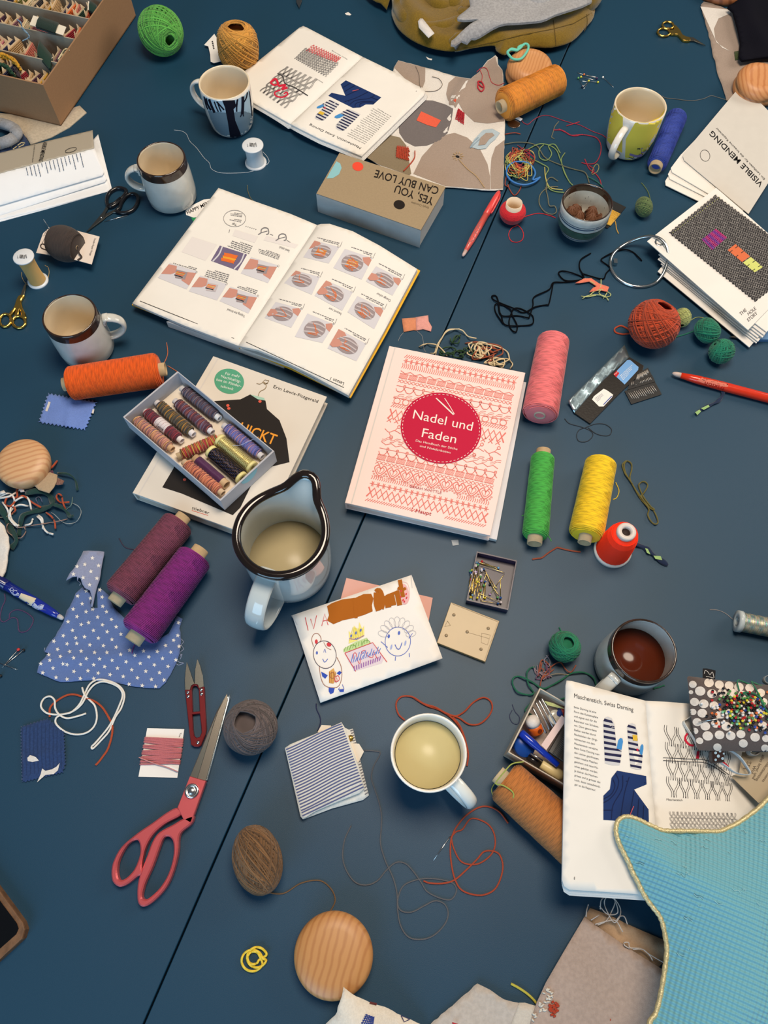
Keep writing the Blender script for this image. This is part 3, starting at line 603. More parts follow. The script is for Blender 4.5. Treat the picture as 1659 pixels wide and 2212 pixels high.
def page8(mb, T, sf, k=1.0):
    M = lambda *p: [T(q) for q in ZB(*p)]
    a, b, c = M((457, 592), (826, 680), (457, 566)); up = np.array(c)-a; mb.text('Maschenstich, Swiss Darning', a, b, up, sf, mi=0)
    mb.para(MASCH, M((457, 628), (620, 668), (622, 1180), (462, 1135)), sf, 0, .42)
    m1 = [(640, 735), (650, 716), (668, 711), (692, 722), (708, 755), (716, 830), (720, 890), (755, 912), (748, 960), (740, 1012), (695, 1012), (650, 1000), (644, 880)]
    m2 = [(787, 770), (798, 756), (818, 751), (838, 760), (850, 800), (856, 890), (884, 938), (880, 980), (873, 1040), (840, 1038), (808, 1026), (796, 900)]
    for m, ys, sh in ((m1, range(722, 1010, 35), 16), (m2, range(760, 1040, 35), 14)):
        mb.decal(M(*m), sf, .0003, None, 2); P = np.array(m, float)
        for y in ys:
            pts = []
            for yy in (y, y+sh):
                xs = []
                for i in range(len(P)):
                    (xa, ya), (xb, yb) = P[i-1], P[i]
                    if (ya > yy) != (yb > yy): xs.append(xa+(xb-xa)*(yy-ya)/(yb-ya))
                if len(xs) >= 2: pts.append((min(xs), max(xs), yy))
            if len(pts) == 2: mb.add([sf.at(*q, .0005) for q in M((pts[0][0], pts[0][2]), (pts[0][1], pts[0][2]+14), (pts[1][1], pts[1][2]+14), (pts[1][0], pts[1][2]))], [(0, 1, 2, 3)], 1, False)
    mb.decal(M((722, 908), (732, 858), (744, 842), (758, 846), (762, 866), (752, 916)), sf, .0006, None, 3); mb.decal(M((864, 938), (870, 892), (880, 879), (888, 890), (888, 912), (880, 950)), sf, .0006, None, 3)
    mb.decal(M((820, 822), (850, 826), (852, 862), (824, 858)), sf, .0007, None, 6); mb.decal(M((845, 908), (856, 910), (857, 924), (846, 922)), sf, .0007, None, 5); mb.stroke(M((680, 768), (705, 764), (690, 782), (712, 778)), 1.6*k, sf, .0007, 2)
    mb.decal(M((725, 1045), (905, 1078), (908, 1130), (830, 1162), (920, 1285), (922, 1368), (640, 1350), (640, 1200), (680, 1160), (690, 1090)), sf, .0003, 6, 4)
    for q in ([(715, 1060), (735, 1110), (720, 1170), (680, 1220), (640, 1245)], [(700, 1100), (712, 1140), (690, 1190), (640, 1222)], [(760, 1075), (755, 1160), (700, 1260), (690, 1345)], [(800, 1085), (770, 1190), (745, 1345)], [(640, 1290), (700, 1290)], [(830, 1170), (800, 1345)], [(860, 1220), (850, 1355)], [(780, 1110), (900, 1120)], [(890, 1260), (885, 1360)]): mb.stroke(M(*q), 2*k, sf, .0005, 7, 4)
    mb.stroke(M((828, 1264), (806, 1318)), 1.5*k, sf, .0007, 9); mb.text('8', *M((457, 1718), (465, 1719)), np.array(M((457, 1702))[0])-M((457, 1718))[0], sf, mi=0)
# -- booklet at the near side
BQ8 = [(1223.8, 1470), (1394, 1513.6), (1428, 1935), (1214, 1920)]
t, sl, sr = spread('booklet', 'open white booklet with mitten photos, under the turquoise cushion', (1394, 1513.6), (1428, 1935), [(1235, 1471), (1224, 1470), (1222, 1480), (1218, 1700), (1214, 1900), (1218, 1914), (1230, 1922), (1310, 1927)], [(1440, 1516), (1492, 1520), (1610, 1535), (1640, 1735), (1665, 1945)], .060, (.006, .003), (.03, .02), .0035, 3, tilt=(0, .22))
d = MB(); page8(d, lambda p: p, sl)
T9 = lambda q: homog(UNIT, q)
knit(d, T9(ZB((1020, 770), (1420, 850), (1440, 1225), (1040, 1195))), 6, 4, sr, 1.0, 0, seed=3)
knit(d, T9(ZB((1050, 1300), (1460, 1310), (1475, 1420), (1058, 1405))), 16, 3, sr, .7, 8, .12, seed=4)
for q in ([(1010, 965), (1150, 972), (1290, 985), (1420, 1072)], [(1010, 982), (1150, 990), (1280, 1000), (1400, 1070)]): d.stroke(ZB(*q), 1.3, sr, .0005, 0, 4)
d.stroke(ZB((1200, 890), (1175, 885), (1150, 860), (1148, 835), (1162, 815)), 4.5, sr, .0006, 5, 5); d.stroke(ZB((1228, 925), (1222, 970)), 6, sr, .0006, 5); d.stroke(ZB((1360, 980), (1390, 1000), (1415, 1022)), 4, sr, .0006, 5)
d.text('Maschenstich', *ZB((1029, 1229), (1130, 1234)), (.6, -4.4), sr, mi=0); d.build('printing', INKS, t)
# -- booklet at the far side, upside down
t, sl, sr = spread('booklet', 'open white booklet seen upside down, beside the white circle print cloth', (784, 123), (627, 268), [(664, 60), (655, 56), (646, 60), (560, 130), (485, 186)], [(850, 155), (912, 192), (919, 198), (916, 206), (781, 337.6), (690, 300)], .0125, (.007, .006), (.03, .03), .003, 3)
d = MB(); page8(d, (lambda F: F)(homog(BQ8, [(781, 337.6), (627, 268), (784, 123), (920, 199)])), sr, .7)
ZC = zm(.3376, 400, 0)
knit(d, T9(ZC((640, 690), (480, 580), (640, 425), (850, 520))), 7, 4, sl, .8, 0, seed=5)
knit(d, T9(ZC((900, 490), (700, 375), (770, 305), (985, 405))), 15, 6, sl, .6, 8, .12, seed=6)
knit(d, T9(ZC((965, 400), (775, 325), (815, 285), (1000, 370))), 13, 3, sl, 1.2, 9, .0, .0005, seed=7)
d.stroke(ZC((545, 528), (575, 505), (590, 520), (600, 548), (640, 545), (620, 570), (655, 560)), 4.5, sl, .0006, 5, 6); d.stroke(ZC((545, 530), (575, 545), (600, 530)), 3.5, sl, .0006, 5, 6)
d.stroke(ZC((610, 575), (575, 590), (580, 612), (620, 622), (655, 605), (648, 590), (630, 600)), 3, sl, .0006, 5, 6); d.stroke(ZC((590, 470), (625, 490), (640, 535), (700, 560), (785, 612)), 2.2, sl, .0004, 0, 4)
d.text('Maschenstich', *ZC((884, 528), (833, 497)), (-1.3, 1.2), sl, mi=0); d.text('Swiss Darning', *ZC((1040, 378), (940, 322)), (-1.3, 1.2), sl, mi=0)
d.build('printing', INKS, t)
# ---------------------------------------------------------------- the big open mending book, with a thin book under it
ZA = zm(.3858, 280, 380)
slab('book', 'closed white book lying under the large open mending book', ZA((205, 815), (225, 812), (560, 540), (1000, 720), (860, 1050), (610, 960)), .013, .013, paper((214, 216, 222)), 'book', mside=EDGE, bev=.001)
t, sl, sr = spread('book', 'large open mending book with yellow cover and photo steps', (685, 486), (514.6, 747), ZA((900, 212), (700, 142), (497, 67), (255, 392), (15, 713), (300, 835)), ZA((1070, 269), (1120, 268), (1250, 310), (1400, 390), (1610, 521), (1425, 870), (1225, 1230), (1030, 1120), (830, 1020), (720, 975)), .019, (.003, .011), (.03, .055), .0045, 0)
b = MB(); cv = Pl(.0135)
b.prism([cv.at(*q) for q in ZA((1050, 285), (1350, 380), (1627, 530), (1440, 880), (1238, 1242), (900, 1080), (610, 960))], .0022, bev=.0003); b.prism([cv.at(*q) for q in ZA((1045, 285), (610, 955), (12, 722), (495, 74))], .002, bev=.0003)
b.build('cover', mat((232, 178, 42), .5), t, 'yellow cover')
b = MB(); pb = Pl(.0172); b.prism([pb.at(*q) for q in ZA((1060, 282), (1350, 372), (1612, 530), (1420, 880), (1228, 1236), (900, 1066), (620, 965))], .0037); b.build('page_block', EDGE, t)
d = MB(); IM = [ink((205, 203, 208)), ink((150, 138, 140)), ink((188, 178, 180)), ink((196, 140, 124)), ink((222, 110, 48)), ink((226, 160, 52)), BLACK, ink((122, 120, 122)), ink((112, 100, 128)), ink((216, 214, 214)), ink((222, 216, 212))]
def pic(sf, q, kind, seed=0):
    T = homog(UNIT, ZA(*q)); E = lambda c, a, bb, **k: [T(p) for p in oval(c, a, bb, **k)]
    P = lambda *p: [T(x) for x in p]
    if kind == 0:      # mushroom held in a hand
        d.decal(P((0, 0), (1, 0), (1, 1), (0, 1)), sf, .0003, 14, 0); c = (.48, .5)
        d.decal(P((.1, .4), (.3, .1), (.2, 0), (0, 0), (0, .5)) if seed % 2 else P((.7, .12), (.9, .0), (1, .1), (1, .4), (.8, .3)), sf, .0005, 14, 3); d.decal(E(c, .36, .38), sf, .0007, 10, 1)
        for y in (.3, .5, .68): d.stroke(P((.16, y), (.48, y-.06), (.8, y)), 3, sf, .0009, 2, 4)
        rg = random.Random(seed)
        for i in range(1+seed % 3): d.stroke(P((.3+.1*i, .25+.05*i), (.5+rg.uniform(-.2, .2), .5), (.62, .6+.1*i), (.3, .72)), 1.1, sf, .001, 4, 5)
        if seed in (4, 5, 6, 7, 9): d.decal(P((0, .45), (.16, .4), (.34, .55), (.26, .72), (.1, .85), (0, .8)), sf, .0011, 12, 3)
        if seed < 3:
            for i in range(5): d.stroke(P((.3, .4+.05*i), (.66, .38+.05*i)), 1.3, sf, .001, 4 if i % 2 else 5)
    elif kind == 1:    # darned patch on cloth
        d.decal(P((0, 0), (1, 0), (1, 1), (0, 1)), sf, .0003, 14, 8)
        for i, y in enumerate(np.linspace(.28, .72, 9)): d.stroke(P((.28+.02*(i % 3), y+.05), (.5, y), (.76-.02*(i % 2), y-.03)), 2.4, sf, .0006, 5 if 3 < i < 6 else 4)
        for x in (.1, .9): d.stroke(P((x, 0), (x+.04, .5), (x-.03, 1)), 3, sf, .0005, 0, 4)
    else:              # hands tying a knot
        d.decal(P((0, 0), (1, 0), (1, 1), (0, 1)), sf, .0003, 14, 0); d.decal(P((0, .1), (.3, .05), (.42, .4), (.3, .6), (0, .75)), sf, .0005, 12, 3)
        if kind == 2: d.decal(P((.6, .25), (1, .1), (1, .8), (.72, .7)), sf, .0005, 12, 3)
        d.decal(P((.35, .25), (.75, .2), (.8, .6), (.5, .7)), sf, .0007, 12, 1 if kind == 2 else 2)
        for i in range(4): d.stroke(P((.42, .35+.07*i), (.7, .3+.08*i)), 1.7, sf, .0009, (4, 5, 4, 6)[i])
# pictures are given by corner order: reading left-top first, seen upside down
for q, k, s in (([(605, 530), (455, 475), (505, 390), (658, 440)], 1, 0), ([(775, 600), (622, 545), (680, 455), (830, 500)], 2, 1), ([(320, 635), (158, 570), (225, 487), (378, 535)], 2, 2), ([(490, 697), (330, 645), (395, 558), (545, 605)], 3, 3), ([(665, 770), (503, 700), (565, 620), (718, 672)], 2, 4)): pic(sl, q[2:]+q[:2], k, s)
for i, q in enumerate(([(972, 455), (1035, 362), (1175, 398), (1115, 490)], [(1140, 515), (1205, 408), (1360, 460), (1300, 580)], [(1322, 590), (1380, 505), (1525, 580), (1472, 670)], [(865, 600), (930, 530), (1065, 565), (1020, 665)], [(1035, 670), (1100, 585), (1250, 650), (1190, 755)], [(1220, 762), (1275, 672), (1425, 745), (1370, 858)], [(755, 795), (818, 705), (965, 745), (905, 850)], [(925, 900), (995, 770), (1145, 830), (1080, 935)], [(1108, 965), (1170, 857), (1325, 940), (1270, 1038)])):
    pic(sr, [q[1], q[2], q[3], q[0]], 0, (1, 2, 4, 3, 5, 8, 6, 10, 7)[i])
    nx = (15, 14, 13, 12, 11, 10, 9, 8, 7)[i]; a, bq = np.array(q[1], float), np.array(q[2], float); e = bq-a
    d.greek(ZA(*(a+e*.93+[12, -22], a+e*.02+[12, -22], a+e*.02+[0, -8], a+e*.93+[0, -8])), 2, sr, i, 7, .5); o = bq+[2, -8]; d.text(str(nx), *ZA(o, o-[12 if nx > 9 else 7, 4]), (-2, 5), sr, mi=7); d.stroke(ZA(bq+[2, 2], bq+[16, -30]), .8, sr, .0004, 7)
for q, n, s in (([(832, 470), (702, 425), (722, 395), (845, 440)], 4, 1), ([(668, 440), (545, 395), (570, 345), (690, 390)], 5, 2), ([(370, 530), (240, 490), (250, 478), (380, 515)], 2, 3), ([(542, 600), (408, 560), (430, 510), (560, 550)], 5, 4), ([(705, 665), (585, 620), (600, 600), (720, 640)], 3, 5)): d.greek(ZA(q[0], q[1], q[2], q[3])[::1], n, sl, s+20, 7, .5)
for tx, o, x, sf in (('Tidying the thread', (648, 780), (548, 742), sl), ('Seed stitch', (898, 416), (840, 392), sl), ('Second row', (1188, 768), (1118, 735), sr), ('Change colour', (1464, 694), (1385, 652), sr)): d.text(tx, *ZA(o, x), (-1.7, 4.6), sf, mi=7, bold=1)
d.text('Lesson 1', *ZA((1204, 1158), (1124, 1124)), (-3, 6.4), sr, mi=6)
for n, o in (('16', (728, 668)), ('17', (553, 600)), ('18', (384, 535)), ('19', (842, 500))): d.text(n, *ZA(o, (o[0]-12, o[1]-4)), (-2, 5), sl, mi=7)
d.stroke(ZA((58, 700), (585, 910)), 1.1, sl, .0004, 6); d.stroke(dens(ZA((652, 930), (1200, 1185)), 10, False), 1.1, sr, .0004, 6)
d.stroke(ZA(*oval((588, 238), 62, 46)), .9, sl, .0004, 7, 1, True); d.greek(ZA((628, 232), (552, 222), (562, 200), (632, 208)), 3, sl, 8, 7, .5); d.text('Tip!', *ZA((600, 268), (574, 262)), (-1, 4.4), sl, mi=6, bold=1); d.greek(ZA((622, 262), (550, 246), (553, 234), (628, 244)), 2, sl, 9, 7, .5)
for i in range(6): d.decal(ZA(*oval((652+11*i, 282+3.4*i), 3, 2.4, n=8)), sl, .0004, None, 7)
for ox, oy in ((0, 0), (98, 34)): d.stroke(ZA((720+ox, 328+oy), (735+ox, 318+oy), (738+ox, 300+oy), (755+ox, 290+oy), (775+ox, 296+oy), (778+ox, 322+oy), (765+ox, 327+oy)), 2.2, sl, .0004, 7, 4); d.stroke(ZA((735+ox, 318+oy), (772+ox, 308+oy)), 1.6, sl, .0004, 7)
for a, bq in (((785, 325), (803, 333)), ((880, 360), (900, 372)), ((556, 318), (560, 300))): d.stroke(ZA(a, bq), 1.2, sl, .0004, 7)
for q in ([(350, 340), (490, 385), (425, 475), (290, 425)], [(590, 300), (720, 340), (700, 375), (575, 335)], [(765, 335), (945, 385), (925, 405), (750, 360)]): d.decal(ZA(*q), sl, .0002, 14, 10)
d.build('printing', IM, t)
# paper label under the left edge of the book
b = MB(); b.prism([U(*q, .0012) for q in [(401, 455), (408, 447), (440, 431), (470, 428), (470, 462), (418, 470), (402, 464)]], .001); o = tag(b.build('paper_label', WHITE), 'small white paper label lettered in black, poking from under the open book', 'label')
b = MB(); b.text('HAPPY MENDING', (405, 463), (475, 430), (-3.2, -6.4), Pl(.0012), mi=0, bold=1); b.build('lettering', BLACK, o)
slab('paper_label', 'scrap of green paper under the white lettered label', [(413, 470), (428, 466), (455, 452), (440, 475), (417, 478)], .0006, .0005, ink((38, 142, 84)), 'label')
# ---------------------------------------------------------------- chocolate box
t = thing('chocolate_box', 'brown cardboard chocolate box with bold black lettering', 'box', U(825, 420)); q = [(733, 330), (963, 403), (909, 497), (683, 418)]; zt = .037; top = np.array([U(*p, zt) for p in q])
cn = top.mean(0); b = MB(); b.prism(cn+(top-cn)*.985-[0, 0, .002], .035); b.build('box_base', mat((188, 190, 188), .75, var=.06, vs=80), t)
b = MB(); b.prism(top, .0022, bev=.0006); b.build('box_lid', mat((158, 138, 108), .8, var=.08, vs=400), t)
b = MB(); fl = [top[3], top[2]]; b.add([fl[0], fl[1], fl[1]-[0, 0, zt], fl[0]-[0, 0, zt]], [(0, 1, 2, 3)], 0, False); b.add([x+np.array([.0, -.0009, 0]) for x in (fl[0], fl[1], fl[1]-[0, 0, zt], fl[0]-[0, 0, zt])], [(3, 2, 1, 0)], 0, False); b.build('front_panel', mat((182, 186, 186), .8, var=.08, vs=60), t)
d = MB(); sf = Pl(zt); d.text('YES, YOU', (938, 428), (855, 399), (-5, 15.5), sf, mi=0, bold=1); d.text('CAN BUY LOVE', (950, 405), (812, 366.5), (-5, 15.5), sf, mi=0, bold=1); d.text('Simply Chocolate', (927, 447), (889, 435), (-1.3, 4), sf, mi=3)
d.decal(oval((862.5, 442), 12.3, 9.8, .2), sf, mi=0); d.decal(oval((773, 359.5), 12, 9.6, .2), sf, mi=1); d.decal(ZC((968, 1032), (992, 1045), (1001, 1075), (985, 1115), (945, 1140), (905, 1142), (930, 1095)), sf, mi=2)
d.build('printing', [ink((34, 28, 24)), ink((226, 76, 54)), ink((136, 188, 194)), ink((104, 90, 70))], t)
# ---------------------------------------------------------------- hardcover books
def hardcover(label, q, zt, mcov, th=.003, inset=.004, medge=EDGE, z0=0, plab=None):
    t = thing('book', label, 'book', U(*np.mean(q, 0), 0)); top = np.array([U(*p, zt) for p in q]); c = top.mean(0)
    b = MB(); b.prism(top, th, bev=.0008); b.prism(top-[0, 0, zt-z0-th], th, bev=0)
    X = unit(top[1]-top[0]); Y = unit(top[0]-top[3]); sp = np.array([top[0], top[0]+X*.003, top[3]+X*.003, top[3]]); b.prism(sp-[0, 0, .0005], zt-z0-.001); b.build('cover', mcov, t)
    m = MB(); k = [top[0]+X*.003-Y*inset, top[1]-X*inset-Y*inset, top[2]-X*inset+Y*inset, top[3]+X*.003+Y*inset]; m.prism(np.array(k)-[0, 0, th-.0002], zt-z0-2*th); m.build('page_block', medge, t)
    g = MB(); a = homog(UNIT, q); g.stroke([a((.045, .0)), a((.045, 1))], 2.5, Pl(zt), .0002, 0); g.build('hinge_groove', mat((206, 200, 194), .8), t)
    return t, a, Pl(zt)
t, T, sf = hardcover('red and white patterned needlework book with a crimson oval title', [(841, 747), (1135, 805), (1059, 1157), (745, 1086)], .0270, mat((236, 214, 206), .75, spec=.3, bump=.1, bs=1500), .0032, z0=.0088)
d = MB(); RR = random.Random(3)
def st(p, w=1.6, k=1, cl=False): d.stroke([T(x) for x in p], w, sf, .0003, 0, k, cl)
u0, u1 = .13, .955
def row(kind, v, h, ua=u0, ub=u1):
    L = ub-ua
    if kind == 'diag':
        n = int(L*62)
        for i in range(n): x = ua+L*i/n; st([(x, v+h/2), (x+.018, v-h/2)], 1.5)
    elif kind == 'star':
        n = max(2, int(round(L*25)))
        for i in range(n):
            x = ua+L*(i+.5)/n
            for a in (0, PI/3, -PI/3): st([(x-.013*math.cos(a), v-h*.5*math.sin(a)), (x+.013*math.cos(a), v+h*.5*math.sin(a))], 1.7)
            st([(x-.02, v), (x+.02, v)], 1)
    elif kind == 'band':
        n = int(L*70)
        for i in range(n): x = ua+L*i/n; st([(x, v-h/2), (x+.006, v), (x, v+h/2)], 1.5)
    elif kind == 'zig':
        n = int(L*28); st([(ua+L*i/n, v+(h/2 if i % 2 else -h/2)) for i in range(n+1)], 1.4)
    elif kind == 'hatch':
        n = 12
        for i in range(n):
            x = ua+L*i/n; w = L/n*.9
            for j in range(9): st([(x+w*(j/9), v+h/2), (x+w*((j+.9)/9), v-h/2)], 1.1)
            for s in (-1, 1): st([(x, v+s*h/2), (x+w, v+s*h/2)], 1)
    elif kind == 'cross':
        n = int(L*36)
        for i in range(n): x = ua+L*i/n; st([(x, v+h/2), (x+.026, v-h/2)], 1.1); st([(x, v-h/2), (x+.026, v+h/2)], 1.1)
    elif kind == 'xx':
        n = int(L*20)
        for i in range(n): x = ua+L*i/n; st([(x, v+h/2), (x+.03, v-h/2)], 1.6); st([(x, v-h/2), (x+.03, v+h/2)], 1.6)
    elif kind == 'loop':
        n = int(L*15.5); w = L/n; st([(ua, v-h*.3), (ub, v-h*.3)], 1.2)
        for i in range(n):
            x = ua+w*i; st([(x, v+h*.1), (x+w*.2, v+h*.45), (x+w*.6, v+h*.45), (x+w*.85, v), (x+w*.95, v-h*.45), (x+w*.75, v-h*.45), (x+w*.8, v-h*.1), (x+w*1.1, v+h*.3)], 1.5, 4)
    elif kind == 'wave':
        n = int(L*18); w = L/n
        for i in range(n):
            for o in (0, .011): st([(ua+w*i, v+h*.5+o), (ua+w*(i+.4), v+h*.3+o), (ua+w*(i+.7), v-h*.4+o), (ua+w*(i+1.2), v-h*.5+o)], 1, 4)
    elif kind == 'ring':
        n = int(L*16); w = L/n
        for i in range(n): st(oval((ua+w*(i+.5), v), w*.36, h*.5, n=14), 1.6, 1, True)
        for s in (-1, 1): st([(ua, v+s*h*.5), (ub, v+s*h*.5)], 1)
    elif kind == 'dia':
        n = int(round(L*12.5)); w = L/n
        for s in (-1, 1): st([(ua+w*i*.5, v+(h/2 if i % 2 else -h/2)*s) for i in range(2*n+1)], 3.2)
    elif kind == 'branch':
        n = int(L*9); w = L/n
        for i in range(n):
            x = ua+w*i; st([(x, v-h*.1), (x+w*.3, v+h*.1), (x+w*.6, v-h*.1), (x+w, v+h*.05)], 1.4, 3); st([(x+w*.3, v+h*.1), (x+w*.45, v+h*.35)], 1.3); st([(x+w*.6, v-h*.1), (x+w*.75, v-h*.35)], 1.3)
            for cx, cy in ((x+w*.5, v+h*.42), (x+w*.8, v-h*.42)): st(oval((cx, cy), .011, h*.11, n=8), 1.6, 1, True)
    elif kind == 'heart':
        n = int(round(L*11.2)); w = L/n
        for i in range(n):
            x = ua+w*(i+.5)
            for k, ww in ((1, 2.0), (.62, 1.3)): st([(x, v-h*.18*k), (x-w*.2*k, v-h*.48*k), (x-w*.46*k, v-h*.2*k), (x-w*.3*k, v+h*.2*k), (x, v+h*.52*k), (x+w*.3*k, v+h*.2*k), (x+w*.46*k, v-h*.2*k), (x+w*.2*k, v-h*.48*k)], ww, 4, True)
            for a in range(7):
                aa = PI*(a+.5)/7; st(oval((x-w*.5*math.cos(aa), v+h*(.12+.5*math.sin(aa))), w*.07, h*.06, n=6), 1, 1, True)
            st([(x, v-h*.1), (x, v+h*.2)], 1.4)
for kind, v, h in (('diag', 0.045, 0.022), ('star', 0.076, 0.034), ('band', 0.110, 0.032), ('zig', 0.151, 0.014), ('hatch', 0.176, 0.030), ('cross', 0.210, 0.020), ('loop', 0.256, 0.046), ('wave', 0.302, 0.022), ('ring', 0.337, 0.036), ('diag', 0.370, 0.020), ('dia', 0.425, 0.062), ('xx', 0.463, 0.026), ('branch', 0.529, 0.085), ('wave', 0.576, 0.020), ('zig', 0.609, 0.014), ('loop', 0.656, 0.048), ('hatch', 0.695, 0.030), ('cross', 0.728, 0.020), ('heart', 0.772, 0.062)): row(kind, v, h)
row('band', 0.820, .022, u0, .44); row('band', 0.824, .022, .73, u1); row('star', 0.858, .032); row('dia', 0.908, .056); row('diag', 0.954, .016, u0, .49); row('diag', 0.954, .016, .68, u1)
ov = oval((952.7, 924.7), 87.5, 76.5, .16, 48); d.decal(ov, sf, .0008, mi=1)
o2 = oval((952.7, 924.7), 83.5, 72.8, .16, 120)
for i in range(0, 120, 2): d.stroke([o2[i], o2[(i+1) % 120]], 1.1, sf, .0011, 2)
d.text('Nadel und', (889, 903), (1021, 931), (4, -18.5), sf, .0011, 2); d.text('Faden', (908, 943), (986, 958), (4, -18.5), sf, .0011, 2); d.text('Das Handbuch der Stiche', (897, 953.5), (988, 972.5), (1.2, -4.6), sf, .0011, 2); d.text('und Nadelarbeiten', (906, 965), (973, 980), (1.2, -4.6), sf, .0011, 2)
Z3 = zm(.3014, 720, 680)
for p in ([(735, 597), (790, 650), (860, 717)], [(738, 596), (795, 648), (864, 714)], [(800, 602), (835, 655), (868, 712)], [(796, 601), (803, 600)]): d.stroke(Z3(*p), 1.4, sf, .0011, 2)
d.text('SARAH WHITTLE', (885, 1052.5), (953.5, 1067), (1.3, -5.2), sf, .0009, 4); d.text('Haupt', (896.5, 1106), (931, 1113.5), (2, -7.4), sf, .0006, 4, bold=1)
for p in ((891, 1098), (890, 1103.5)): d.decal(oval(p, 1.6, 1.8, n=8), sf, mi=4)
d.build('printing', [ink((222, 122, 112)), ink((190, 28, 62)), ink((238, 222, 212)), mat((236, 214, 206), .75, spec=.3), ink((178, 58, 62))], t)
slab('book', 'thin white book hidden beneath the red patterned book', [(870, 780), (1137, 826), (1073, 1166), (800, 1098)], .0085, .0075, paper((214, 212, 216)), 'book', mside=EDGE)
t2, T, sf = hardcover('white clothing repair book with a black garment on its cover', [(460.6, 769), (706, 856.6), (560, 1164), (286, 1064.6)], .021, mat((216, 208, 196), .7, spec=.3, var=.03, vs=20), .0028)
Z2 = zm(.3014, 230, 730); d = MB()
d.decal(Z2((775, 452), (960, 440), (1030, 405), (1140, 450), (1150, 510), (1240, 590), (1290, 720), (1312, 890), (1190, 920), (1060, 1010), (960, 1215), (905, 1270), (540, 1115), (400, 1070), (480, 935), (560, 700)), sf, mi=0)
d.decal(Z2((1030, 405), (1130, 430), (1135, 448), (1085, 440)), sf, .0006, mi=5); d.decal(oval((495, 823.5), 32.3, 27, .2, 40), sf, mi=1)
for i, (tx, o, x) in enumerate((('Für mehr', (848, 262), (955, 285)), ('Nachhaltig-', (817, 282), (962, 322)), ('keit im Kleider-', (785, 305), (965, 355)), ('schrank', (815, 352), (908, 376)))): d.text(tx, *Z2(o, x), (1.6, -5.6), sf, .0006, 2)
d.text('Erin Lewis-Fitzgerald', *Z2((1192, 356), (1516, 466)), (2.2, -6), sf, mi=0); d.text('HICKT', *Z2((935, 672), (1200, 768)), (9, -21), sf, .0006, 3, bold=1); d.text('stiebner', *Z2((610, 1226), (735, 1264)), (1.4, -6.4), sf, mi=0, shear=0); d.stroke(Z2((612, 1236), (728, 1272)), 1, sf, mi=4)
for p in ((870, 484), (877, 505), (1100, 455), (560, 1015)): d.decal(Z2(*oval(p, 12, 10, n=10)), sf, .0006, mi=4)
d.stroke(Z2((1088, 415), (1100, 385), (1135, 365), (1145, 340), (1128, 322)), 1.3, sf, .0006, 6, 5); d.stroke(Z2(*scrib(1140, 310, 26, 24, 9, 4)), 1, sf, .0006, 6, 5); d.stroke(Z2((1075, 325), (1100, 330), (1125, 315)), 1, sf, .0006, 6, 4)
d.build('printing', [ink((38, 34, 32)), ink((84, 158, 126)), ink((226, 232, 224)), ink((226, 152, 54)), ink((214, 92, 74)), ink((158, 196, 178)), ink((140, 118, 84))], t2)
# ---------------------------------------------------------------- folded booklet at the far left
LA, LB = U(0, 374, .026), U(203, 320, .026); ln = unit([-(LB-LA)[1], (LB-LA)[0]]); CL, CN = [unit(v) for v in (U(0, 330)-U(0, 374), (1, 1, 1))]
wf = abs((U(100, 306, .003)-LA)[:2]@ln); wn = abs((U(100, 418, .006)-LA)[:2]@ln)
def fz(x, y):
    s = (np.array([x, y])-LA[:2])@ln; q = abs(s)/(wf if s > 0 else wn); return max(.003, .026*max(0, 1-.55*q**1.4) if s < 0 else .026-.022*q)
t = thing('booklet', 'white booklet folded back on itself, cut off by the picture edge', 'book', U(110, 385)); sf = Pl(fz)
def sheet_px(name, q, mt, f, th=.0006, step=.01, par=None, mats2=None):
    b = MB(); s = Pl(f); b.sheet([s.at(*p)[:2] for p in dens(q, 8)], f, th, step, 0); return b.build(name, mt, par)
sheet_px('cover', [(-40, 340), (100, 305), (200, 281), (203, 320), (100, 347), (-40, 385)], mat((176, 168, 152), .6, spec=.3), lambda x, y: fz(x, y)+.0004, .0006, .006, t)
WP = paper((236, 238, 240))
for i, q in enumerate(([(-40, 384), (100, 346), (204, 319), (216, 350), (225, 372), (221, 379), (100, 414), (-40, 455)], [(-40, 400), (200, 325), (224, 372), (231, 386), (226, 393), (100, 433), (-40, 478)], [(-40, 410), (202, 330), (236, 396), (239, 408), (232, 414), (100, 450), (-40, 484)], [(-40, 420), (203, 300), (212, 290), (241, 405), (239, 412), (100, 452), (-40, 490)])):
    sheet_px('page', q, WP, lambda x, y, i=i: max(.0028-.0007*i, fz(x, y)-.0036*i), .0005, .006, t)
d = MB(); s0 = Pl(lambda x, y: fz(x, y)+.0012); Z7 = zm(.1808, 0, 260)
d.text('VISIBLE MENDING', *Z7((520, 250), (462, 486)), (8, 1.4), s0, mi=0, bold=1); d.text('Ein Leitfaden für die kreative Reparatur', *Z7((408, 290), (382, 500)), (2.6, .5), s0, mi=0); d.stroke(Z7(*oval((847, 353), 70, 24, -.3)), .8, s0, mi=0, closed=True)
for i in range(15):
    x = 965-46*i; y = 385+12.6*i; L = (265, 262, 250, 245, 258, 270, 240, 262, 268, 262, 80, 300, 255, 262, 262)[i]
    d.greek(Z7((x, y), (x+L*.24, y+L), (x+L*.24-20, y+L+3), (x-20, y+3)), 1, s0, i, 1, .5, full=.97)
d.build('printing', [BLACK, ink((96, 106, 122))], t)
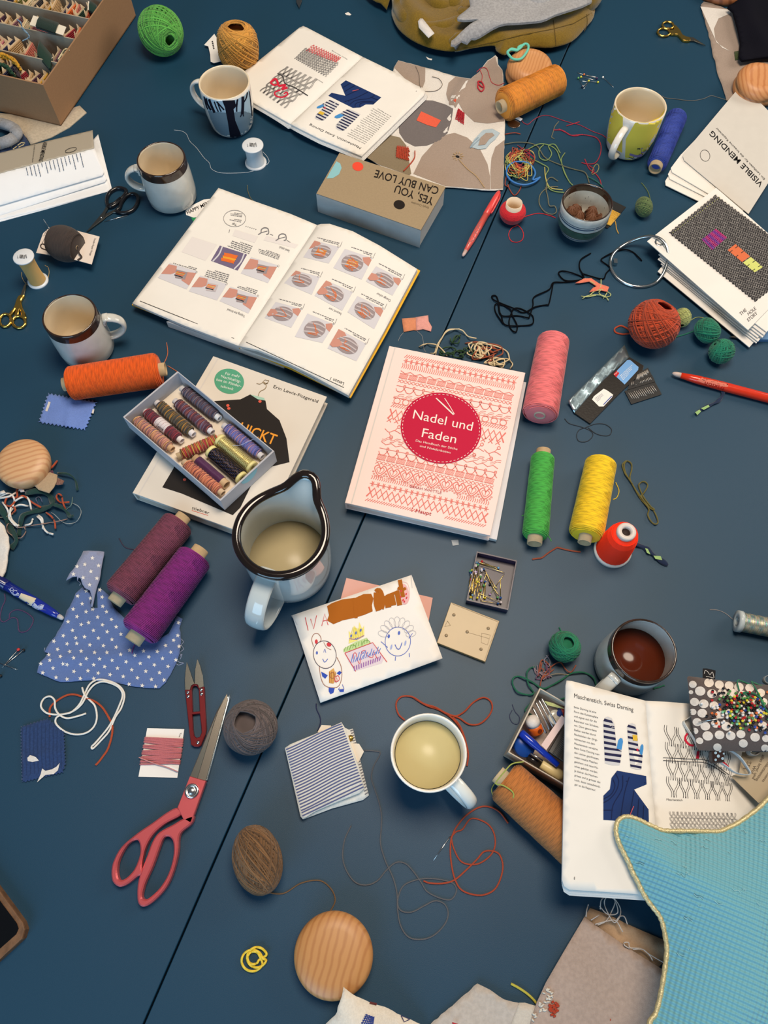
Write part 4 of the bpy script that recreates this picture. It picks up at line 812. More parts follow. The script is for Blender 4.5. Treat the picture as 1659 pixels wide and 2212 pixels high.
# ---------------------------------------------------------------- booklet at the right
t = thing('booklet', 'white booklet with bold black title, fanned beneath the swatch cards', 'book', U(1570, 330)); Z4 = zm(.3008, 1160, 0)
CQ = [(1478, 346), (1475, 337), (1478, 330), (1594, 192), (1602, 187), (1611, 190), (1720, 300), (1617, 462)]
for i, q in enumerate(([(1438, 400), (1437, 391), (1445, 378), (1560, 240), (1700, 330), (1600, 462), (1508, 434)], [(1447, 386), (1443, 376), (1449, 365), (1570, 230), (1700, 330), (1600, 462), (1522, 424)], [(1452, 372), (1449, 363), (1470, 335), (1580, 220), (1700, 330), (1600, 462), (1530, 418)], CQ)):
    slab('cover' if i == 3 else 'page', None, q, .004+.0022*i, .0012 if i < 3 else .0009, PAGEM if i < 3 else mat((206, 202, 194), .65, spec=.3, var=.03), None, parent=t)
d = MB(); sf = Pl(.0106); d.text('VISIBLE MENDING', *Z4((1626, 1318), (1258, 934)), (-7.6, 8), sf, mi=0, bold=1); d.text('Ein Leitfaden für die kreative Reparatur', *Z4((1640, 1285), (1290, 913)), (-2.7, 2.9), sf, mi=0); d.stroke(Z4(*oval((1207, 1117), 34, 41, -.3)), .9, sf, mi=0, closed=True); d.build('printing', BLACK, t)
# ---------------------------------------------------------------- swatch cards on a ring
Z8 = zm(.2767, 1200, 380); t = thing('swatch_cards', 'stack of white swatch cards on a large metal ring', 'swatch book', U(1570, 560)); rg = random.Random(5); CW = paper((232, 228, 222))
base = np.array([(1398, 521), (1547, 405.5), (1745, 580), (1616, 713)]); hole = np.array([1424, 524])
for i in range(8):
    a = -.05-.022*i+rg.uniform(-.02, .02) if i else 0; z = .026-.0028*i
    if i: q = [(hole+[4*0+6-rg.uniform(0, 10), 8+7.5*i+rg.uniform(-3, 3)])]; dx = q[0]-base[0]; P = [tuple(p+dx*[1, 1]*(1 if k in (0, 3) else .3)+([0, 0] if k != 3 else [22-6*i, -14-2*i])) for k, p in enumerate(base)]
    else: P = [tuple(p) for p in base]
    b = MB(); b.prism([U(*p, z) for p in dens(P, 40)], .0012, bev=.0002); b.build('card', CW, t)
sf = Pl(.026); TW = mat((62, 60, 62), .95, var=.75, vs=900, c2=(30, 28, 30), bump=.8, bs=1200)
zz = []; e = [(1446, 502), (1546, 421), (1742, 566), (1632, 650)]
for i in range(4):
    a, bq = np.array(e[i]), np.array(e[(i+1) % 4]); n = int(np.linalg.norm(bq-a)/4.4); nn = unit([-(bq-a)[1], (bq-a)[0]])
    for j in range(n): zz.append(tuple(a+(bq-a)*j/n+nn*(1.6 if j % 2 else -1.2)))
b = MB(); b.prism([U(*p, .0276) for p in zz], .0016, sm=False); b.build('tweed_swatch', TW, t)
d = MB(); sf = Pl(.0276); T = homog(UNIT, Z8((1140, 497), (1252, 412), (1340, 480), (1222, 580)))
for i in range(12): d.stroke([T((i/12+.04, 0)), T((i/12+.04, 1))], 2.3, sf, .0004, (0, 1, 0, 2)[i % 4])
T = homog(UNIT, Z8((1340, 575), (1400, 528), (1622, 715), (1560, 755)))
for i in range(15):
    x = i/15+.03; full = 4 < i < 10
    d.stroke([T((x, .02)), T((x, .52))], 2.6 if full else 1.6, sf, .0004, 3); d.stroke([T((x, .55)), T((x, .98))], 2.6 if full else 1.6, sf, .0004, 4)
for j in (.1, .3, .7, .9): d.stroke([T((0, j)), T((.3, j))], 1.3, sf, .0010, 5); d.stroke([T((.7, j)), T((1, j))], 1.3, sf, .0010, 5)
for i in range(0, 40, 2): d.stroke([Z8((1286-9.6*i, 165+7.2*i))[0], Z8((1279-9.6*i, 171+7.2*i))[0]], .7, sf, .0005, 4)
# herringbone strokes of the tweed
rg = random.Random(2); TT = homog(UNIT, e)
for i in range(30):
    for j in range(52):
        u, v = (i+.5)/30, (j+.5)/52; s = 1 if i % 2 else -1
        d.stroke([TT((u-.016, v-.008*s)), TT((u+.016, v+.008*s))], 1.0 if rg.random() < .8 else .6, sf, .0002, 6)
d.build('woven_darning', [ink((150, 40, 130)), ink((110, 50, 150)), ink((180, 40, 110)), ink((214, 112, 72)), ink((206, 212, 120)), ink((46, 44, 46)), ink((150, 146, 142))], t)
d = MB(); sf = Pl(.026)
for tx, o, x in (('THE', (1447, 1092), (1496, 1052)), ('HOLE', (1508, 1092), (1570, 1040)), ('STORY', (1506, 1140), (1580, 1078))): d.text(tx, *Z8(o, x), (-4, -6), sf, mi=0)
d.build('printing', [ink((70, 68, 70))], t)
b = MB(); cc = U(1380, 564, .012); hh = U(*hole, .029); th = np.linspace(0, 2*PI, 72)[:-1]; rr = .0415; a0 = math.atan2(*(hh-cc)[:2][::-1])
P = np.array([cc+[rr*math.cos(a), rr*math.sin(a), .018*max(0, math.cos(a-a0))**2*1.0-.010*(1-max(0, math.cos(a-a0)))] for a in th]); b.tube(P, .0026, 10, True); q = U(1329, 566, .004); b.box(q, (.009, .0055, .006), 1.5); b.build('ring', mat((196, 202, 204), .22, 1), t)
b = MB(); b.lathe([(.0046, 0), (.0072, 0), (.0072, .0008), (.0046, .0008)], U(*hole, .026), seg=28, close=True); b.build('eyelet', STEEL, t)
# ---------------------------------------------------------------- cardboard box of floss cards
KR = mat((158, 122, 90), .85, var=.07, vs=350, spec=.25); GRB = mat((170, 158, 138), .85, var=.06, vs=200)
B0 = U(132, 272, .002); uu = np.array([-.955, .297, 0]); uu = unit(uu); vv = np.array([.297, .955, 0]); vv = unit(vv); BH = .077; BLN = (U(303, 36, .002)-B0)@vv; BWD = .30; ZZ = np.array([0, 0, 1.])
def bp_(a, c, z): return B0+uu*a+vv*c+ZZ*z
t = thing('thread_box', 'open brown cardboard box divided into rows of floss cards', 'box', B0+uu*.15+vv*.15)
def wall(name, a0, a1, c0, c1, z0, z1, m, par=t):
    b = MB(); b.box(bp_((a0+a1)/2, (c0+c1)/2, (z0+z1)/2), (abs(a1-a0), abs(c1-c0), z1-z0), X=uu, Y=vv, Z=ZZ); return b.build(name, m, par)
wall('box_bottom', 0, BWD, 0, BLN, 0, .002, KR); wall('side_panel', 0, .0025, 0, BLN, 0, BH, KR); wall('front_panel', .0025, BWD, 0, .0025, 0, BH, KR); wall('back_panel', .0025, BWD, BLN-.0025, BLN, 0, BH, KR); wall('side_panel', BWD-.0025, BWD, .0025, BLN-.0025, 0, BH, KR)
DV = [.0]+[float((U(*q, BH)-B0)@vv) for q in ((123, 135), (168, 86), (203, 43), (241, 0))]+[BLN]
for v_ in DV[1:-1]: wall('divider', .003, BWD-.003, v_-.001, v_+.001, .002, BH-.002, GRB)
FCOL = {'crimson': (150, 24, 40), 'rust': (176, 78, 44), 'salmon': (202, 110, 92), 'navy': (36, 38, 76), 'dark green': (22, 56, 40), 'mauve': (120, 78, 92), 'sky blue': (112, 156, 186), 'tan': (184, 148, 100), 'plum': (78, 40, 62), 'olive': (112, 112, 52), 'mustard': (206, 160, 48), 'charcoal': (52, 48, 50), 'pink': (206, 128, 140), 'teal': (30, 98, 96), 'cream': (224, 208, 170), 'orange': (222, 102, 34)}
CRM = paper((228, 204, 168)); ORD = ['first', 'second', 'third', 'fourth', 'fifth', 'sixth', 'seventh', 'eighth', 'ninth', 'tenth', 'eleventh', 'twelfth', 'thirteenth', 'fourteenth', 'fifteenth', 'sixteenth']
def floss(a, c, z, lean, skew, col, lab, w=.030, h=.046, grp='floss cards standing in the brown box'):
    A = bp_(a, c, z); Zl = unit(ZZ*math.cos(lean)+uu*math.sin(lean)); Y = unit(vv*math.cos(skew)+uu*math.sin(skew)); X = unit(np.cross(Y, Zl)); t = thing('floss_card', lab, 'floss card', A, grp)
    o = [(-.5, 0), (.5, 0), (.5, .80), (.32, 1), (.22, .84), (-.22, .84), (-.32, 1), (-.5, .80)]; b = MB(); f = [A+Y*x*w+Zl*y*h for x, y in o]; n = len(o)
    b.add([p+X*.0004 for p in f]+[p-X*.0004 for p in f], [tuple(range(n)), tuple(range(2*n-1, n-1, -1))]+[(i, n+i, n+(i+1) % n, (i+1) % n) for i in range(n)], 0, False); b.build('card', CRM, t)
    b = MB(); L = np.linspace(.18, .76, 11)
    for y in L: b.tube(np.array([A+Y*w*.52*x+X*.0022*s+Zl*h*(y+.02*s) for x, s in ((-1, 0), (-.9, 1), (.9, 1), (1, 0), (.9, -1), (-.9, -1))]), .0013, 5, True)
    b.build('wound_thread', yarn(FCOL[col]), t)
ROWS = [('nearest', .004, .098, 'crimson mustard plum tan crimson cream navy mauve tan'.split()), ('second nearest', .020, .165, 'dark green mauve orange charcoal navy salmon rust tan navy crimson pink rust mauve salmon'.split()), ('middle', .010, .190, 'orange crimson tan rust cream dark_green pink sky_blue teal cream mauve tan plum rust plum'.replace('_', ' ').split(' ')), ('second farthest', .012, .18, 'rust dark_green salmon orange navy tan mustard tan charcoal cream olive mustard navy tan'.split())]
rg = random.Random(8)
for k, (rn, a0, a1, cols) in enumerate(ROWS):
    cols = [c.replace('_', ' ') for c in cols]; cols = [c for c in cols if c in FCOL]; n = len(cols)
    for i, cl in enumerate(cols):
        a = a0+(a1-a0)*i/max(1, n-1)+rg.uniform(-.001, .001)
        if k == 2 and .028 < a < .075: continue
        if k == 1 and .026 < a < .046: continue
        floss(a+.006, (DV[k]+DV[k+1])/2+rg.uniform(-.004, .004), .025+rg.uniform(-.004, .006), rg.uniform(-.1, .25), rg.uniform(-.25, .25), cl, 'cream floss card with %s thread, %s in the %s row of the box' % (cl, ORD[i], rn))
# card lying across the divider, folded card, skeins and loops
def lying(label, q, z, dz, c0, c1, col):
    P = np.array([U(*p, z) for p in q]); t = thing('floss_card', label, 'floss card', P.mean(0)-[0, 0, dz]); b = MB(); b.prism(P, .0008); b.build('card', paper((232, 224, 206)), t)
    b = MB(); T = lambda s, w: P[0]+(P[1]-P[0])*s+(P[3]-P[0])*w
    for s in np.linspace(c0, c1, 22):
        b.tube(np.array([T(s, -.04)+[0, 0, -.0006], T(s, .0)+[0, 0, .0015], T(s+.004, .5)+[0, 0, .0032], T(s, 1)+[0, 0, .0015], T(s, 1.04)+[0, 0, -.0006], T(s, .5)+[0, 0, -.003]]), .0016, 5, True)
    b.build('wound_thread', yarn(col), t); return t
lying('white floss card with dark green thread lying across a divider of the brown box', [(72, 33), (143, 58), (136, 76), (64, 53)], .083, .004, .22, .76, (18, 44, 34))
lying('white card of dark green thread tilted in the second nearest row of the box', [(84, 89), (114, 124), (108, 131), (80, 117)], .074, .004, .10, .92, (14, 50, 36))
lying('white floss card with bottle green thread in the far corner of the box', [(190, 2), (209, 14), (202, 26), (189, 20)], .073, .004, .3, .95, (10, 48, 36))
def skein(label, q, z, r, m, n=7, seed=0, nm='thread_skein'):
    rg = random.Random(seed); b = MB()
    for i in range(n):
        p = cat([(x+rg.uniform(-1.6, 1.6), y+rg.uniform(-1.6, 1.6)) for x, y in q], 6); P = np.array([U(*x, z+rg.uniform(-.001, .004)*1) for x in p]); b.tube(P+[0, 0, (i % 4)*r], r, 6)
    return tag(b.build(nm, m), label, 'thread')
skein('mustard yellow thread skein curled in the nearest row of the box', [(-12, 133), (8, 126), (24, 131), (36, 140), (44, 150)], .068, .0024, yarn((206, 150, 30)), 9, 1)
skein('dark green thread skein below the mustard one in the nearest row', [(-14, 150), (8, 148), (22, 156), (32, 168)], .064, .0026, yarn((16, 64, 40)), 9, 2)
skein('dark aubergine thread skein next to the mustard skein', [(34, 152), (40, 163), (46, 175)], .064, .0022, yarn((52, 36, 44)), 7, 3)
skein('light blue thread hanging over a divider of the box', [(38, 44), (46, 50), (50, 62), (60, 74), (62, 82), (50, 88)], .079, .0009, yarn((124, 158, 184)), 2, 4)
skein('cream cord loop at the end of the second nearest row', [(126, 132), (134, 118), (142, 109), (150, 110)], .072, .0009, yarn((222, 208, 170)), 4, 5)
# ---------------------------------------------------------------- shallow grey box of variegated spools
zr = .0245+min((abs(np.linalg.norm(U(476, 1081, z)[:2]-U(478.6, 1102, .0245)[:2])), z-.0245) for z in np.arange(.026, .07, .0005))[1]
RIM = np.array([U(*p, zr) for p in Z2((118, 566), (510, 238), (1203, 812), (818, 1168))]); FLO = RIM*[1, 1, 0]+[0, 0, .0222]; cn = RIM.mean(0)
t = thing('thread_box', 'shallow grey cardboard box holding eleven variegated spools', 'box', cn*[1, 1, 0]+[0, 0, .0222]); GB = mat((178, 178, 184), .75, var=.04, vs=60)
for i in range(4):
    a, bq = RIM[i], RIM[(i+1) % 4]; inn = lambda p: cn+(p-cn)*[.975, .975, 1]; b = MB(); b.prism([a, bq, inn(bq), inn(a)], zr-.0222); b.build('side_panel', GB, t)
b = MB(); b.prism((cn+(RIM-cn)*.98)*[1, 1, 0]+[0, 0, .0236], .0012); b.build('box_bottom', mat((226, 214, 196), .7), t)
d = MB(); mid = (RIM[1]*0+RIM[2]*.52+RIM[3]*.48); oo = unit(np.cross(RIM[3]-RIM[2], ZZ)); oo = oo if oo@(mid-cn) > 0 else -oo
ax = unit(RIM[3]-RIM[2]); rr = .0145; P = [mid+oo*.0004+ax*rr*math.cos(a)+[0, 0, -.0002-rr*math.sin(a)*.95] for a in np.linspace(0, PI, 18)]
d.add(P, [tuple(range(len(P)))], 0, False); d.build('round_sticker', ink((140, 190, 204)), t)
VAR = [('tan and lilac', [(198, 142, 122), (140, 92, 110), (214, 168, 112), (120, 96, 112)], (215, 590), (452, 782), (214, 178, 140)), ('burgundy, banded by a white label', [(112, 24, 44), (66, 24, 52), (150, 40, 58), (54, 26, 44)], (288, 535), (520, 722), (236, 226, 222)),
       ('olive and gold', [(58, 54, 44), (178, 124, 36), (64, 58, 62), (104, 86, 40)], (380, 480), (605, 675), (236, 228, 226)), ('plum and slate', [(88, 36, 54), (110, 104, 130), (72, 34, 52), (150, 76, 70)], (510, 468), (738, 660), (232, 226, 226)),
       ('slate and brown', [(74, 70, 92), (96, 54, 58), (62, 44, 62), (126, 108, 112)], (560, 378), (790, 560), (234, 230, 228)), ('red, yellow and green, lying crosswise', [(160, 44, 42), (190, 176, 52), (90, 100, 44), (206, 92, 44)], (535, 838), (800, 722), (226, 204, 166)),
       ('lilac blue', [(96, 104, 176), (148, 112, 150), (70, 80, 150), (190, 140, 150)], (862, 645), (1095, 835), (236, 232, 234)), ('copper', [(206, 126, 96), (110, 58, 66), (222, 150, 112), (150, 80, 80)], (575, 905), (812, 1098), (224, 200, 170))]
for nm, cols, a, c, tc in VAR:
    q0, q1 = Z2(a, c); r = .0074; zf_ = .0238
    tt, A, D, L, X, Y = cone('small_spool', 'small spool of %s variegated thread in the grey box' % nm, q0, q1, r, r, ramp(cols, .61, nm), .006, .006, .0046, core=mat(tc, .6), turns=13, passes=7, rt=.0008, z0=zf_, rnd=.004, group='small spools in the grey box')
    if 'label' in nm:
        b = MB(); b.lathe([(r*1.1, L*.36), (r*1.1, L*.68)], A, D, 32); b.f = b.f[:32]; b.m = b.m[:32]; b.s = b.s[:32]; lb = b.build('paper_band', mat((214, 206, 210), .5), tt)
        k = MB(); k.text('Venne', *Z2((352, 632), (405, 668)), (3.2, -6.2), Bv(b), .0004, 0); k.build('lettering', ink((50, 44, 50)), lb)
for nm, cols, a, c in (('pale gold glitter', [(214, 196, 120), (246, 236, 170), (170, 150, 80), (226, 214, 150)], (828, 745), (1030, 915)), ('black glitter', [(20, 20, 28), (60, 70, 120), (14, 14, 20), (120, 90, 60), (20, 22, 30)], (762, 825), (955, 992))):
    q0, q1 = Z2(a, c); cone('small_spool', 'small spool of %s thread with cream end caps in the grey box' % nm, q0, q1, .0082, .0082, ramp(cols, 3.3, nm, .3, 0, .6, 'CONSTANT'), .005, .005, .005, core=mat((226, 214, 150), .5), turns=60, passes=3, rt=.00045, z0=.0238, rnd=0, flange=(.0092, .004, mat((228, 218, 150), .45)), group='small spools in the grey box')
q0, q1 = Z2((655, 880), (830, 1030)); cone('small_spool', 'small spool of deep purple silk on a tan tube in the grey box', q0, q1, .0068, .0068, mat((74, 16, 74), .4, sheen=.4), .006, .008, .0064, core=mat((212, 180, 140), .6), turns=60, passes=2, rt=.0003, z0=.0238, rnd=0, group='small spools in the grey box')
thread('thread', 'loose pale blue thread draped across the small spools', Z2((905, 770), (960, 768), (1010, 745), (1080, 715)), mat((176, 188, 220), .6), .0003, lift=.042)
# ---------------------------------------------------------------- pin box, lid and pins
Z9 = zm(.3134, 840, 1180); PBX = mat((48, 36, 62), .14, trans=.2, ior=1.3, spec=.5); PQ = Z9((607, 35), (884, 98), (822, 440), (535, 372)); t = thing('pin_box', 'open dark violet plastic box of glass-headed pins', 'box', U(*np.mean(PQ, 0)))
TP = np.array([U(*p, .0125) for p in PQ]); cn = TP.mean(0)
for i in range(4):
    a, bq = TP[i], TP[(i+1) % 4]; inn = lambda p: cn+(p-cn)*[.95, .95, 1]; b = MB(); b.prism([a, bq, inn(bq), inn(a)], .0125); b.build('side_panel', PBX, t)
b = MB(); b.prism((cn+(TP-cn)*.96)*[1, 1, 0]+[0, 0, .0016], .0014); b.build('box_bottom', mat((40, 30, 50), .35), t)
PC = {'white': (232, 222, 226), 'yellow': (222, 206, 64), 'green': (92, 156, 92), 'blue': (42, 84, 150), 'red': (196, 40, 40), 'black': (24, 22, 28), 'pale blue': (110, 160, 200), 'lilac': (176, 150, 190)}
GP = mat((226, 196, 120), .25, 1); rg = random.Random(12)
pins = [((605, 112), (750, 152), 'pale blue', 1), ((642, 105), (758, 160), 'red', 0), ((755, 148), (610, 108), 'pale blue', 0), ((618, 120), (800, 184), 'blue', 0), ((640, 160), (760, 345), 'white', 0), ((653, 158), (748, 300), 'blue', 0), ((697, 262), (750, 290), 'black', 0), ((750, 353), (660, 160), 'green', 0), ((771, 355), (770, 225), 'blue', 0), ((773, 387), (612, 322), 'white', 0), ((697, 332), (797, 190), 'lilac', 0), ((752, 395), (630, 375), 'blue', 0), ((656, 270), (648, 385), 'green', 0), ((600, 137), (560, 310), 'white', 0)]
hc = ['yellow', 'green', 'white', 'pale blue', 'red', 'white', 'black', 'blue', 'yellow', 'green', 'lilac', 'white']
for i in range(26):
    up_ = i % 3 == 0; x = rg.uniform(560, 665); y = rg.uniform(125, 250) if not up_ else rg.uniform(300, 385); L = rg.uniform(120, 170)*(1 if not up_ else -1); y2 = min(385, max(112, y+L)); pins.append(((x, y), (min(690, max(548, x+rg.uniform(-35, 45)-(y2-y)*.1)), y2), hc[i % len(hc)], 1 if i % 2 else 0))
for i, (h_, e_, c_, g_) in enumerate(pins): pinned('pin', 'gold shanked pin with %s glass head lying in the violet pin box' % c_, *Z9(h_, e_), gloss(PC[c_]), z0=.0017+.0006*(i % 5), hr=.0017, zt=.0022+.0006*(i % 4), group='pins in the violet box', ms=GP)
LQ = Z9((428, 385), (762, 515), (665, 797), (330, 665)); t = thing('box_lid', 'clear lid of the pin box lying beside it', 'lid', U(*np.mean(LQ, 0))); b = MB(); b.prism([U(*p, .006) for p in LQ], .0058, bev=.0008); b.build('lid_plate', mat((176, 152, 110), .3, spec=.4, var=.05, vs=30), t)
d = MB(); sf = Pl(.006)
for p in ((448, 473), (396, 615), (540, 590), (685, 566), (635, 710)): d.lathe([(1e-4, .0012), (.0016, .0011), (.0021, 0)], U(*Z9(p)[0], .006), seg=16); 
d.build('moulded_stud', mat((150, 132, 104), .15, spec=.6), t)
d = MB(); d.stroke(Z9((640, 598), (700, 612), (680, 680), (638, 664)), .7, sf, closed=True); d.stroke(Z9((540, 592), (690, 636)), .5, sf); d.stroke(Z9((404, 515), (425, 545), (385, 553)), 1, sf, closed=True)
d.stroke([Z9(q)[0] for q in dens([(436, 395), (752, 520), (660, 785)], 40, False)], .7, sf); d.build('moulded_marks', ink((150, 132, 104)), t)
# ---------------------------------------------------------------- sewing box
SB = [(1166, 1485.5), (1330, 1580), (1290, 1737), (1097, 1625)]; TP = np.array([U(*p, .036) for p in SB]); cn = TP.mean(0); t = thing('sewing_box', 'small open card box of sewing tools under the booklet', 'box', cn*[1, 1, 0]); SBM = mat((196, 184, 166), .6, var=.05, vs=60)
for i in range(4):
    a, bq = TP[i], TP[(i+1) % 4]; inn = lambda p: cn+(p-cn)*[.965, .965, 1]; b = MB(); b.prism([a, bq, inn(bq), inn(a)], .036, bev=.0006); b.build('side_panel', SBM, t)
b = MB(); b.prism((cn+(TP-cn)*.97)*[1, 1, 0]+[0, 0, .0016], .0015); b.build('box_bottom', mat((206, 188, 176), .7), t)
def stick(name, label, cat_, a, bq, r, z, m, prof=((0, 1), (1, 1)), grp=None):
    A, B = [U(*p, z) for p in Z9(a, bq)]; L = np.linalg.norm(B-A); k = MB(); k.lathe([(max(1e-4, r*f), L*s) for s, f in prof], A, B-A, 18); return tag(k.build(name, m), label, cat_, grp)
for i, (a, bq) in enumerate((((990, 1110), (1085, 1290)), ((1010, 1070), (1110, 1270)), ((1030, 1055), (1135, 1250)), ((1050, 1045), (1160, 1235)))): stick('metal_needle', 'thick steel needle, %s of four side by side in the sewing box' % ORD[i], 'needle', a, bq, .0013, .020+.002*i, STEEL, ((0, .3), (.04, .9), (.1, 1), (.95, 1), (1, .6)), 'steel needles in the sewing box')
q = U(*Z9((1010, 1268))[0], .016); t = thing('thimble', 'orange and white thimble toy with cut-out eyes in the sewing box', 'thimble', q-[0, 0, .012]); b = MB(); ax_ = U(*Z9((980, 1180))[0], .024)-U(*Z9((1020, 1275))[0], .012); L = np.linalg.norm(ax_); o = U(*Z9((1020, 1280))[0], .012)
b.lathe([(.0086, 0), (.0094, .002), (.0088, L*.36), (.0086, L*.55)], o, ax_, 28); b.build('orange_base', mat((224, 104, 30), .4), t); k = MB(); k.lathe([(.0087, L*.55), (.0084, L*.78), (.007, L*.98), (.004, L*1.08), (1e-4, L*1.12)], o, ax_, 28); k.build('white_cap', mat((226, 218, 212), .5, bump=.4, bs=700), t)
d = MB(); sv = Bv(b)
for c in ((972, 1245), (1030, 1225), (1040, 1275)): d.decal(Z9(*oval(c, 14, 17, .5, 10)), sv, .0006, 3)
d.build('cut_outs', ink((110, 40, 14)), t)
b = MB(); o = U(*Z9((925, 1375))[0], .010); ta = thing('tape_measure', 'round blue tape measure in the corner of the sewing box', 'tape measure', o-[0, 0, .008]); b.lathe([(1e-4, -.008), (.0112, -.008), (.0125, -.006), (.0125, .007), (.0112, .009), (1e-4, .009)], o, (.1, -.25, 1), 40); b.build('case', mat((22, 78, 176), .3), ta)
t_, mbs, A, D, L = pen('seam_ripper', 'glossy blue handle lying over the round blue tape measure', *Z9((905, 1280), (1165, 1510)), .0046, [('handle', mat((20, 54, 178), .18, coat=.4), [(0, .1), (.01, .7), (.04, 1), (.35, 1.05), (.5, .8), (1, .75), (1, .1)])], None, z0=.022, cat_='tool')
stick('marker', 'black marker cap lying below the blue handle in the sewing box', 'pen', (955, 1450), (1045, 1510), .0042, .014, gloss((28, 24, 26)), ((0, .8), (.02, 1), (1, 1)))
stick('chalk_holder', 'cream plastic chalk holder at the near wall of the sewing box', 'tool', (1050, 1500), (1200, 1590), .0060, .018, mat((226, 206, 150), .35), ((0, .75), (.05, .85), (.4, .95), (.85, 1), (1, .7)))
stick('steel_pin', 'thin steel shaft between the marker cap and the chalk holder', 'tool', (975, 1425), (1060, 1480), .0012, .024, STEEL)
P = [U(*p, .030) for p in Z9((1205, 1240), (1420, 1420), (1330, 1570), (1100, 1415))]; t = thing('comb', 'black ridged plastic comb half covered by the booklet', 'comb', P[0]*[1, 1, 0]+[0, 0, .02]); b = MB(); b.prism(P, .005, bev=.0008); b.build('back_plate', mat((32, 32, 32), .4), t); b = MB(); e0, e1, f0 = P[0], P[3], P[1]
for i in range(16): s = (i+.8)/17; a = e0+(f0-e0)*.10+(e1-e0)*s; b.tube(np.array([a, a+(f0-e0)*.2])+[0, 0, .0004], .0006, 5)
b.build('ridge', mat((70, 70, 68), .4), t)
slab('paper_card', 'pale pink paper card with a pencil line, standing in the sewing box', Z9((1190, 1165), (1225, 1195), (1085, 1405), (1050, 1370)), .031, .0006, paper((232, 206, 200)), 'card')
slab('fabric_scrap', 'pale green leaf shaped scrap in the sewing box', Z9((1070, 1065), (1130, 1080), (1215, 1120), (1160, 1112), (1095, 1095)), .030, .0008, cloth((184, 190, 128)), 'fabric')
b = MB(); o = U(*Z9((1150, 1182))[0], .022); b.lathe([(1e-4, 0), (.008, 0), (.0095, .002), (.008, .004), (.003, .0025), (1e-4, .003)], o, seg=28); tag(b.build('glass_button', mat((196, 190, 176), .08, coat=.5)), 'round glass button next to the steel needles', 'button')
for i, c in enumerate(((1180, 1150, (36, 60, 130), 'blue'), (1195, 1145, (170, 60, 50), 'rust'))): b = MB(); b.ball(U(c[0]*.3134+840, c[1]*.3134+1180, .022), .006, 10); tag(b.build('thread_bobbin', yarn(c[2])), 'small %s thread bobbin at the far end of the sewing box' % c[3], 'bobbin')
# ---------------------------------------------------------------- cloths
def fold(a, bq, w, h):     # a raised crease between two pixels
    A, B = U(*a)[:2], U(*bq)[:2]; ab = B-A; L2 = ab@ab
    def f(x, y):
        p = np.array([x, y])-A; s = np.clip(p@ab/L2, 0, 1); d = np.hypot(*(p-ab*s)); return h*math.exp(-(d/w)**2)
    return f
def mix(base, amp, sc, seed, *fs): return lambda x, y: base+amp*(1+nz(x, y, sc, seed))+sum(f(x, y) for f in fs)
LINEN = (206, 200, 190); TAUPE = cloth((160, 142, 128)); GREYT = cloth((112, 104, 102)); OLV = cloth((134, 120, 96)); MILK = cloth((222, 216, 208)); ORP = cloth((226, 92, 62)); RUST = yarn((184, 62, 28)); REDT = yarn((190, 30, 44)); DGOLD = yarn((200, 164, 110))
ZC3 = zm(.3376, 800, 0)
zf = mix(.0018, .0030, 16, 3, fold((1070, 125), (1030, 175), .016, .018), fold((985, 225), (1015, 180), .012, .008), fold((962, 290), (985, 225), .008, .004))
t = thing('patched_cloth', 'white cloth with grey and beige circles and bright darned patches', 'fabric', U(985, 270))
CP = ZC3((152, 432), (178, 386), (340, 428), (550, 490), (640, 503), (692, 462), (750, 385), (800, 355), (815, 365), (818, 415), (847, 450), (862, 800), (855, 1000), (850, 1212), (770, 1220), (480, 1196), (300, 1150), (60, 1060), (-30, 1000), (-60, 980), (60, 700))
fabric('cloth_sheet', None, CP, MILK, zf, .0008, .006, parent=t, ragged=.8, seed=2); sf = Pl(zf); d = MB()
for q, mi in (([(152, 432), (178, 388), (352, 432), (350, 520), (335, 560), (240, 520)], 0), ([(545, 490), (638, 505), (600, 590), (545, 690), (505, 672), (485, 600), (500, 530)], 0), ([(640, 505), (700, 456), (752, 390), (800, 360), (815, 420), (845, 450), (858, 775), (750, 790), (665, 780), (600, 720), (560, 650), (592, 590)], 0), ([(300, 640), (400, 643), (480, 668), (530, 695), (520, 770), (495, 850), (440, 902), (360, 932), (285, 937), (222, 905), (185, 850), (180, 780)], 1), ([(60, 870), (110, 860), (190, 880), (230, 930), (262, 1112), (250, 1120), (60, 1055), (-20, 1010)], 2), ([(540, 850), (620, 880), (700, 950), (750, 1050), (766, 1130), (766, 1212), (480, 1190), (275, 1112), (330, 1000), (420, 900), (490, 860)], 0), ([(858, 895), (800, 940), (775, 1010), (768, 1100), (770, 1210), (850, 1205)], 0)):
    d.decal(ZC3(*q), sf, .0004, 9, mi)
d.build('circle_print', [TAUPE, GREYT, OLV], t)
d = MB(); d.decal(ZC3((325, 712), (452, 770), (420, 815), (365, 800), (295, 770)), sf, .0009, 8, 0); d.build('orange_patch', ORP, t)
d = MB(); d.decal(ZC3((640, 940), (665, 890), (720, 832), (780, 822), (830, 850), (800, 890), (770, 915), (740, 950), (690, 955)), sf, .0012, 8, 0); d.decal(ZC3((690, 930), (705, 880), (740, 850), (780, 850), (795, 865), (760, 890), (735, 925)), sf, .0018, 8, 1); d.build('blue_patch', [cloth((172, 188, 196)), TAUPE], t)
d = MB()
T = homog(UNIT, ZC3((562, 692), (602, 724), (596, 797), (543, 762)))
for i in range(9): d.tube([sf.at(*T((s, (i+.5)/9+.03*math.sin(s*20))), .0012+.0004*math.sin(s*30+i)) for s in np.linspace(0, 1, 14)], .0009, 5, mi=0)
d.build('red_darning', REDT, t); d = MB(); T = homog(UNIT, ZC3((170, 936), (246, 946), (240, 1026), (165, 1004)))
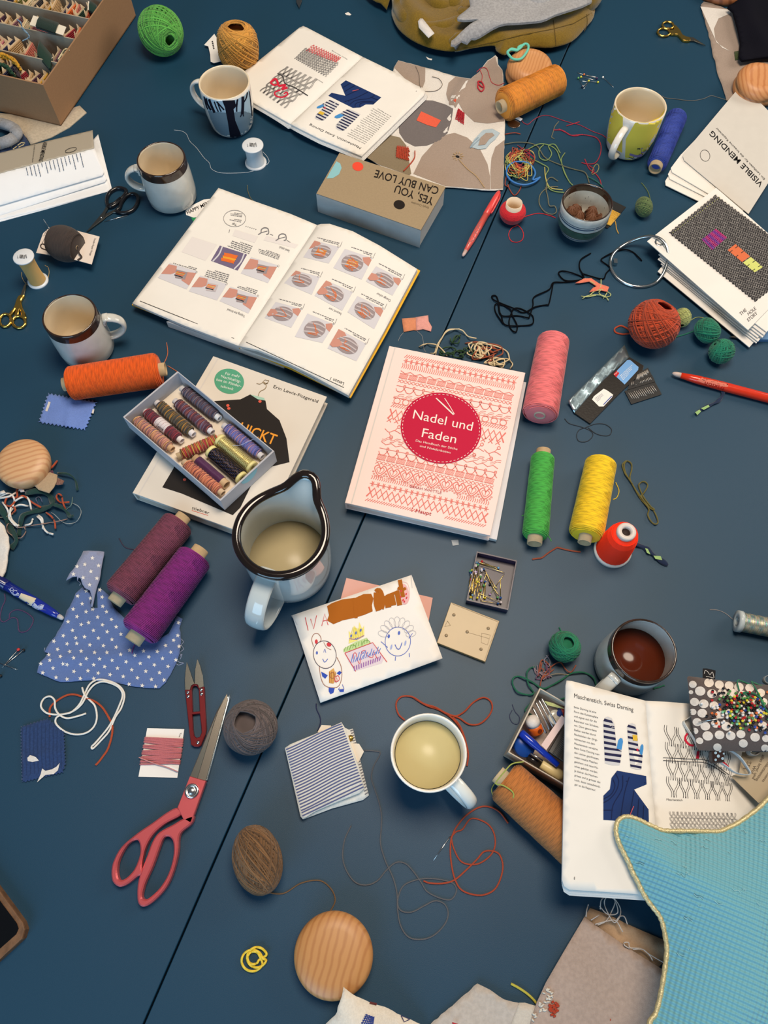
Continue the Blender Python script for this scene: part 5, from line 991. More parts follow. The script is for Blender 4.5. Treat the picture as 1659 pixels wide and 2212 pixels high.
for i in range(9): d.tube([sf.at(*T((s, (i+.5)/9)), .0011+.0004*math.sin(s*30+i)) for s in np.linspace(-.05*(i % 2), 1+.05*(i % 3), 12)], .0010, 5)
for i in range(7): d.tube([sf.at(*T(((i+.5)/7, s)), .0013+.0004*math.sin(s*30+i)) for s in np.linspace(-.08, 1.05, 10)], .0009, 5)
d.build('rust_darning', RUST, t); d = MB()
for i in range(10): a = i*PI/5; d.tube([sf.at(*ZC3((560+16*math.cos(a), 1000+16*math.sin(a)))[0], .001), sf.at(*ZC3((560+36*math.cos(a), 1000+28*math.sin(a)))[0], .0012)], .0006, 5)
d.decal(ZC3(*oval((558, 1002), 14, 8, .3, 10)), sf, .0006, mi=1); d.build('stitched_hole', [DGOLD, BLACK], t); d = MB(); d.decal(ZC3((530, 640), (552, 630), (545, 655)), sf, .0006); d.build('orange_patch', ORP, t)
for nm, q, m_, r in (('rust_thread', [(285, 965), (282, 1010), (250, 1055), (212, 1095)], RUST, .0010), ('gold_thread', [(570, 1025), (620, 1080), (680, 1130), (730, 1200)], DGOLD, .0006), ('blue_thread', [(690, 880), (660, 910), (640, 945), (668, 920), (700, 890)], yarn((150, 170, 182)), .0009), ('grey_thread', [(290, 425), (312, 480), (318, 550), (345, 582), (420, 580), (460, 545), (440, 505), (395, 490)], yarn((120, 108, 96)), .0005), ('red_thread', [(690, 530), (688, 560), (710, 585), (728, 560), (712, 525), (688, 522), (700, 545), (722, 560)], REDT, .0012), ('red_thread', [(680, 462), (710, 435), (745, 440), (765, 500), (780, 530), (820, 545), (858, 530)], REDT, .0005), ('red_thread', [(700, 445), (715, 480), (712, 525)], REDT, .0005)): thread_part(nm, ZC3(*q), m_, r, t, sf=sf, lift=r+.0006)
# far right cloth, black garment, wooden discs
zf = mix(.001, .0012, 26, 5); t = thing('patched_cloth', 'frayed beige and white circle print cloth beneath the black garment', 'fabric', U(1590, 120))
fabric('cloth_sheet', None, [(1513, 10), (1519, 3), (1583, 22), (1680, 30), (1700, 225), (1645, 229), (1625, 222), (1570, 216), (1548, 150), (1530, 70)], TAUPE, zf, .0008, .008, parent=t, ragged=1.2, seed=4); sf = Pl(zf); d = MB()
d.decal([(1513, 14), (1583, 22), (1575, 30), (1552, 40), (1542, 62), (1545, 85), (1560, 103), (1576, 110), (1548, 92), (1530, 80), (1522, 55), (1545, 38), (1522, 46)][:9], sf, .0004, 8, 0); d.decal([(1590, 200), (1645, 229), (1630, 226), (1660, 214)], sf, .0004, 8, 0)
d.build('circle_print', MILK, t); d = MB(); T = homog(UNIT, [(1586, 112), (1596, 110), (1600, 128), (1588, 130)])
for i in range(6): d.tube([sf.at(*T(((i+.5)/6, s)), .001) for s in (0, .5, 1)], .0008, 5); d.tube([sf.at(*T((s, (i+.5)/6)), .0012) for s in (0, .5, 1)], .0008, 5)
d.build('darning', yarn((70, 82, 40)), t)
zf = mix(.004, .010, 14, 6, fold((1600, 20), (1640, 110), .02, .012)); fabric('garment', 'black knitted garment heaped in the corner over the circle print cloth', [(1572, 14), (1600, -4), (1660, -30), (1740, -30), (1730, 126), (1659, 122), (1625, 127), (1604, 130), (1597, 122), (1600, 90), (1594, 60), (1584, 24)], mat((17, 17, 26), .95, spec=.1, bump=.5, bs=700), zf, .004, .008, cat_='clothing', seed=5)
WO = wood((204, 146, 94), (190, 130, 80), 60, 3, (.3, .2, .4)); WO2 = wood((190, 136, 82), (174, 118, 68), 46, 4, (.3, .4, .35)); WO3 = wood((206, 162, 118), (190, 138, 96), 44, 3, (.1, .3, 1.2))
def turned(label, px, r, th, m, z0=0):
    c = U(*px, th+z0)*[1, 1, 0]+[0, 0, z0]; b = MB(); pr = [(1e-4, 0), (r*.8, 0), (r*.97, th*.10), (r, th*.24), (r*.96, th*.36), (r*.90, th*.42), (r*.90, th*.47), (r*.97, th*.52), (r*.99, th*.64), (r*.93, th*.80), (r*.78, th*.94), (r*.62, th), (r*.56, th*.985), (r*.5, th*.965), (r*.3, th*.96), (1e-4, th*.955)]
    b.lathe(pr, c, (.0, -.10, 1), seg=64); return tag(b.build('darning_mushroom', m), label, 'darning mushroom')
turned('turned wooden darning disc with a mint loop resting on it', (1147, 129), .0405, .036, WO)
turned('turned wooden darning disc beside the black garment', (1647, 160), .040, .034, wood((206, 144, 92), (186, 120, 70), 50, 3, (.3, .9, .4)), .002)
disc('darning_mushroom', 'smooth domed wooden darning disc near the striped cloth and cords', (719, 2066), .0415, .030, WO2, cat_='darning mushroom')
disc('darning_mushroom', 'spalted wooden darning disc above the pile of thread scraps', (42, 992), .0355, .030, WO3, cat_='darning mushroom')
b = MB(); b.lathe([(1e-4, 0), (.05, 0), (.052, .006), (.05, .014), (1e-4, .016)], U(1556, -22, .0), seg=48); tag(b.build('wooden_disc', wood((140, 86, 50), (106, 60, 32), 20, 4)), 'brown wooden disc at the upper edge behind the circle print cloth', 'wooden disc')
MINT = mat((98, 196, 172), .6, sheen=.3); o = thread('hair_tie', 'mint green hair tie on the wooden darning disc', ZC3((880, 330), (905, 312), (945, 318), (985, 282), (1010, 290), (1005, 325), (965, 375), (915, 378), (885, 350), (878, 332), (900, 318), (940, 322), (950, 300), (985, 285)), MINT, .0022, 'hair tie', lift=.0395)
# ---------------------------------------------------------------- olive garment with grey lining
OL = mat((126, 100, 30), .95, var=.22, vs=420, bump=.6, bs=700, sheen=.4, spec=.1); GL_ = mat((166, 166, 168), .95, var=.25, vs=260, bump=.5, bs=600, sheen=.3, spec=.1)
t = thing('garment', 'olive felted jacket with grey lining lying open at the upper edge', 'clothing', U(1060, 40))
OQ = [tuple(q) for q in cat([(800, -30), (812, 2), (845, 8), (846, 30), (860, 60), (890, 85), (930, 102), (975, 109), (1010, 104), (1040, 99), (1068, 97), (1072, 108), (1090, 117), (1105, 110), (1150, 100), (1190, 101), (1235, 88), (1265, 58), (1283, 35), (1286, 0), (1290, -60), (1000, -80)], 3, True)]; OW = np.array([U(*q, .02)[:2] for q in OQ]); z0f = mix(.020, .005, 9, 8, fold((855, 20), (900, 70), .02, .014))
def zf(x, y):
    d = edist(np.array([[x, y]]), OW)[0]; return .003+z0f(x, y)*min(1, d/.022)**.6
fabric('outer_cloth', None, OQ, OL, zf, .002, .007, parent=t, dn=14)
zf2 = lambda x, y: zf(x, y)+.008+.009*(1+nz(x, y, 17, 9))
fabric('lining', None, [tuple(q) for q in cat(ZC3((515, 284), (560, 225), (640, 152), (690, 124), (600, 128), (556, 112), (640, 40), (700, -40), (1430, -60), (1405, 15), (1250, 72), (1180, 95), (1100, 130), (960, 145), (830, 158), (700, 232), (620, 268)), 3, True)], GL_, zf2, .004, .008, parent=t)
def roll(name, q, z, w, h, m):
    p = cat(q, 7); P = np.array([U(*x, z+.002*math.sin(i*.7)) for i, x in enumerate(p)]); b = MB(); n = len(P); e = np.minimum(1, np.minimum(np.arange(n), np.arange(n)[::-1])/4+.25); b.tube(P, w*e, 12, h=h*e); return b.build(name, m, t)
roll('hem_band', [(968, 94), (1010, 86), (1060, 66), (1110, 54), (1165, 46), (1210, 34), (1250, 18), (1284, -2), (1290, -20)], .020, .012, .017, OL)
roll('collar_fold', [(862, -10), (866, 22), (885, 50), (915, 66), (955, 64), (985, 55), (1030, 42), (1000, 36), (985, 30)], .018, .014, .016, OL); roll('collar_fold', [(920, -12), (925, 8), (960, 18), (985, 8), (990, -12)], .020, .012, .016, OL)
roll('lining_fold', [(1080, 48), (1120, 36), (1165, 26), (1200, 20)], .030, .012, .010, GL_); roll('lining_fold', [(1090, 22), (1130, 5), (1180, 2), (1215, -10)], .034, .016, .012, GL_); roll('lining_fold', [(1225, 14), (1250, 6), (1275, -6)], .026, .009, .009, GL_)
d = MB(); sf = Pl(.040)
b = MB(); b.sheet([U(*q, .038)[:2] for q in ZC3((305, 135), (318, 118), (335, 118), (410, 212), (372, 242), (310, 175))], lambda x, y: .038, .0008, .01); b.build('fabric_label', cloth((220, 216, 212)), t, 'white fabric tag')
d = MB(); sf = Pl(lambda x, y: zf(x, y))
d.stroke(dens(ZC3((540, 318), (640, 300), (800, 268), (960, 225), (1170, 185), (1300, 150), (1420, 80)), 8, False), 1.3, sf, .0006, 0); d.stroke(ZC3((1170, 130), (1180, 200), (1188, 290)), 1.6, sf, .0006, 0, 5); d.stroke(ZC3((1385, 90), (1388, 150), (1370, 200)), 1.2, sf, .0006, 0, 5); d.build('seam_line', mat((84, 66, 20), .95), t)
# ---------------------------------------------------------------- cloths at the left edge
zf = mix(.001, .0004, 20, 3); fabric('felt_piece', 'oatmeal felt sheet sticking out from under the cardboard box', [(-40, 240), (60, 250), (132, 262), (160, 232), (172, 228), (187, 243), (150, 275), (110, 297), (66, 312), (58, 298), (40, 282), (22, 270), (-40, 256)], cloth((192, 178, 156), .18, 300), lambda x, y: .0016, .0012, .01)
tag(roll('linen_roll', [(-20, 262), (8, 268), (28, 276), (36, 290), (22, 302), (-6, 312), (-30, 318)], .012, .010, .008, cloth((150, 152, 156), .2, 300)), 'grey linen fold between the felt sheet and the embroidered denim', 'fabric'); bpy.context.scene.objects[-1] if False else None
o = [x for x in bpy.data.objects if x.name == 'linen_roll'][0]; o.parent = None; o.location = np.array(o.location)+np.array(t.location)
fabric('denim_piece', 'dark denim piece with cream embroidery beside the grey linen fold', [(-30, 322), (10, 308), (36, 290), (46, 282), (58, 300), (64, 315), (20, 326), (-30, 340)], cloth((40, 58, 92), .35, 700), lambda x, y: .003, .0012, .01)
d = MB(); sf = Pl(.003)
for q in ([(0, 322), (10, 316), (20, 318)], [(18, 310), (26, 302), (24, 318)], [(38, 314), (46, 308), (54, 309)], [(8, 312), (14, 320)], [(40, 318), (52, 312)], [(28, 322), (36, 316)]): d.stroke(q, 1.8, sf, .0006, 0)
o.select_set(False); dd = d.build('embroidery', yarn((206, 190, 140)), [x for x in bpy.data.objects if x.name == 'denim_piece'][0])
# ---------------------------------------------------------------- small swatches
def zigzag(q, n, a):
    out = []
    for i in range(len(q)):
        A, B = np.array(q[i], float), np.array(q[(i+1) % len(q)], float); k = max(2, int(np.linalg.norm(B-A)/n)); nn = unit([-(B-A)[1], (B-A)[0]])
        for j in range(k): out += [tuple(A+(B-A)*j/k-nn*a), tuple(A+(B-A)*(j+.5)/k+nn*a)]
    return out
zf = mix(.0012, .0012, 60, 4, fold((158, 855), (148, 920), .005, .002))
fabric('fabric_swatch', 'pale blue pinked fabric swatch below the orange spool', zigzag([(104, 850), (208, 868), (184, 928), (84, 912)], 8, 2.2), cloth((110, 138, 206)), zf, .0006, .005, dn=50)
o = bpy.context.scene.objects.get('fabric_swatch'); d = MB(); d.stroke([(107, 868), (103, 880), (100, 888)], 5, Pl(zf), .0006); d.stroke([(202, 884), (200, 893)], 4, Pl(zf), .0006); d.build('worn_patch', MILK, o)
zf = mix(.0012, .0010, 50, 7, fold((60, 1640), (135, 1625), .006, .002)); sw, sf = fabric('fabric_swatch', 'navy pinked swatch with a hole and a worn corner', zigzag([(45, 1570), (102, 1552), (138, 1580), (141, 1650), (136, 1668), (48, 1690)], 7, 1.8), cloth((42, 66, 112), .25), zf, .0006, .005, dn=50)
d = MB(); d.decal([(59, 1637), (65, 1631), (77, 1635), (84, 1643), (70, 1646), (60, 1644)], sf, .0006, 6); d.decal([(80, 1690), (88, 1672), (91, 1660), (98, 1665), (112, 1662), (122, 1656), (129, 1648), (125, 1664), (116, 1672), (98, 1674)], sf, .0006, 6); d.build('worn_patch', MILK, sw)
d = MB()
for i in range(11): a = 48+8.4*i; d.stroke([(a, 1569-min(i, 6)*2.4+max(0, i-6)*5+4), (a-1, 1620), (a+1, 1676-i*1.6)], .9, sf, .0004, 0, 4)
d.build('woven_stripe', cloth((34, 54, 94)), sw)
fabric('fabric_swatch', 'small two-tone orange and pink fabric swatch above the red book', [(868, 688), (896, 686), (900, 685), (900, 714), (894, 713), (872, 717)], cloth((214, 138, 100)), mix(.001, .0008, 60, 2), .0006, .006)
fabric('pink_half', None, [(898, 685), (925, 681), (926, 694), (933, 706), (931, 716), (914, 711), (899, 714)], cloth((222, 156, 146)), mix(.0012, .0008, 60, 2), .0006, .006, parent=[x for x in bpy.data.objects if x.name.startswith('fabric_swatch')][-1])
# ---------------------------------------------------------------- star print cloth
Z5 = zm(.2773, 0, 1180); BLU = cloth((94, 118, 172)); CHM = cloth((140, 148, 178))
t = thing('star_cloth', 'ragged blue cloth printed with white stars under the purple spool', 'fabric', U(235, 1380))
zf = mix(.0012, .0010, 26, 6, fold(Z5((700, 480))[0], Z5((560, 880))[0], .006, .003), fold(Z5((330, 900))[0], Z5((1380, 820))[0], .008, .003)); sf = Pl(zf)
fabric('cloth_sheet', None, Z5((640, 318), (705, 345), (715, 390), (703, 440), (712, 478), (760, 480), (757, 400), (752, 360), (768, 322), (800, 340), (845, 380), (880, 470), (960, 550), (1100, 700), (1240, 720), (1310, 680), (1360, 590), (1370, 535), (1420, 565), (1400, 640), (1412, 740), (1405, 800), (1385, 880), (1330, 1000), (1290, 1060), (1240, 1108), (1100, 1100), (1000, 1085), (940, 1068), (720, 1045), (470, 1058), (400, 1030), (290, 985), (305, 905), (350, 870), (375, 835), (345, 825), (390, 745), (430, 700), (465, 640), (495, 590), (520, 500), (560, 440), (590, 370)), BLU, zf, .0007, .006, parent=t, ragged=.7, seed=6)
zf3 = mix(.007, .003, 40, 2); fabric('folded_strap', None, Z5((650, 36), (690, 33), (812, 42), (795, 140), (775, 260), (748, 340), (735, 400), (722, 470), (708, 470), (715, 400), (700, 345), (660, 325), (640, 295), (628, 250), (612, 240), (603, 270), (600, 235), (560, 240), (515, 268), (545, 205), (590, 155), (610, 110)), CHM, zf3, .0010, .006, parent=t, ragged=.5, seed=7); s3 = Pl(zf3)
d = MB(); rg = random.Random(6)
def star(p, r, s, rot):
    c = Z5(p)[0]; a0 = rot; P = [(c[0]+r*(1 if k % 2 == 0 else .42)*math.cos(a0+k*PI/5), c[1]+r*(1 if k % 2 == 0 else .42)*math.sin(a0+k*PI/5)) for k in range(10)]
    d.add([s.at(*c, .0005)]+[s.at(*q, .0005) for q in P], [(0, k+1, (k+1) % 10+1) for k in range(10)], 0, False)
for p in ((720, 92), (660, 142), (768, 150), (708, 196), (648, 245), (755, 250), (698, 300), (600, 158), (572, 218)): star(p, 5.2, s3, -.3+rg.uniform(-.2, .2))
for p in ((605, 388), (672, 348), (795, 396), (778, 340), (640, 448), (570, 490), (800, 468), (705, 405), (670, 510), (722, 490), (830, 510), (600, 548), (760, 552), (868, 570), (530, 588), (690, 595), (632, 610), (798, 612), (905, 628), (565, 655), (728, 656), (835, 666), (942, 685), (493, 697), (658, 706), (590, 714), (766, 716), (872, 726), (420, 740), (522, 760), (598, 757), (700, 768), (805, 775), (905, 786), (448, 803), (543, 820), (632, 817), (737, 827), (833, 827), (1010, 810), (1085, 770), (470, 858), (388, 888), (573, 870), (672, 876), (776, 878), (873, 888), (940, 843), (1050, 850), (1118, 816), (1158, 862), (1225, 820), (1290, 773), (1352, 732), (1330, 825), (1395, 780), (1390, 595), (1385, 695), (1266, 874), (1370, 885), (413, 950), (490, 916), (522, 922), (628, 920), (730, 924), (815, 938), (915, 950), (983, 900), (1092, 912), (1202, 924), (1308, 936), (333, 985), (576, 975), (685, 970), (765, 988), (858, 1000), (1026, 963), (1136, 973), (1243, 985), (437, 1022), (522, 1035), (626, 1030), (730, 1030), (960, 1014), (1070, 1025), (1180, 1037), (1278, 1042), (1005, 1074), (1108, 1085), (1212, 1092), (380, 845), (318, 915)): star(p, 5.2, sf, rg.uniform(-.6, .1))
d.build('star_print', cloth((232, 228, 222)), t)
for q in ([(1408, 720), (1430, 745), (1412, 770), (1430, 800), (1400, 830), (1412, 850)], [(1375, 880), (1400, 905), (1430, 910), (1395, 925), (1370, 915)], [(1400, 860), (1418, 840), (1405, 880)], [(610, 270), (628, 290), (618, 305)], [(350, 790), (345, 815)]): thread_part('frayed_thread', Z5(*q), yarn((150, 160, 190)), .0004, t)
# ---------------------------------------------------------------- striped folded cloth
t = thing('folded_cloth', 'blue and white striped needle cloth folded into a square', 'fabric', U(706, 1665)); ZD = zm(.3376, 460, 1480); SM = cloth((222, 222, 216))
zl = lambda x, y: .0035; zu = mix(.0085, .0008, 40, 5)
fabric('lower_layer', None, ZD((700, 290), (830, 265), (870, 285), (895, 278), (915, 360), (950, 510), (998, 705), (960, 735), (760, 790), (580, 858), (560, 840)), SM, zl, .0025, .008, parent=t)
fabric('upper_layer', None, ZD((460, 402), (495, 378), (660, 310), (822, 237), (855, 290), (880, 370), (930, 510), (970, 660), (940, 690), (800, 745), (660, 805), (575, 858), (560, 840), (510, 620)), SM, zu, .003, .006, parent=t)
d = MB(); sf = Pl(zu); T = homog(UNIT, ZD((462, 400), (824, 238), (972, 662), (572, 852)))
for i in range(25):
    v = (i+.6)/25.3; d.stroke([T((s, v+.012*math.sin(s*5+1)*(1 if v < .9 else 0))) for s in np.linspace(.008, .992, 12)], 2.9, sf, .0004, 0)
s2 = Pl(.0035); T = homog(UNIT, ZD((850, 288), (900, 282), (998, 700), (945, 720)))
for i in range(24): v = (i+.5)/24; d.stroke([T((.55, v)), T((.98, v-.01))], 2.4, s2, .0004, 1)
d.build('stripe_print', [cloth((92, 100, 142)), cloth((120, 118, 122))], t)
slab('floss_card', 'cream card end with a black thread at the side of the striped cloth', ZD((870, 370), (935, 375), (966, 425), (928, 500)), .0062, .0006, paper((226, 214, 196)), 'floss card')
slab('floss_card', 'cream card end behind the striped cloth, tied with navy thread', ZD((668, 302), (695, 255), (755, 258), (760, 290)), .0056, .0006, paper((226, 214, 196)), 'floss card')
b = MB(); b.lathe([(1e-4, 0), (.0036, 0), (.0036, .002), (.002, .0035), (1e-4, .0036)], U(*ZD((880, 340))[0], .0036), seg=20); tag(b.build('snap_button', GOLD), 'metal snap button on the striped folded cloth', 'button')
# ---------------------------------------------------------------- beige embroidered cloths at the near edge
ZE = zm(.3611, 1060, 1740); BE = mat((180, 160, 148), .92, var=.14, vs=240, bump=.4, bs=900, sheen=.2, spec=.2); BE2 = cloth((196, 166, 136))
t = thing('embroidered_cloth', 'folded beige linen cloth with a rust embroidered spot beside the cushion', 'fabric', U(1300, 2080))
fabric('lower_layer', None, ZE((594, 613), (700, 650), (820, 710), (1034, 803), (1100, 850), (1005, 970), (800, 860), (560, 670)), BE2, lambda x, y: .0012, .0008, .01, parent=t, ragged=.4)
zf = mix(.006, .0022, 18, 8); sf = Pl(zf); fabric('upper_layer', None, ZE((560, 668), (640, 725), (820, 850), (1035, 985), (1100, 1020), (1090, 1500), (200, 1500), (240, 1290), (275, 1180), (330, 1060), (440, 870)), BE, zf, .0010, .008, parent=t)
d = MB(); rg = random.Random(4)
for i in range(30):
    a = rg.uniform(0, 6.28); R = 34*math.sqrt(rg.random()); x, y = 374+R*math.cos(a), 1218+1.35*R*math.sin(a); d.tube([sf.at(*ZE((x-6, y+3))[0], .0006), sf.at(*ZE((x, y))[0], .0012), sf.at(*ZE((x+6, y-3))[0], .0006)], .0011, 5, mi=0)
for i in range(34):
    x, y = rg.choice(((345, 1110), (322, 1130), (370, 1135), (355, 1150), (300, 1190), (318, 1215), (290, 1230), (262, 1255), (258, 1275), (335, 1165))); x += rg.uniform(-12, 12); y += rg.uniform(-12, 12); a = rg.uniform(-.6, 1.2)
    d.tube([sf.at(*ZE((x-9*math.cos(a), y-9*math.sin(a)))[0], .0005), sf.at(*ZE((x, y))[0], .0011), sf.at(*ZE((x+9*math.cos(a), y+9*math.sin(a)))[0], .0005)], .0008, 5, mi=1)
d.decal(ZE(*oval((716, 1282), 3, 6, n=8)), sf, .0005, mi=0); d.build('embroidery', [RUST, yarn((226, 220, 208))], t)
for i, q in enumerate(([(570, 665), (575, 625), (585, 590)], [(600, 685), (640, 660), (648, 655)], [(655, 620), (665, 560), (720, 540), (770, 600), (775, 655), (740, 700), (700, 640), (680, 580), (700, 545), (745, 570), (720, 640), (690, 690), (640, 715)], [(650, 600), (700, 650), (760, 640), (740, 560), (700, 530)], [(745, 700), (770, 665), (800, 665), (818, 710)], [(625, 710), (700, 690), (750, 690), (790, 755)], [(830, 855), (800, 835), (800, 820), (825, 820), (835, 850), (900, 855), (950, 890), (1045, 945)], [(850, 860), (910, 860), (950, 895), (968, 925)])): thread_part('frayed_thread', ZE(*q), yarn((206, 194, 184)), .0006, t, lift=.009, jit=.002)
t = thing('linen_piece', 'frayed pale linen piece beside the rust embroidered cloth', 'fabric', U(1040, 2190)); ZF = zm(.3376, 680, 1680); zf = mix(.003, .0016, 24, 3)
fabric('cloth_sheet', None, ZF((1040, 1316), (1100, 1345), (1150, 1375), (1210, 1420), (1300, 1440), (1345, 1450), (1420, 1470), (1500, 1800), (600, 1800), (740, 1576), (900, 1440)), cloth((190, 182, 174), .14, 240), zf, .0009, .008, parent=t, ragged=1.2, seed=3)
zf2 = mix(.0045, .001, 24, 3); fabric('hem_strip', None, ZF((1308, 1440), (1345, 1440), (1420, 1462), (1440, 1480), (1400, 1700), (1200, 1750), (1240, 1620)), cloth((204, 196, 184)), zf2, .0009, .008, parent=t); thread_part('rust_mark', ZF((880, 1568), (900, 1576), (915, 1580)), REDT, .0008, t, lift=.007)
t = thing('embroidered_cloth', 'cream calico corner with blue stitching overlapping the wooden disc', 'fabric', U(790, 2190)); zf = mix(.004, .002, 22, 5, fold((745, 2136), (770, 2200), .04, .028)); sf = Pl(zf)
fabric('cloth_sheet', None, ZF((183, 1342), (240, 1385), (290, 1410), (350, 1435), (395, 1450), (470, 1480), (560, 1525), (680, 1580), (760, 1800), (-60, 1800), (60, 1590), (130, 1520), (150, 1470), (170, 1400)), cloth((226, 218, 204)), zf, .0009, .008, parent=t, ragged=1.3, seed=2)
d = MB(); T = homog(UNIT, ZF((325, 1512), (380, 1530), (375, 1580), (290, 1580)))
for i in range(7): d.stroke([T(((i+.5)/7+.05, -.05+.1*(i % 2))), T(((i+.5)/7, 1.1))], 2.2, sf, .0006, 0)
for i in range(5): d.stroke([T((0, (i+.3)/5)), T((1, (i+.6)/5))], 2, sf, .0008, 0)
d.stroke(ZF((552, 1520), (572, 1562), (606, 1546)), 2, sf, .0006, 1); d.stroke(ZF((555, 1522), (610, 1545)), 1.3, sf, .0006, 1); d.stroke(ZF((352, 1438), (396, 1450)), 5, sf, .0006, 2); d.build('embroidery', [yarn((36, 60, 140)), yarn((44, 40, 90)), yarn((96, 34, 34))], t)
fabric('cloth_corner', 'frayed white cloth edge above the blue pen at the picture edge', [(-30, 1124), (0, 1127), (10, 1136), (17, 1160), (19, 1180), (15, 1210), (10, 1235), (2, 1250), (-30, 1255)], MILK, mix(.006, .003, 40, 3), .002, .006, ragged=1.3, seed=9)
# ---------------------------------------------------------------- turquoise cushion
ZG = ZE; OUT = ZG((770, 84), (800, 68), (830, 68), (860, 76), (895, 90), (930, 108), (980, 130), (1020, 148), (1080, 153), (1200, 153), (1300, 156), (1370, 155), (1425, 132), (1480, 105), (1545, 60), (1610, 10), (1659, -40), (1780, -140), (2000, 100), (2000, 1700), (930, 1700), (945, 1330), (985, 1250), (1010, 1165), (1030, 1060), (1045, 960), (1055, 870), (1048, 800), (1030, 710), (1010, 660), (980, 620), (945, 575), (910, 520), (880, 455), (850, 400), (828, 345), (800, 290), (775, 240), (757, 190), (750, 150), (755, 110))
PZ = .074; PO = np.array([U(*q, PZ)[:2] for q in dens(OUT, 14)]); t = thing('cushion', 'turquoise waffle cloth cushion with gold piping', 'cushion', np.append(PO.mean(0), .0))
P_, T_ = cdt(PO, .010); ds = edist(P_, PO); hgt = .050*(1-np.exp(-ds/.055)); cre = np.array([fold(ZG((1030, 150))[0], ZG((960, 300))[0], .010, .006)(*p) for p in P_])
b = MB(); top = np.column_stack([P_, PZ+hgt-cre]); b.add(top, T_, 0); yb = U(1428, 1950, .06)[1]; ss = np.clip((P_[:, 1]-yb+.05)/.05, 0, 1); bo = np.column_stack([P_, np.maximum(.012, PZ-hgt*(1.15*(1-ss)+.12*ss))]); bo[ds < .001, 2] = PZ; b.add(bo, [q[::-1] for q in T_], 0)
m = bpy.data.materials.new('m'); m.use_nodes = True; N = m.node_tree.nodes; L = m.node_tree.links; p = N['Principled BSDF']; p.inputs['Base Color'].default_value = lin((106, 173, 190)); p.inputs['Roughness'].default_value = .75; p.inputs['Sheen Weight'].default_value = .3
tc = N.new('ShaderNodeTexCoord'); mp = N.new('ShaderNodeMapping'); mp.inputs['Rotation'].default_value = (0, 0, .40); L.new(tc.outputs['Object'], mp.inputs['Vector']); hs = []
for ax_, sc in (('X', 78), ('Y', 70)):
    w = N.new('ShaderNodeTexWave'); w.bands_direction = ax_; w.inputs['Scale'].default_value = sc; w.inputs['Distortion'].default_value = .6; w.inputs['Detail Scale'].default_value = 2; L.new(mp.outputs[0], w.inputs['Vector']); hs.append(w)
mu = N.new('ShaderNodeMath'); mu.operation = 'ADD'; m2 = N.new('ShaderNodeMath'); m2.operation = 'MULTIPLY'; m2.inputs[1].default_value = .45; L.new(hs[0].outputs['Fac'], m2.inputs[0]); L.new(m2.outputs[0], mu.inputs[0]); L.new(hs[1].outputs['Fac'], mu.inputs[1])
bm = N.new('ShaderNodeBump'); bm.inputs['Strength'].default_value = .8; bm.inputs['Distance'].default_value = .0016; L.new(mu.outputs[0], bm.inputs['Height']); L.new(bm.outputs['Normal'], p.inputs['Normal'])
CUSH = m; b.build('cover', m, t); cb = Bv(b)
b = MB(); pp = cat(OUT, 4, True); P = np.array([U(*q, PZ) for q in pp]); b.tube(P, 0.0026*(1+.12*np.sin(np.arange(len(P))*2.1)), 8, True); b.build('piping', mat((214, 200, 152), .35, .35, var=.3, vs=600, bump=.5, bs=900), t, 'gold cord piping')
rg = random.Random(9)
for i in range(26):
    x, y = rg.uniform(790, 1600), rg.uniform(110, 900)
    if not inside(np.array([ZG((x, y))[0]]), np.array(OUT))[0]: continue
    w = rg.uniform(20, 60); q = [ZG((x+w*s, y+.35*w*s+rg.uniform(-8, 8)))[0] for s in np.linspace(0, 1, 5)]; b = MB(); b.tube([cb.at(*p, .0008) for p in cat(q, 4)], .0003, 4); b.build('loose_fibre', mat((150, 196, 200), .8), t)
# ---------------------------------------------------------------- dotted pin cushion
t = thing('pin_cushion', 'grey pin cushion with white dots and many glass-headed pins', 'pin cushion', U(1590, 1540, .05)*[1, 1, 0]+[0, 0, .044])
PC0 = ZB((1158, 470), (1168, 460), (1340, 482), (1500, 500), (1659, 514), (1800, 535), (1790, 930), (1659, 926), (1400, 924), (1235, 920), (1218, 905), (1195, 780), (1178, 690), (1170, 560)); PO = np.array([U(*q, .068)[:2] for q in dens(PC0, 8)]); P_, T_ = cdt(PO, .006); ds = edist(P_, PO); hg = .020*(1-np.exp(-ds/.012))
b = MB(); b.add(np.column_stack([P_, .068+hg]), T_, 0); bo = np.column_stack([P_, .068-hg*.25]); b.add(bo, [q[::-1] for q in T_], 0); b.build('cover', cloth((92, 82, 80), .1), t); pc = Bv(b)
d = MB()
for q in ((1195, 512, 24), (1293, 503, 30), (1357, 515, 28), (1418, 520, 28), (1478, 530, 30), (1545, 535, 28), (1612, 565, 28), (1184, 560, 14), (1240, 553, 32), (1312, 570, 30), (1375, 565, 30), (1435, 565, 30), (1500, 578, 28), (1570, 610, 28), (1206, 620, 28), (1262, 632, 30), (1325, 642, 28), (1196, 682, 22), (1253, 690, 30), (1630, 620, 26), (1612, 692, 28), (1360, 700, 28), (1420, 690, 28), (1222, 745, 28), (1272, 770, 30), (1335, 755, 28), (1400, 770, 30), (1625, 765, 28), (1500, 700, 28), (1560, 720, 28), (1208, 800, 22), (1286, 830, 32), (1358, 823, 30), (1427, 828, 30), (1490, 818, 28), (1237, 860, 22), (1578, 837, 30), (1645, 845, 24), (1505, 875, 28), (1345, 898, 26), (1640, 904, 25)): d.decal(ZB(*oval(q[:2], q[2], q[2]*.9, .2, 18)), pc, .0005, 3, 0)
d.build('dot_print', cloth((228, 218, 208)), t)
o = slab('fabric_label', None, ZB((1258, 412), (1280, 412), (1335, 425), (1332, 478), (1258, 470)), .064, .002, cloth((30, 30, 34)), None, parent=t)
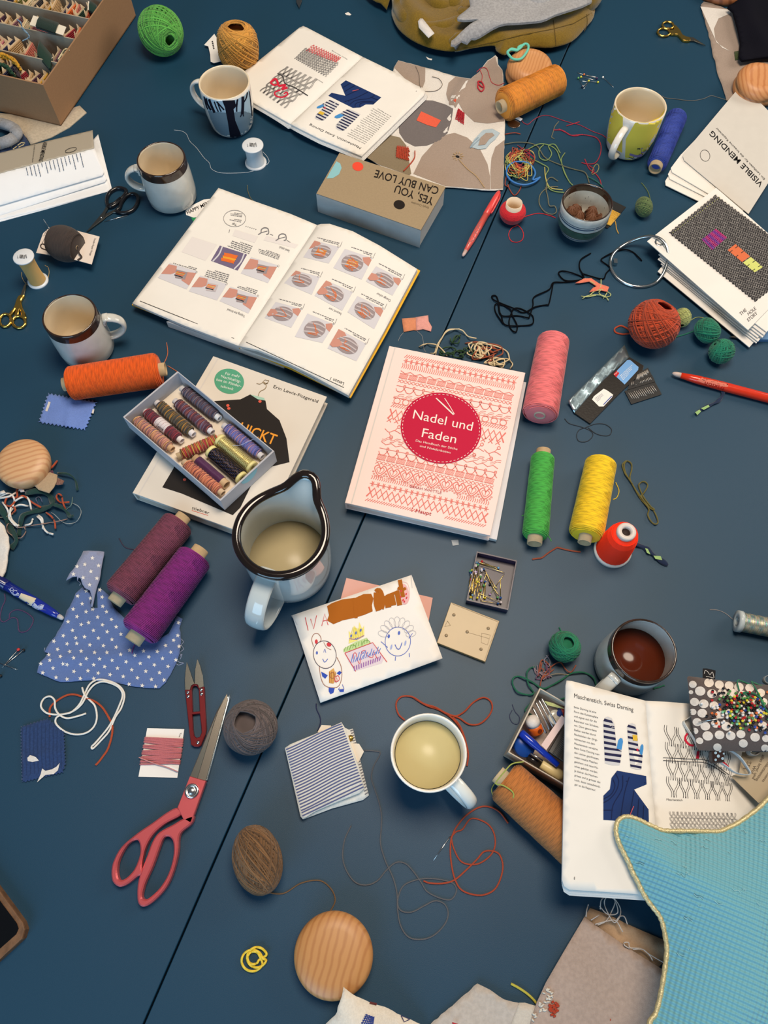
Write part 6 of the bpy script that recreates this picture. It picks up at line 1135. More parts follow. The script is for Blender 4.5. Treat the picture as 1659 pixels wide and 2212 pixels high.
d = MB(); d.stroke(ZB((1265, 445), (1270, 425), (1285, 432), (1300, 450), (1315, 435), (1325, 470)), 1.2, Pl(.064), .0006, 0, 4); d.stroke(ZB((1275, 462), (1300, 466), (1322, 472)), 1.2, Pl(.064), .0006, 0, 4); d.build('stitching', ink((190, 190, 190)), o)
for nm, q, z, w, m_ in (('ribbon_loop', [(1320, 935), (1360, 915), (1420, 920), (1480, 960), (1530, 1030), (1545, 1065), (1510, 1070), (1450, 1055), (1400, 1020), (1350, 985), (1320, 960)], .056, .0042, cloth((196, 206, 212))), ('ribbon_loop', [(1195, 700), (1150, 730), (1135, 745), (1160, 790), (1200, 850), (1225, 900)], .056, .0042, cloth((214, 212, 204))), ('ribbon_loop', [(1530, 920), (1545, 945), (1580, 950), (1600, 930)], .058, .0060, cloth((150, 146, 140))), ('ribbon_loop', [(1680, 520), (1640, 500), (1632, 480), (1645, 462), (1680, 455)], .066, .0040, cloth((140, 150, 156)))):
    p = cat(ZB(*q), 5); P = np.array([U(*x, z) for x in p]); b = MB(); b.tube(P, .0005, 6, nrm=[0, 0, 1], h=w); b.build(nm, m_, t)
o = slab('dotted_tab', None, ZB((1312, 925), (1322, 915), (1382, 912), (1392, 925), (1392, 990), (1330, 995), (1318, 985)), .068, .010, cloth((46, 30, 28)), None, parent=t, bev=.002); d = MB()
for q in ((1335, 935, 9), (1362, 925, 8), (1352, 955, 10), (1378, 970, 9), (1335, 978, 8), (1385, 940, 6)): d.decal(ZB(*oval(q[:2], q[2], q[2], 0, 10)), Pl(.068), .0005)
d.build('dot_print', cloth((150, 180, 200)), o)
slab('newspaper', 'torn newspaper piece under the pin cushion ribbons', ZB((1430, 1080), (1480, 1060), (1500, 930), (1800, 930), (1800, 1180), (1600, 1245)), .0480, .0006, paper((176, 160, 134)), 'newspaper'); nw = [x for x in bpy.data.objects if x.name == 'newspaper'][0]; d = MB()
for tx, o, x in (('alles lernt und', (1625, 945), (1560, 1095)), ('Nikotinentzug', (1655, 990), (1580, 1105)), ('einem', (1672, 1035), (1620, 1110)), ('etzt', (1530, 985), (1505, 1035)), ('Wol', (1570, 1010), (1552, 1060)), ('zt', (1550, 985), (1530, 1020))): d.text(tx, *ZB(o, x), (6, 2.6), Pl(.0480), mi=0)
d.build('printing', ink((96, 84, 70)), nw)
# pins in the cushion: only the round heads and a little shaft show
HC = [('black', (22, 20, 24)), ('white', (236, 230, 226)), ('red', (190, 34, 34)), ('yellow', (226, 206, 50)), ('green', (84, 150, 80)), ('blue', (44, 76, 166)), ('orange', (222, 110, 50)), ('mint', (130, 200, 160))]
rg = random.Random(21); pts = []
while len(pts) < 175:
    x, y = (rg.gauss(1505, 92), rg.gauss(660, 46)) if len(pts) < 120 else (rg.uniform(1310, 1650), rg.uniform(580, 790))
    y += (x-1500)*.18
    if 1305 < x < 1700 and 565 < y < 800 and all((x-a)**2+(y-c)**2 > 125 for a, c, _ in pts): pts.append((x, y, rg.choices(range(8), (34, 20, 16, 14, 16, 9, 8, 5))[0]))
pts += [(1313, 558, 0), (1375, 552, 0), (1412, 552, 0), (1352, 575, 0), (1255, 632, 1), (1283, 708, 0), (1320, 758, 1), (1414, 800, 1), (1355, 773, 2), (1578, 790, 1), (1630, 805, 5), (1600, 575, 3), (1650, 570, 6)]
for i, (x, y, k) in enumerate(pts):
    c = pc.at(*ZB((x, y))[0], .0016+.0012*(i % 3)); b = MB(); b.ball(c, .00165, 8, 0); b.tube([c, c-np.array([rg.uniform(-.002, .002), rg.uniform(-.002, .002), .010])], .0003, 4, mi=1)
    tag(b.build('pin', [gloss(HC[k][1]), STEEL]), 'pin with a %s glass head stuck in the dotted pin cushion' % HC[k][0], 'pin', 'pins in the dotted cushion')
GRNT = yarn((20, 120, 84)); sfp = pc
for q in ([(1465, 600), (1490, 575), (1530, 570), (1570, 580), (1600, 600), (1620, 640), (1650, 690)], [(1475, 560), (1465, 510), (1490, 495), (1540, 500), (1565, 530), (1600, 590), (1625, 640)], [(1470, 590), (1500, 575), (1560, 610)]): thread('thread', 'green thread tangled over the pins of the dotted cushion', ZB(*q), GRNT, .0008, group='green threads over the pin cushion', sf=pc, lift=.003)
b = MB(); b.tube([pc.at(*q, .004) for q in ZB((1238, 745), (1380, 722))], .0007, 6); tag(b.build('needle', STEEL), 'steel needle stuck across the dots of the pin cushion', 'needle')
# ---------------------------------------------------------------- envelope with a child's drawing, pink card below
Z6 = zm(.3255, 460, 1000)
slab('card', 'dusty pink card lying under the drawn-on envelope', [(748, 1248), (935, 1291), (926, 1342), (735, 1296)], .005, .004, paper((216, 164, 150)), 'card', bev=.0006)
EA, EB = U(631, 1329)[:2], U(956, 1422)[:2]; ed = EB-EA; ef = lambda x, y: .0075+.012*np.clip(((np.array([x, y])-EA)@ed)/(ed@ed), 0, 1)**1.5
t = thing('envelope', 'white envelope with a colourful crayon drawing, propped on the pink card', 'envelope', U(790, 1385)); b = MB(); sf = Pl(ef); b.sheet([sf.at(*q)[:2] for q in dens([(631, 1329), (889, 1242), (956, 1422), (692, 1518)], 14)], ef, .0012, .012); b.build('paper_sheet', WHITE, t); d = MB()
def S6(q, w, mi, k=4, cl=False, l=.0004): d.stroke(Z6(*q), w, sf, l, mi, k, cl)
d.decal(Z6((757, 950), (790, 930), (860, 905), (945, 895), (1000, 870), (1050, 868), (1065, 900), (1055, 945), (1060, 985), (1000, 1010), (930, 1030), (860, 1045), (800, 1070), (757, 1045), (770, 1010)), sf, .0004, 8, 0)
for q, w in (([(1085, 860), (1100, 850), (1115, 880), (1110, 920), (1095, 950)], 14), ([(1085, 860), (1085, 930), (1100, 980)], 12), ([(1120, 880), (1128, 930), (1120, 970)], 9), ([(1150, 880), (1160, 930), (1165, 960)], 13), ([(1185, 870), (1195, 920), (1200, 945)], 11), ([(1220, 850), (1230, 900), (1240, 945)], 11), ([(1150, 885), (1200, 865), (1235, 850)], 6), ([(1240, 775), (1250, 830), (1262, 890)], 9), ([(1225, 830), (1260, 840), (1280, 830)], 6), ([(800, 935), (800, 1060)], 6), ([(940, 895), (950, 1030)], 7)): S6(q, w, 0, 4, False, .0006)
d.decal(Z6(*oval((1267, 868), 34, 68, -.12, 22)), sf, .0003, 8, 1)
for q in ((1245, 890), (1262, 910), (1282, 870), (1250, 850), (1285, 895), (1270, 920)): d.decal(Z6(*oval(q, 5, 8, .3, 8)), sf, .0008, None, 2)
for q in ([(612, 1025), (632, 1112)], [(648, 1035), (668, 1102), (688, 1012)], [(722, 1082), (742, 1000), (764, 1076)], [(728, 1050), (760, 1042)]): S6(q, 1.4, 2, 1)
S6([(1240, 785), (1290, 800), (1305, 870), (1290, 930), (1255, 938)], 1, 1)
# drawn figure with one ear and a body
S6(oval((742, 1272), 75, 92, -.2, 24), 1.3, 3, 3, True); S6([(668, 1220), (655, 1170), (672, 1135), (700, 1135), (718, 1165), (712, 1190)], 1.3, 4); d.decal(Z6(*oval((686, 1186), 10, 15, 0, 12)), sf, .0004, None, 2); d.decal(Z6(*oval((770, 1205), 16, 14, .4, 12)), sf, .0004, None, 2); S6([(735, 1190), (755, 1225), (785, 1240)], 1, 4)
d.decal(Z6(*oval((690, 1260), 7, 11, 0, 10)), sf, .0004, None, 5); S6([(735, 1258), (742, 1235), (750, 1260)], 1, 5); S6([(728, 1300), (742, 1322), (762, 1300)], 1.5, 5)
S6([(705, 1345), (715, 1420), (740, 1475), (790, 1492), (835, 1480), (855, 1420), (850, 1350), (822, 1290)], 1.3, 4); d.decal(Z6((718, 1385), (738, 1395), (762, 1410), (745, 1432), (725, 1415)), sf, .0005, None, 6); d.decal(Z6((820, 1395), (840, 1380), (855, 1390), (840, 1408)), sf, .0005, None, 6)
d.decal(Z6((768, 1490), (808, 1495), (800, 1525), (780, 1535), (768, 1515)), sf, .0005, None, 6); d.decal(Z6((835, 1503), (870, 1500), (868, 1520), (842, 1520)), sf, .0005, None, 6); S6([(840, 1490), (835, 1505), (868, 1502), (858, 1470)], 1.2, 6)
d.decal(Z6((770, 1385), (800, 1362), (815, 1400), (800, 1465), (770, 1460)), sf, .0004, None, 7)
for i in range(4): S6([(772+i*14, 1385), (776+i*14, 1460)], 1, 0, 1, False, .0006)
S6(oval((792, 1410), 16, 20, 0, 12), 1.2, 4, 1, True, .0007); S6([(810, 1420), (832, 1412), (838, 1440), (812, 1452), (808, 1425)], 1.4, 2, 3, False, .0007); S6([(812, 1450), (822, 1425), (832, 1450)], 1, 2, 1, False, .0007)
# drawn cake with crowned face
d.decal(Z6((905, 1160), (900, 1115), (925, 1140), (935, 1080), (965, 1110), (970, 1055), (990, 1100), (1003, 1080), (1005, 1150), (955, 1180), (900, 1200)), sf, .0003, None, 8)
for i in range(8): S6([(905+12*i, 1180-4*i), (930+9*i, 1090+2*i)], 1.2, 9, 1)
for q in ((917, 1148), (949, 1128), (981, 1110)): d.decal(Z6(*oval(q, 6, 11, .2, 10)), sf, .0006, None, 5)
S6([(905, 1165), (950, 1170), (1003, 1145)], 1.6, 13, 4, False, .0006); S6([(945, 1162), (955, 1172), (962, 1158)], 1.4, 5, 3, False, .0007)
d.decal(Z6((865, 1235), (940, 1190), (1020, 1160), (1045, 1195), (960, 1230), (868, 1258)), sf, .0003, None, 10)
for i in range(9): S6([(870+19*i, 1250-7*i), (880+18*i, 1222-7*i)], 1.2, 11, 1)
S6([(905, 1240), (920, 1210), (945, 1215), (950, 1235)], 1.3, 11); S6([(988, 1215), (1000, 1185), (1030, 1178), (1045, 1195)], 1.3, 11)
d.decal(Z6((880, 1262), (1060, 1195), (1135, 1300), (1120, 1330), (950, 1380), (900, 1320)), sf, .0002, None, 12); S6([(875, 1262), (1060, 1192), (1155, 1322)], 1.5, 2, 1); S6([(875, 1262), (948, 1384)], 1.5, 2, 1)
S6([(930, 1300), (935, 1265), (950, 1265), (960, 1310), (975, 1330), (985, 1260), (1010, 1245), (1025, 1280), (1060, 1290), (1065, 1250), (1090, 1300)], 1.3, 2)
for i in range(14): S6([(915+14*i, 1330-5*i), (930+14*i, 1268-4*i+(i % 3)*14)], 1.6, 14, 1, False, .0005)
for i in range(12): S6([(940+15*i, 1378-6*i), (936+16*i, 1348-6*i)], 2.2, 13, 1, False, .0006)
S6([(985, 1250), (995, 1265), (1005, 1248)], 1.3, 5)
# drawn round face with curls
S6(oval((1227, 1185), 84, 96, .1, 26), 1.3, 5, 3, True)
for q in ((1167, 1150), (1235, 1128)): d.decal(Z6(*oval(q, 8, 13, .1, 10)), sf, .0005, None, 5)
for q in ((1184, 1222), (1277, 1195)): d.decal(Z6(*oval(q, 6, 18, .2, 10)), sf, .0005, None, 15)
S6([(1208, 1205), (1222, 1232), (1240, 1232), (1255, 1192)], 1.7, 5); S6([(1212, 1285), (1210, 1312)], 1.5, 5, 1); S6([(1302, 1262), (1305, 1288)], 1.5, 5, 1); S6([(1160, 1225), (1115, 1185)], 1.3, 5, 1); S6([(1300, 1165), (1325, 1130)], 1.2, 5, 1)
for i in range(9):
    a = PI+.25+i*.33; c = (1222+95*math.cos(a), 1160+105*math.sin(a)); S6(oval(c, 20, 34, a+PI/2, 14), .8, 16, 2, True)
S6([(521, 1012), (560, 1075)], .8, 16, 1); S6([(1316, 742), (1322, 830)], .8, 16, 1)
d.build('drawing', [ink(c) for c in ((168, 94, 22), (228, 178, 178), (206, 62, 70), (74, 66, 84), (150, 100, 80), (86, 108, 190), (52, 80, 178), (214, 164, 92), (234, 222, 130), (206, 192, 70), (190, 212, 150), (120, 160, 84), (222, 206, 214), (150, 100, 170), (96, 128, 204), (160, 172, 216), (172, 170, 178))], t)
# ---------------------------------------------------------------- scissors
def plate(mb, outer, holes, z, dz, mi=0, bev=.0005):
    W_ = lambda q, zz: [tuple(U(*p, zz)[:2]) for p in q]; o = W_(outer, z); hs = [W_(h, z) for h in holes]; pts = list(o); ed = [(i, (i+1) % len(o)) for i in range(len(o))]
    for h in hs: k = len(pts); pts += h; ed += [(k+i, k+(i+1) % len(h)) for i in range(len(h))]
    r = delaunay_2d_cdt([Vector(p) for p in pts], ed, [], 1, 1e-9); V = np.array([tuple(p) for p in r[0]]); T = []
    for f in r[2]:
        c = V[list(f)].mean(0)[None]
        if inside(c, o)[0] and not any(inside(c, h)[0] for h in hs): T.append(tuple(f))
    e = {(f[i], f[(i+1) % 3]) for f in T for i in range(3)}; bd = [(i, j) for i, j in e if (j, i) not in e]; n = len(V)
    nb = np.zeros((n, 2))
    for i, j in bd:
        w = V[j]-V[i]; w = np.array([-w[1], w[0]])/(np.linalg.norm(w)+1e-9); nb[i] += w; nb[j] += w
    L = np.linalg.norm(nb, axis=1)[:, None]; nb = np.where(L > 0, nb/(L+1e-9), 0)
    v = np.vstack([np.column_stack([V+nb*bev, np.full(n, z)]), np.column_stack([V, np.full(n, z-bev)]), np.column_stack([V, np.full(n, z-dz)])])
    return mb.add(v, [t for t in T]+[tuple(2*n+i for i in t[::-1]) for t in T]+[q for i, j in bd for q in ((j, i, n+i, n+j)[::-1][::-1], (n+j, n+i, 2*n+i, 2*n+j))], mi, False)
ZS = zm(.3737, 0, 1400); PK = mat((204, 92, 96), .32, .35, spec=.5); ST2 = mat((196, 186, 170), .22, 1); ST3 = mat((120, 122, 118), .30, 1)
sm = lambda q, k=4: [tuple(p) for p in cat(q, k, True)]
t = thing('scissors', 'large pink-handled dressmaking shears with steel blades', 'scissors', U(370, 1730)); b = MB()
plate(b, ZS((1328, 266), (1331, 290), (1200, 765), (1188, 770), (1150, 760), (1310, 290)), [], .0040, .0026); b.build('blade', mat((160, 176, 190), .2, 1), t)
b = MB(); plate(b, ZS((1312, 262), (1318, 300), (1190, 768), (1097, 742), (1255, 360)), [], .0066, .0024, 0); plate(b, ZS((1312, 264), (1262, 362), (1236, 440), (1142, 754), (1099, 742), (1258, 358)), [], .0070, .0006, 1); b.build('blade', [ST2, ST3], t)
b = MB(); plate(b, sm(ZS((1048, 960), (1025, 922), (960, 952), (880, 1010), (790, 1072), (700, 1150), (655, 1230), (642, 1290), (650, 1350), (690, 1380), (740, 1360), (790, 1320), (826, 1304), (818, 1250), (836, 1160), (880, 1078), (950, 1015))), [sm(ZS((785, 1108), (806, 1130), (808, 1190), (780, 1270), (740, 1320), (700, 1342), (680, 1325), (675, 1270), (690, 1210), (735, 1135)))], .0115, .0095, bev=.0016); b.build('handle', PK, t)
b = MB(); plate(b, sm(ZS((1060, 985), (1116, 968), (1104, 1015), (1050, 1060), (1032, 1100), (1027, 1180), (1000, 1290), (960, 1380), (900, 1450), (840, 1493), (805, 1485), (792, 1440), (800, 1340), (850, 1200), (880, 1120), (920, 1065), (1000, 1020))), [sm(ZS((958, 1088), (985, 1095), (1002, 1130), (1000, 1210), (970, 1310), (920, 1390), (860, 1445), (830, 1452), (818, 1430), (835, 1360), (880, 1260), (920, 1150), (938, 1105)))], .0125, .0100, bev=.0016)
plate(b, ZS((1097, 740), (1190, 768), (1120, 965), (1104, 1012), (1058, 988), (1025, 920)), [], .0125, .0070, bev=.0008); b.build('handle', PK, t)
b = MB(); c = U(*ZS((1110, 826))[0], .0125); b.lathe([(1e-4, .0035), (.003, .0034), (.0042, .0022), (.0050, .0022), (.0056, .0030), (.0078, .0028), (.0082, .0010), (.0082, 0)], c, seg=36); b.build('pivot_screw', STEEL, t)
t = thing('thread_snips', 'maroon thread snips with two short steel blades', 'scissors', U(420, 1520)); MR = mat((110, 18, 24), .3, .3, spec=.5); b = MB()
plate(b, Z5((1440, 1118), (1482, 1116), (1492, 1085), (1515, 1072), (1540, 1080), (1550, 1105), (1590, 1092), (1600, 1300), (1607, 1420), (1598, 1470), (1565, 1550), (1545, 1562), (1510, 1560), (1488, 1545), (1475, 1450)), [Z5((1493, 1120), (1500, 1094), (1515, 1084), (1533, 1088), (1547, 1112), (1556, 1285), (1500, 1290)), Z5((1497, 1310), (1556, 1303), (1567, 1400), (1570, 1450), (1555, 1485), (1530, 1492), (1512, 1475), (1503, 1430))], .0065, .006, bev=.0007); b.build('spring_body', MR, t)
for q in ([(1455, 898), (1516, 1072), (1490, 1086), (1481, 1120), (1440, 1120), (1437, 1040), (1442, 980)], [(1537, 875), (1562, 930), (1578, 1000), (1588, 1094), (1550, 1107), (1540, 1080), (1514, 1073), (1518, 960)]): b = MB(); plate(b, Z5(*q), [], .0058, .0018); b.build('blade', mat((150, 150, 142), .25, 1), t)
for q in ((1464, 1138), (1466, 1170), (1568, 1118), (1570, 1150), (1543, 1528)): b = MB(); b.lathe([(1e-4, .0009), (.0016, .0007), (.0021, 0)], U(*Z5(q)[0], .0065), seg=16); b.build('rivet', STEEL, t)
t = thing('scissors', 'small black-handled embroidery scissors beside the folded booklet', 'scissors', U(245, 450)); b = MB()
for q in ([(1030, 1330), (1180, 1150), (1230, 1090), (1275, 1010), (1285, 985), (1310, 1020), (1260, 1100), (1245, 1150), (1215, 1190)], [(1032, 1332), (1170, 1170), (1250, 1118), (1370, 1062), (1440, 1080), (1440, 1102), (1350, 1100), (1270, 1150), (1215, 1200)]): b = MB(); plate(b, Z7(*q), [], .0040 if q[0][1] == 1330 else .0026, .0014); b.build('blade', mat((128, 128, 122), .3, 1), t)
for q, z in (([(1282, 1000), (1276, 930), (1310, 860), (1380, 814), (1450, 808), (1508, 838), (1482, 900), (1430, 950), (1370, 1010), (1310, 1030)], .0045), ([(1390, 1080), (1430, 1040), (1452, 980), (1500, 912), (1560, 880), (1620, 884), (1650, 932), (1636, 1000), (1590, 1065), (1520, 1098), (1440, 1102)], .004)): P = np.array([U(*p, z) for p in cat(Z7(*q), 5, True)]); b = MB(); b.tube(P, .0030, 8, True, h=.0026); b.build('handle', mat((22, 22, 26), .25, coat=.3), t)
b = MB(); b.tube([U(*p, .0055) for p in Z7((1290, 1020), (1370, 990), (1440, 930))], .0026, 6); b.build('handle_arm', mat((22, 22, 26), .3), t); b = MB(); b.lathe([(1e-4, .0012), (.0015, .001), (.0019, 0)], U(*Z7((1210, 1165))[0], .0042), seg=14); b.build('pivot_screw', STEEL, t)
def stork(label, Z, blade, body, rings, rr):
    t = thing('scissors', label, 'scissors', U(*np.mean(Z(*body), 0))); b = MB(); plate(b, Z(*blade), [], .0035, .0016); b.build('blade', mat((170, 160, 140), .25, 1), t); b = MB(); plate(b, sm(Z(*body), 3), [], .0052, .0042, bev=.0012); b.build('gilded_body', GOLD, t)
    for c, a, bb, ro in rings: b = MB(); P = np.array([U(*p, .003) for p in Z(*oval(c, a, bb, ro, 30))]); b.tube(P, rr*(1+.12*np.sin(np.arange(len(P))*1.9)), 8, True); b.build('finger_ring', GOLD, t)
stork('gold stork embroidery scissors at the picture edge below the gold thread spool', zm(.3014, 0, 440), [(188, 560), (182, 610), (172, 655), (148, 672), (150, 640), (168, 590)], [(172, 652), (150, 690), (158, 740), (178, 780), (186, 812), (168, 822), (150, 800), (140, 752), (128, 792), (108, 806), (100, 795), (114, 745), (95, 772), (72, 796), (60, 784), (95, 740), (112, 690), (132, 655)], (((38, 836), 40, 46, .3), ((136, 848), 46, 42, .2)), .0022)
stork('gold stork embroidery scissors alone near the far cloths', Z4, [(1212, 326), (1125, 268), (1085, 262), (1062, 280), (1080, 292), (1130, 292)], [(1100, 268), (1052, 248), (1030, 212), (1000, 180), (975, 174), (985, 205), (955, 214), (965, 242), (1012, 245), (1050, 284), (1098, 290)], (((940, 181), 40, 25, .1), ((910, 232), 44, 28, .1)), .0020)
t = thing('thread_snips', 'light blue thread snips half hidden under the swatch cards', 'scissors', U(1620, 722)); 
for q in ([(1355, 1206), (1430, 1186), (1520, 1190), (1535, 1215), (1450, 1222)], [(1355, 1256), (1440, 1236), (1558, 1234), (1556, 1276), (1450, 1270)]): b = MB(); plate(b, Z8(*q), [], .0045, .0014); b.build('blade', mat((150, 142, 132), .25, 1), t)
b = MB(); plate(b, Z8((1522, 1206), (1560, 1212), (1780, 1200), (1780, 1278), (1554, 1276), (1556, 1236), (1530, 1232)), [], .0062, .0058, bev=.0006); b.build('spring_body', mat((96, 136, 178), .35, .3), t)
for q in ((1575, 1250), (1605, 1250)): b = MB(); b.lathe([(1e-4, .0008), (.0012, .0006), (.0016, 0)], U(*Z8(q)[0], .0062), seg=12); b.build('rivet', STEEL, t)
b = MB(); plate(b, [(636, -60), (656, -60), (652, 2), (646, 17), (640, 4)], [], .004, .002); tag(b.build('scissor_blade', mat((150, 152, 150), .3, 1)), 'grey scissor blade tip poking in at the upper edge', 'scissors')
# ---------------------------------------------------------------- pens
CO = mat((222, 74, 72), .3, coat=.3); t_, mbs, A, D, L = pen('pen', 'coral red erasable pen pointing down beside the chocolate box', (1078.5, 413.5), (999.5, 553.5), .0053, [('cap', CO, [(0, .1), (.005, .5), (.04, .75), (.12, .95), (.37, 1.02), (.375, .9)]), ('barrel', mat((214, 92, 84), .3, coat=.3), [(.37, .95), (.6, 1), (.75, .95), (.92, .62), (.93, .1)]), ('clear_tip', mat((196, 170, 164), .3), [(.92, .6), (.97, .5), (.995, .35), (1, .05)])], None)
b = MB(); sd_ = unit(np.cross(D, ZZ)); sd_ = sd_ if sd_[0] > 0 else -sd_; b.tube([A+D*L*s+sd_*o+[0, 0, .002] for s, o in ((.05, .004), (.10, .0066), (.30, .0072), (.34, .0066))], .0013, 6, h=.0016); b.build('clip', CO, t_)
d = MB(); sv = Bv(mbs[1])
for q in ([(1040, 478), (1032, 488), (1036, 496), (1028, 500)], [(1028, 500), (1022, 508), (1026, 516), (1016, 522)], [(1036, 486), (1026, 498), (1030, 506)], [(1018, 512), (1012, 524), (1016, 530)]): d.stroke(q, 1, sv, .0003, 0, 5)
d.build('printed_scroll', ink((150, 108, 110)), t_)
t_, mbs, A, D, L = pen('pen', 'orange red erasable pen with a grey eraser tip at the picture edge', (1720, 876), (1452, 806), .0066, [('barrel', mat((216, 52, 24), .25, coat=.4, var=.1), [(0, .9), (.02, 1), (.6, 1.02), (.8, .92), (.93, .62), (.935, .1)]), ('eraser_tip', mat((196, 176, 166), .5), [(.93, .58), (.97, .5), (.99, .35), (1, .05)])], None); d = MB(); sv = Bv(mbs[0])
d.decal([(1505, 822), (1524, 812), (1575, 822), (1572, 836), (1530, 832)], sv, .0002, 4, 0); d.text('frixion', (1566, 836), (1522, 824), (-2, 7), sv, .0004, 1, bold=1); d.build('printed_name', [ink((214, 120, 100)), ink((160, 30, 20))], t_)
t_, mbs, A, D, L = pen('pen', 'navy blue patterned pen lying near the star print cloth', (-70, 1215), (137, 1337), .0066, [('cap', mat((24, 32, 96), .2, coat=.5), [(0, .9), (.02, 1.02), (.42, 1.08), (.425, 1)]), ('barrel', mat((26, 44, 150), .2, coat=.5), [(.42, .98), (.75, .96), (.9, .72), (.95, .5), (.955, .1)]), ('eraser_tip', mat((186, 184, 186), .5), [(.95, .48), (.98, .42), (.995, .3), (1, .05)])], None); d = MB(); sv = Bv(mbs[1]); sc_ = Bv(mbs[0])
d.decal(Z5((165, 365), (282, 408), (245, 465), (140, 410)), sv, .0003, 3, 0)
for q in (oval((120, 360), 18, 16, 0, 10), oval((95, 335), 12, 10, 0, 8), oval((140, 375), 10, 9, 0, 8), [(70, 330), (110, 380), (150, 370)], [(275, 430), (250, 450), (270, 480), (310, 490), (300, 465), (330, 455)]): d.stroke(Z5(*q), 1.4, sv, .0004, 1, 3)
d.decal(Z5((250, 470), (270, 440), (300, 470), (345, 455), (335, 485), (300, 498)), sv, .0003, 3, 1); d.stroke(Z5((0, 280), (20, 290), (40, 300), (70, 290)), 1.6, sc_, .0004, 1, 4); d.build('printed_scroll', [ink((206, 196, 170)), ink((170, 178, 206))], t_)
# ---------------------------------------------------------------- upright spools, metallic spool
PL_ = mat((216, 220, 224), .3); 
def toplabel(t, c, pt, s, txt):
    h = vh_[0]; d = MB(); sf = Pl(c[2]+h+.0001)
    x, y = pt; rg = random.Random(3); o = -7*s
    while o < 8*s: w = rg.choice((.8, 1.2, 1.8))*s; a = .33; d.stroke([(x+o*.95, y+o*a*.35-4.6*s), (x+o*.95-1.4*s, y+o*a*.35+4.2*s)], w, sf); o += w+rg.uniform(.8, 1.4)*s
    d.text(txt, (x+11*s, y+4*s), (x+8.5*s, y-6*s), (-2.6*s, .6*s), sf); d.text('80 m', (x-10*s, y+4*s), (x-12*s, y-3*s), (-2.4*s, .5*s), sf); d.build('bar_code', ink((60, 60, 62)), t)
vh_ = [vh((553, 353), (545.5, 313))]; t, c, h = spool_up('thread_spool', 'white thread spool standing upright, its end trailing left', (553, 353), (545.5, 313), .0148, .00035, mat((206, 214, 220), .4, sheen=.4), .0180, PL_, tails=[[(376, 281), (392, 283), (403, 290), (410, 305), (425, 320), (440, 340), (452, 352), (457, 365), (475, 373), (505, 374), (535, 372), (560, 365), (580, 352), (578, 340), (568, 328)]], tm=mat((204, 210, 218), .6)); t['label'] = 'white thread spool standing upright with its thread trailing across the table'; toplabel(t, c, (545.5, 313), .9, '9300')
vh_ = [vh((83, 608), (49, 554.5))]; t, c, h = spool_up('thread_spool', 'gold thread spool standing upright above the stork scissors', (83, 608), (49, 554.5), .0125, .00035, mat((206, 166, 92), .5, sheen=.3), .0158, PL_, tails=[[(47, 588), (48, 600), (58, 614), (80, 622), (100, 608), (106, 590), (104, 578), (97, 573)]]); toplabel(t, c, (49, 554.5), .9, '488')
cone('thread_spool', 'iridescent metallic thread spool with clear flanges at the picture edge', (1600, 1343), (1712, 1365), .0118, .0118, ramp([(206, 190, 150), (120, 190, 180), (226, 206, 190), (150, 140, 180), (230, 226, 200), (110, 160, 150)], 1.7, 'irid', .3, 0, .5), .005, .004, .006, core=mat((190, 200, 200), .3), turns=60, passes=5, rt=.0004, rnd=0, flange=(.0136, .0055, mat((186, 196, 198), .2)), tails=[[(1533, 1317), (1550, 1318), (1567, 1325), (1583, 1338)]], tm=mat((150, 140, 136), .5))
# red thread ball on a paper tube, dark yarn card, floss cards
c = U(1104, 474); t = thing('thread_spool', 'red thread wound on a white paper tube beside the coral pen', 'thread spool', c); hT = .0345; b = MB(); b.lathe([(.006, .001), (.0150, .003), (.0195, .011), (.0205, .017), (.0190, .022), (.0150, .0255), (.0130, .0265), (.0130, .003)], c, seg=36)
n, k = 70, 26; th = np.arange(n*k)/k*2*PI; zz_ = .0145+.0095*np.sin(th*.93+.3*np.sin(th*.11))*np.sin(th*.017+1); R = np.interp(zz_, [.001, .003, .011, .017, .022, .0265], [.012, .0150, .0197, .0207, .0192, .0140]); dd = np.column_stack([np.cos(th), np.sin(th), 0*th]); b.tube(c+dd*R[:, None]+np.outer(zz_, [0, 0, 1]), .0006, 4, nrm=dd); RD = yarn((204, 26, 40)); b.build('wound_thread', RD, t)
b = MB(); b.lathe([(.0128, .002), (.0128, hT), (.0119, hT), (.0119, .002)], c, seg=32, close=True); b.lathe([(1e-4, .002), (.0119, .004), (.0119, .005), (1e-4, .005)], c, mi=0); b.build('paper_tube', paper((226, 206, 180)), t)
for q in ([(960, 1400), (1010, 1380), (1080, 1365), (1150, 1380), (1185, 1395)], [(850, 1400), (930, 1430), (975, 1480), (975, 1530), (940, 1550), (900, 1540), (885, 1500), (905, 1460), (945, 1440)]): thread_part('thread_tail', ZC3(*q), RD, .0007, t)
t, A, D, L, X, Y = cone('yarn_card', 'white card wrapped with thick dark brown yarn', (115, 519), (167, 535), .0265, .0255, (58, 45, 39), 0, 0, .003, turns=26, passes=5, rt=.0011, rnd=.022, cat_='yarn card'); CD = paper((228, 214, 202))
b = MB(); b.prism([U(*q, .0165) for q in [(78, 546), (93, 504), (103, 495), (116, 490), (150, 494), (215, 511), (198, 571), (165, 562), (140, 556)]], .0008); b.build('card', CD, t); d = MB(); sf = Pl(.0165); d.text('Textile Repair Design', (204, 514), (193, 552), (3.6, .9), sf); d.greek([(106, 496), (88, 536), (80, 533), (100, 494)], 2, sf, 3, 0, .3); d.build('printing', ink((96, 90, 88)), t)
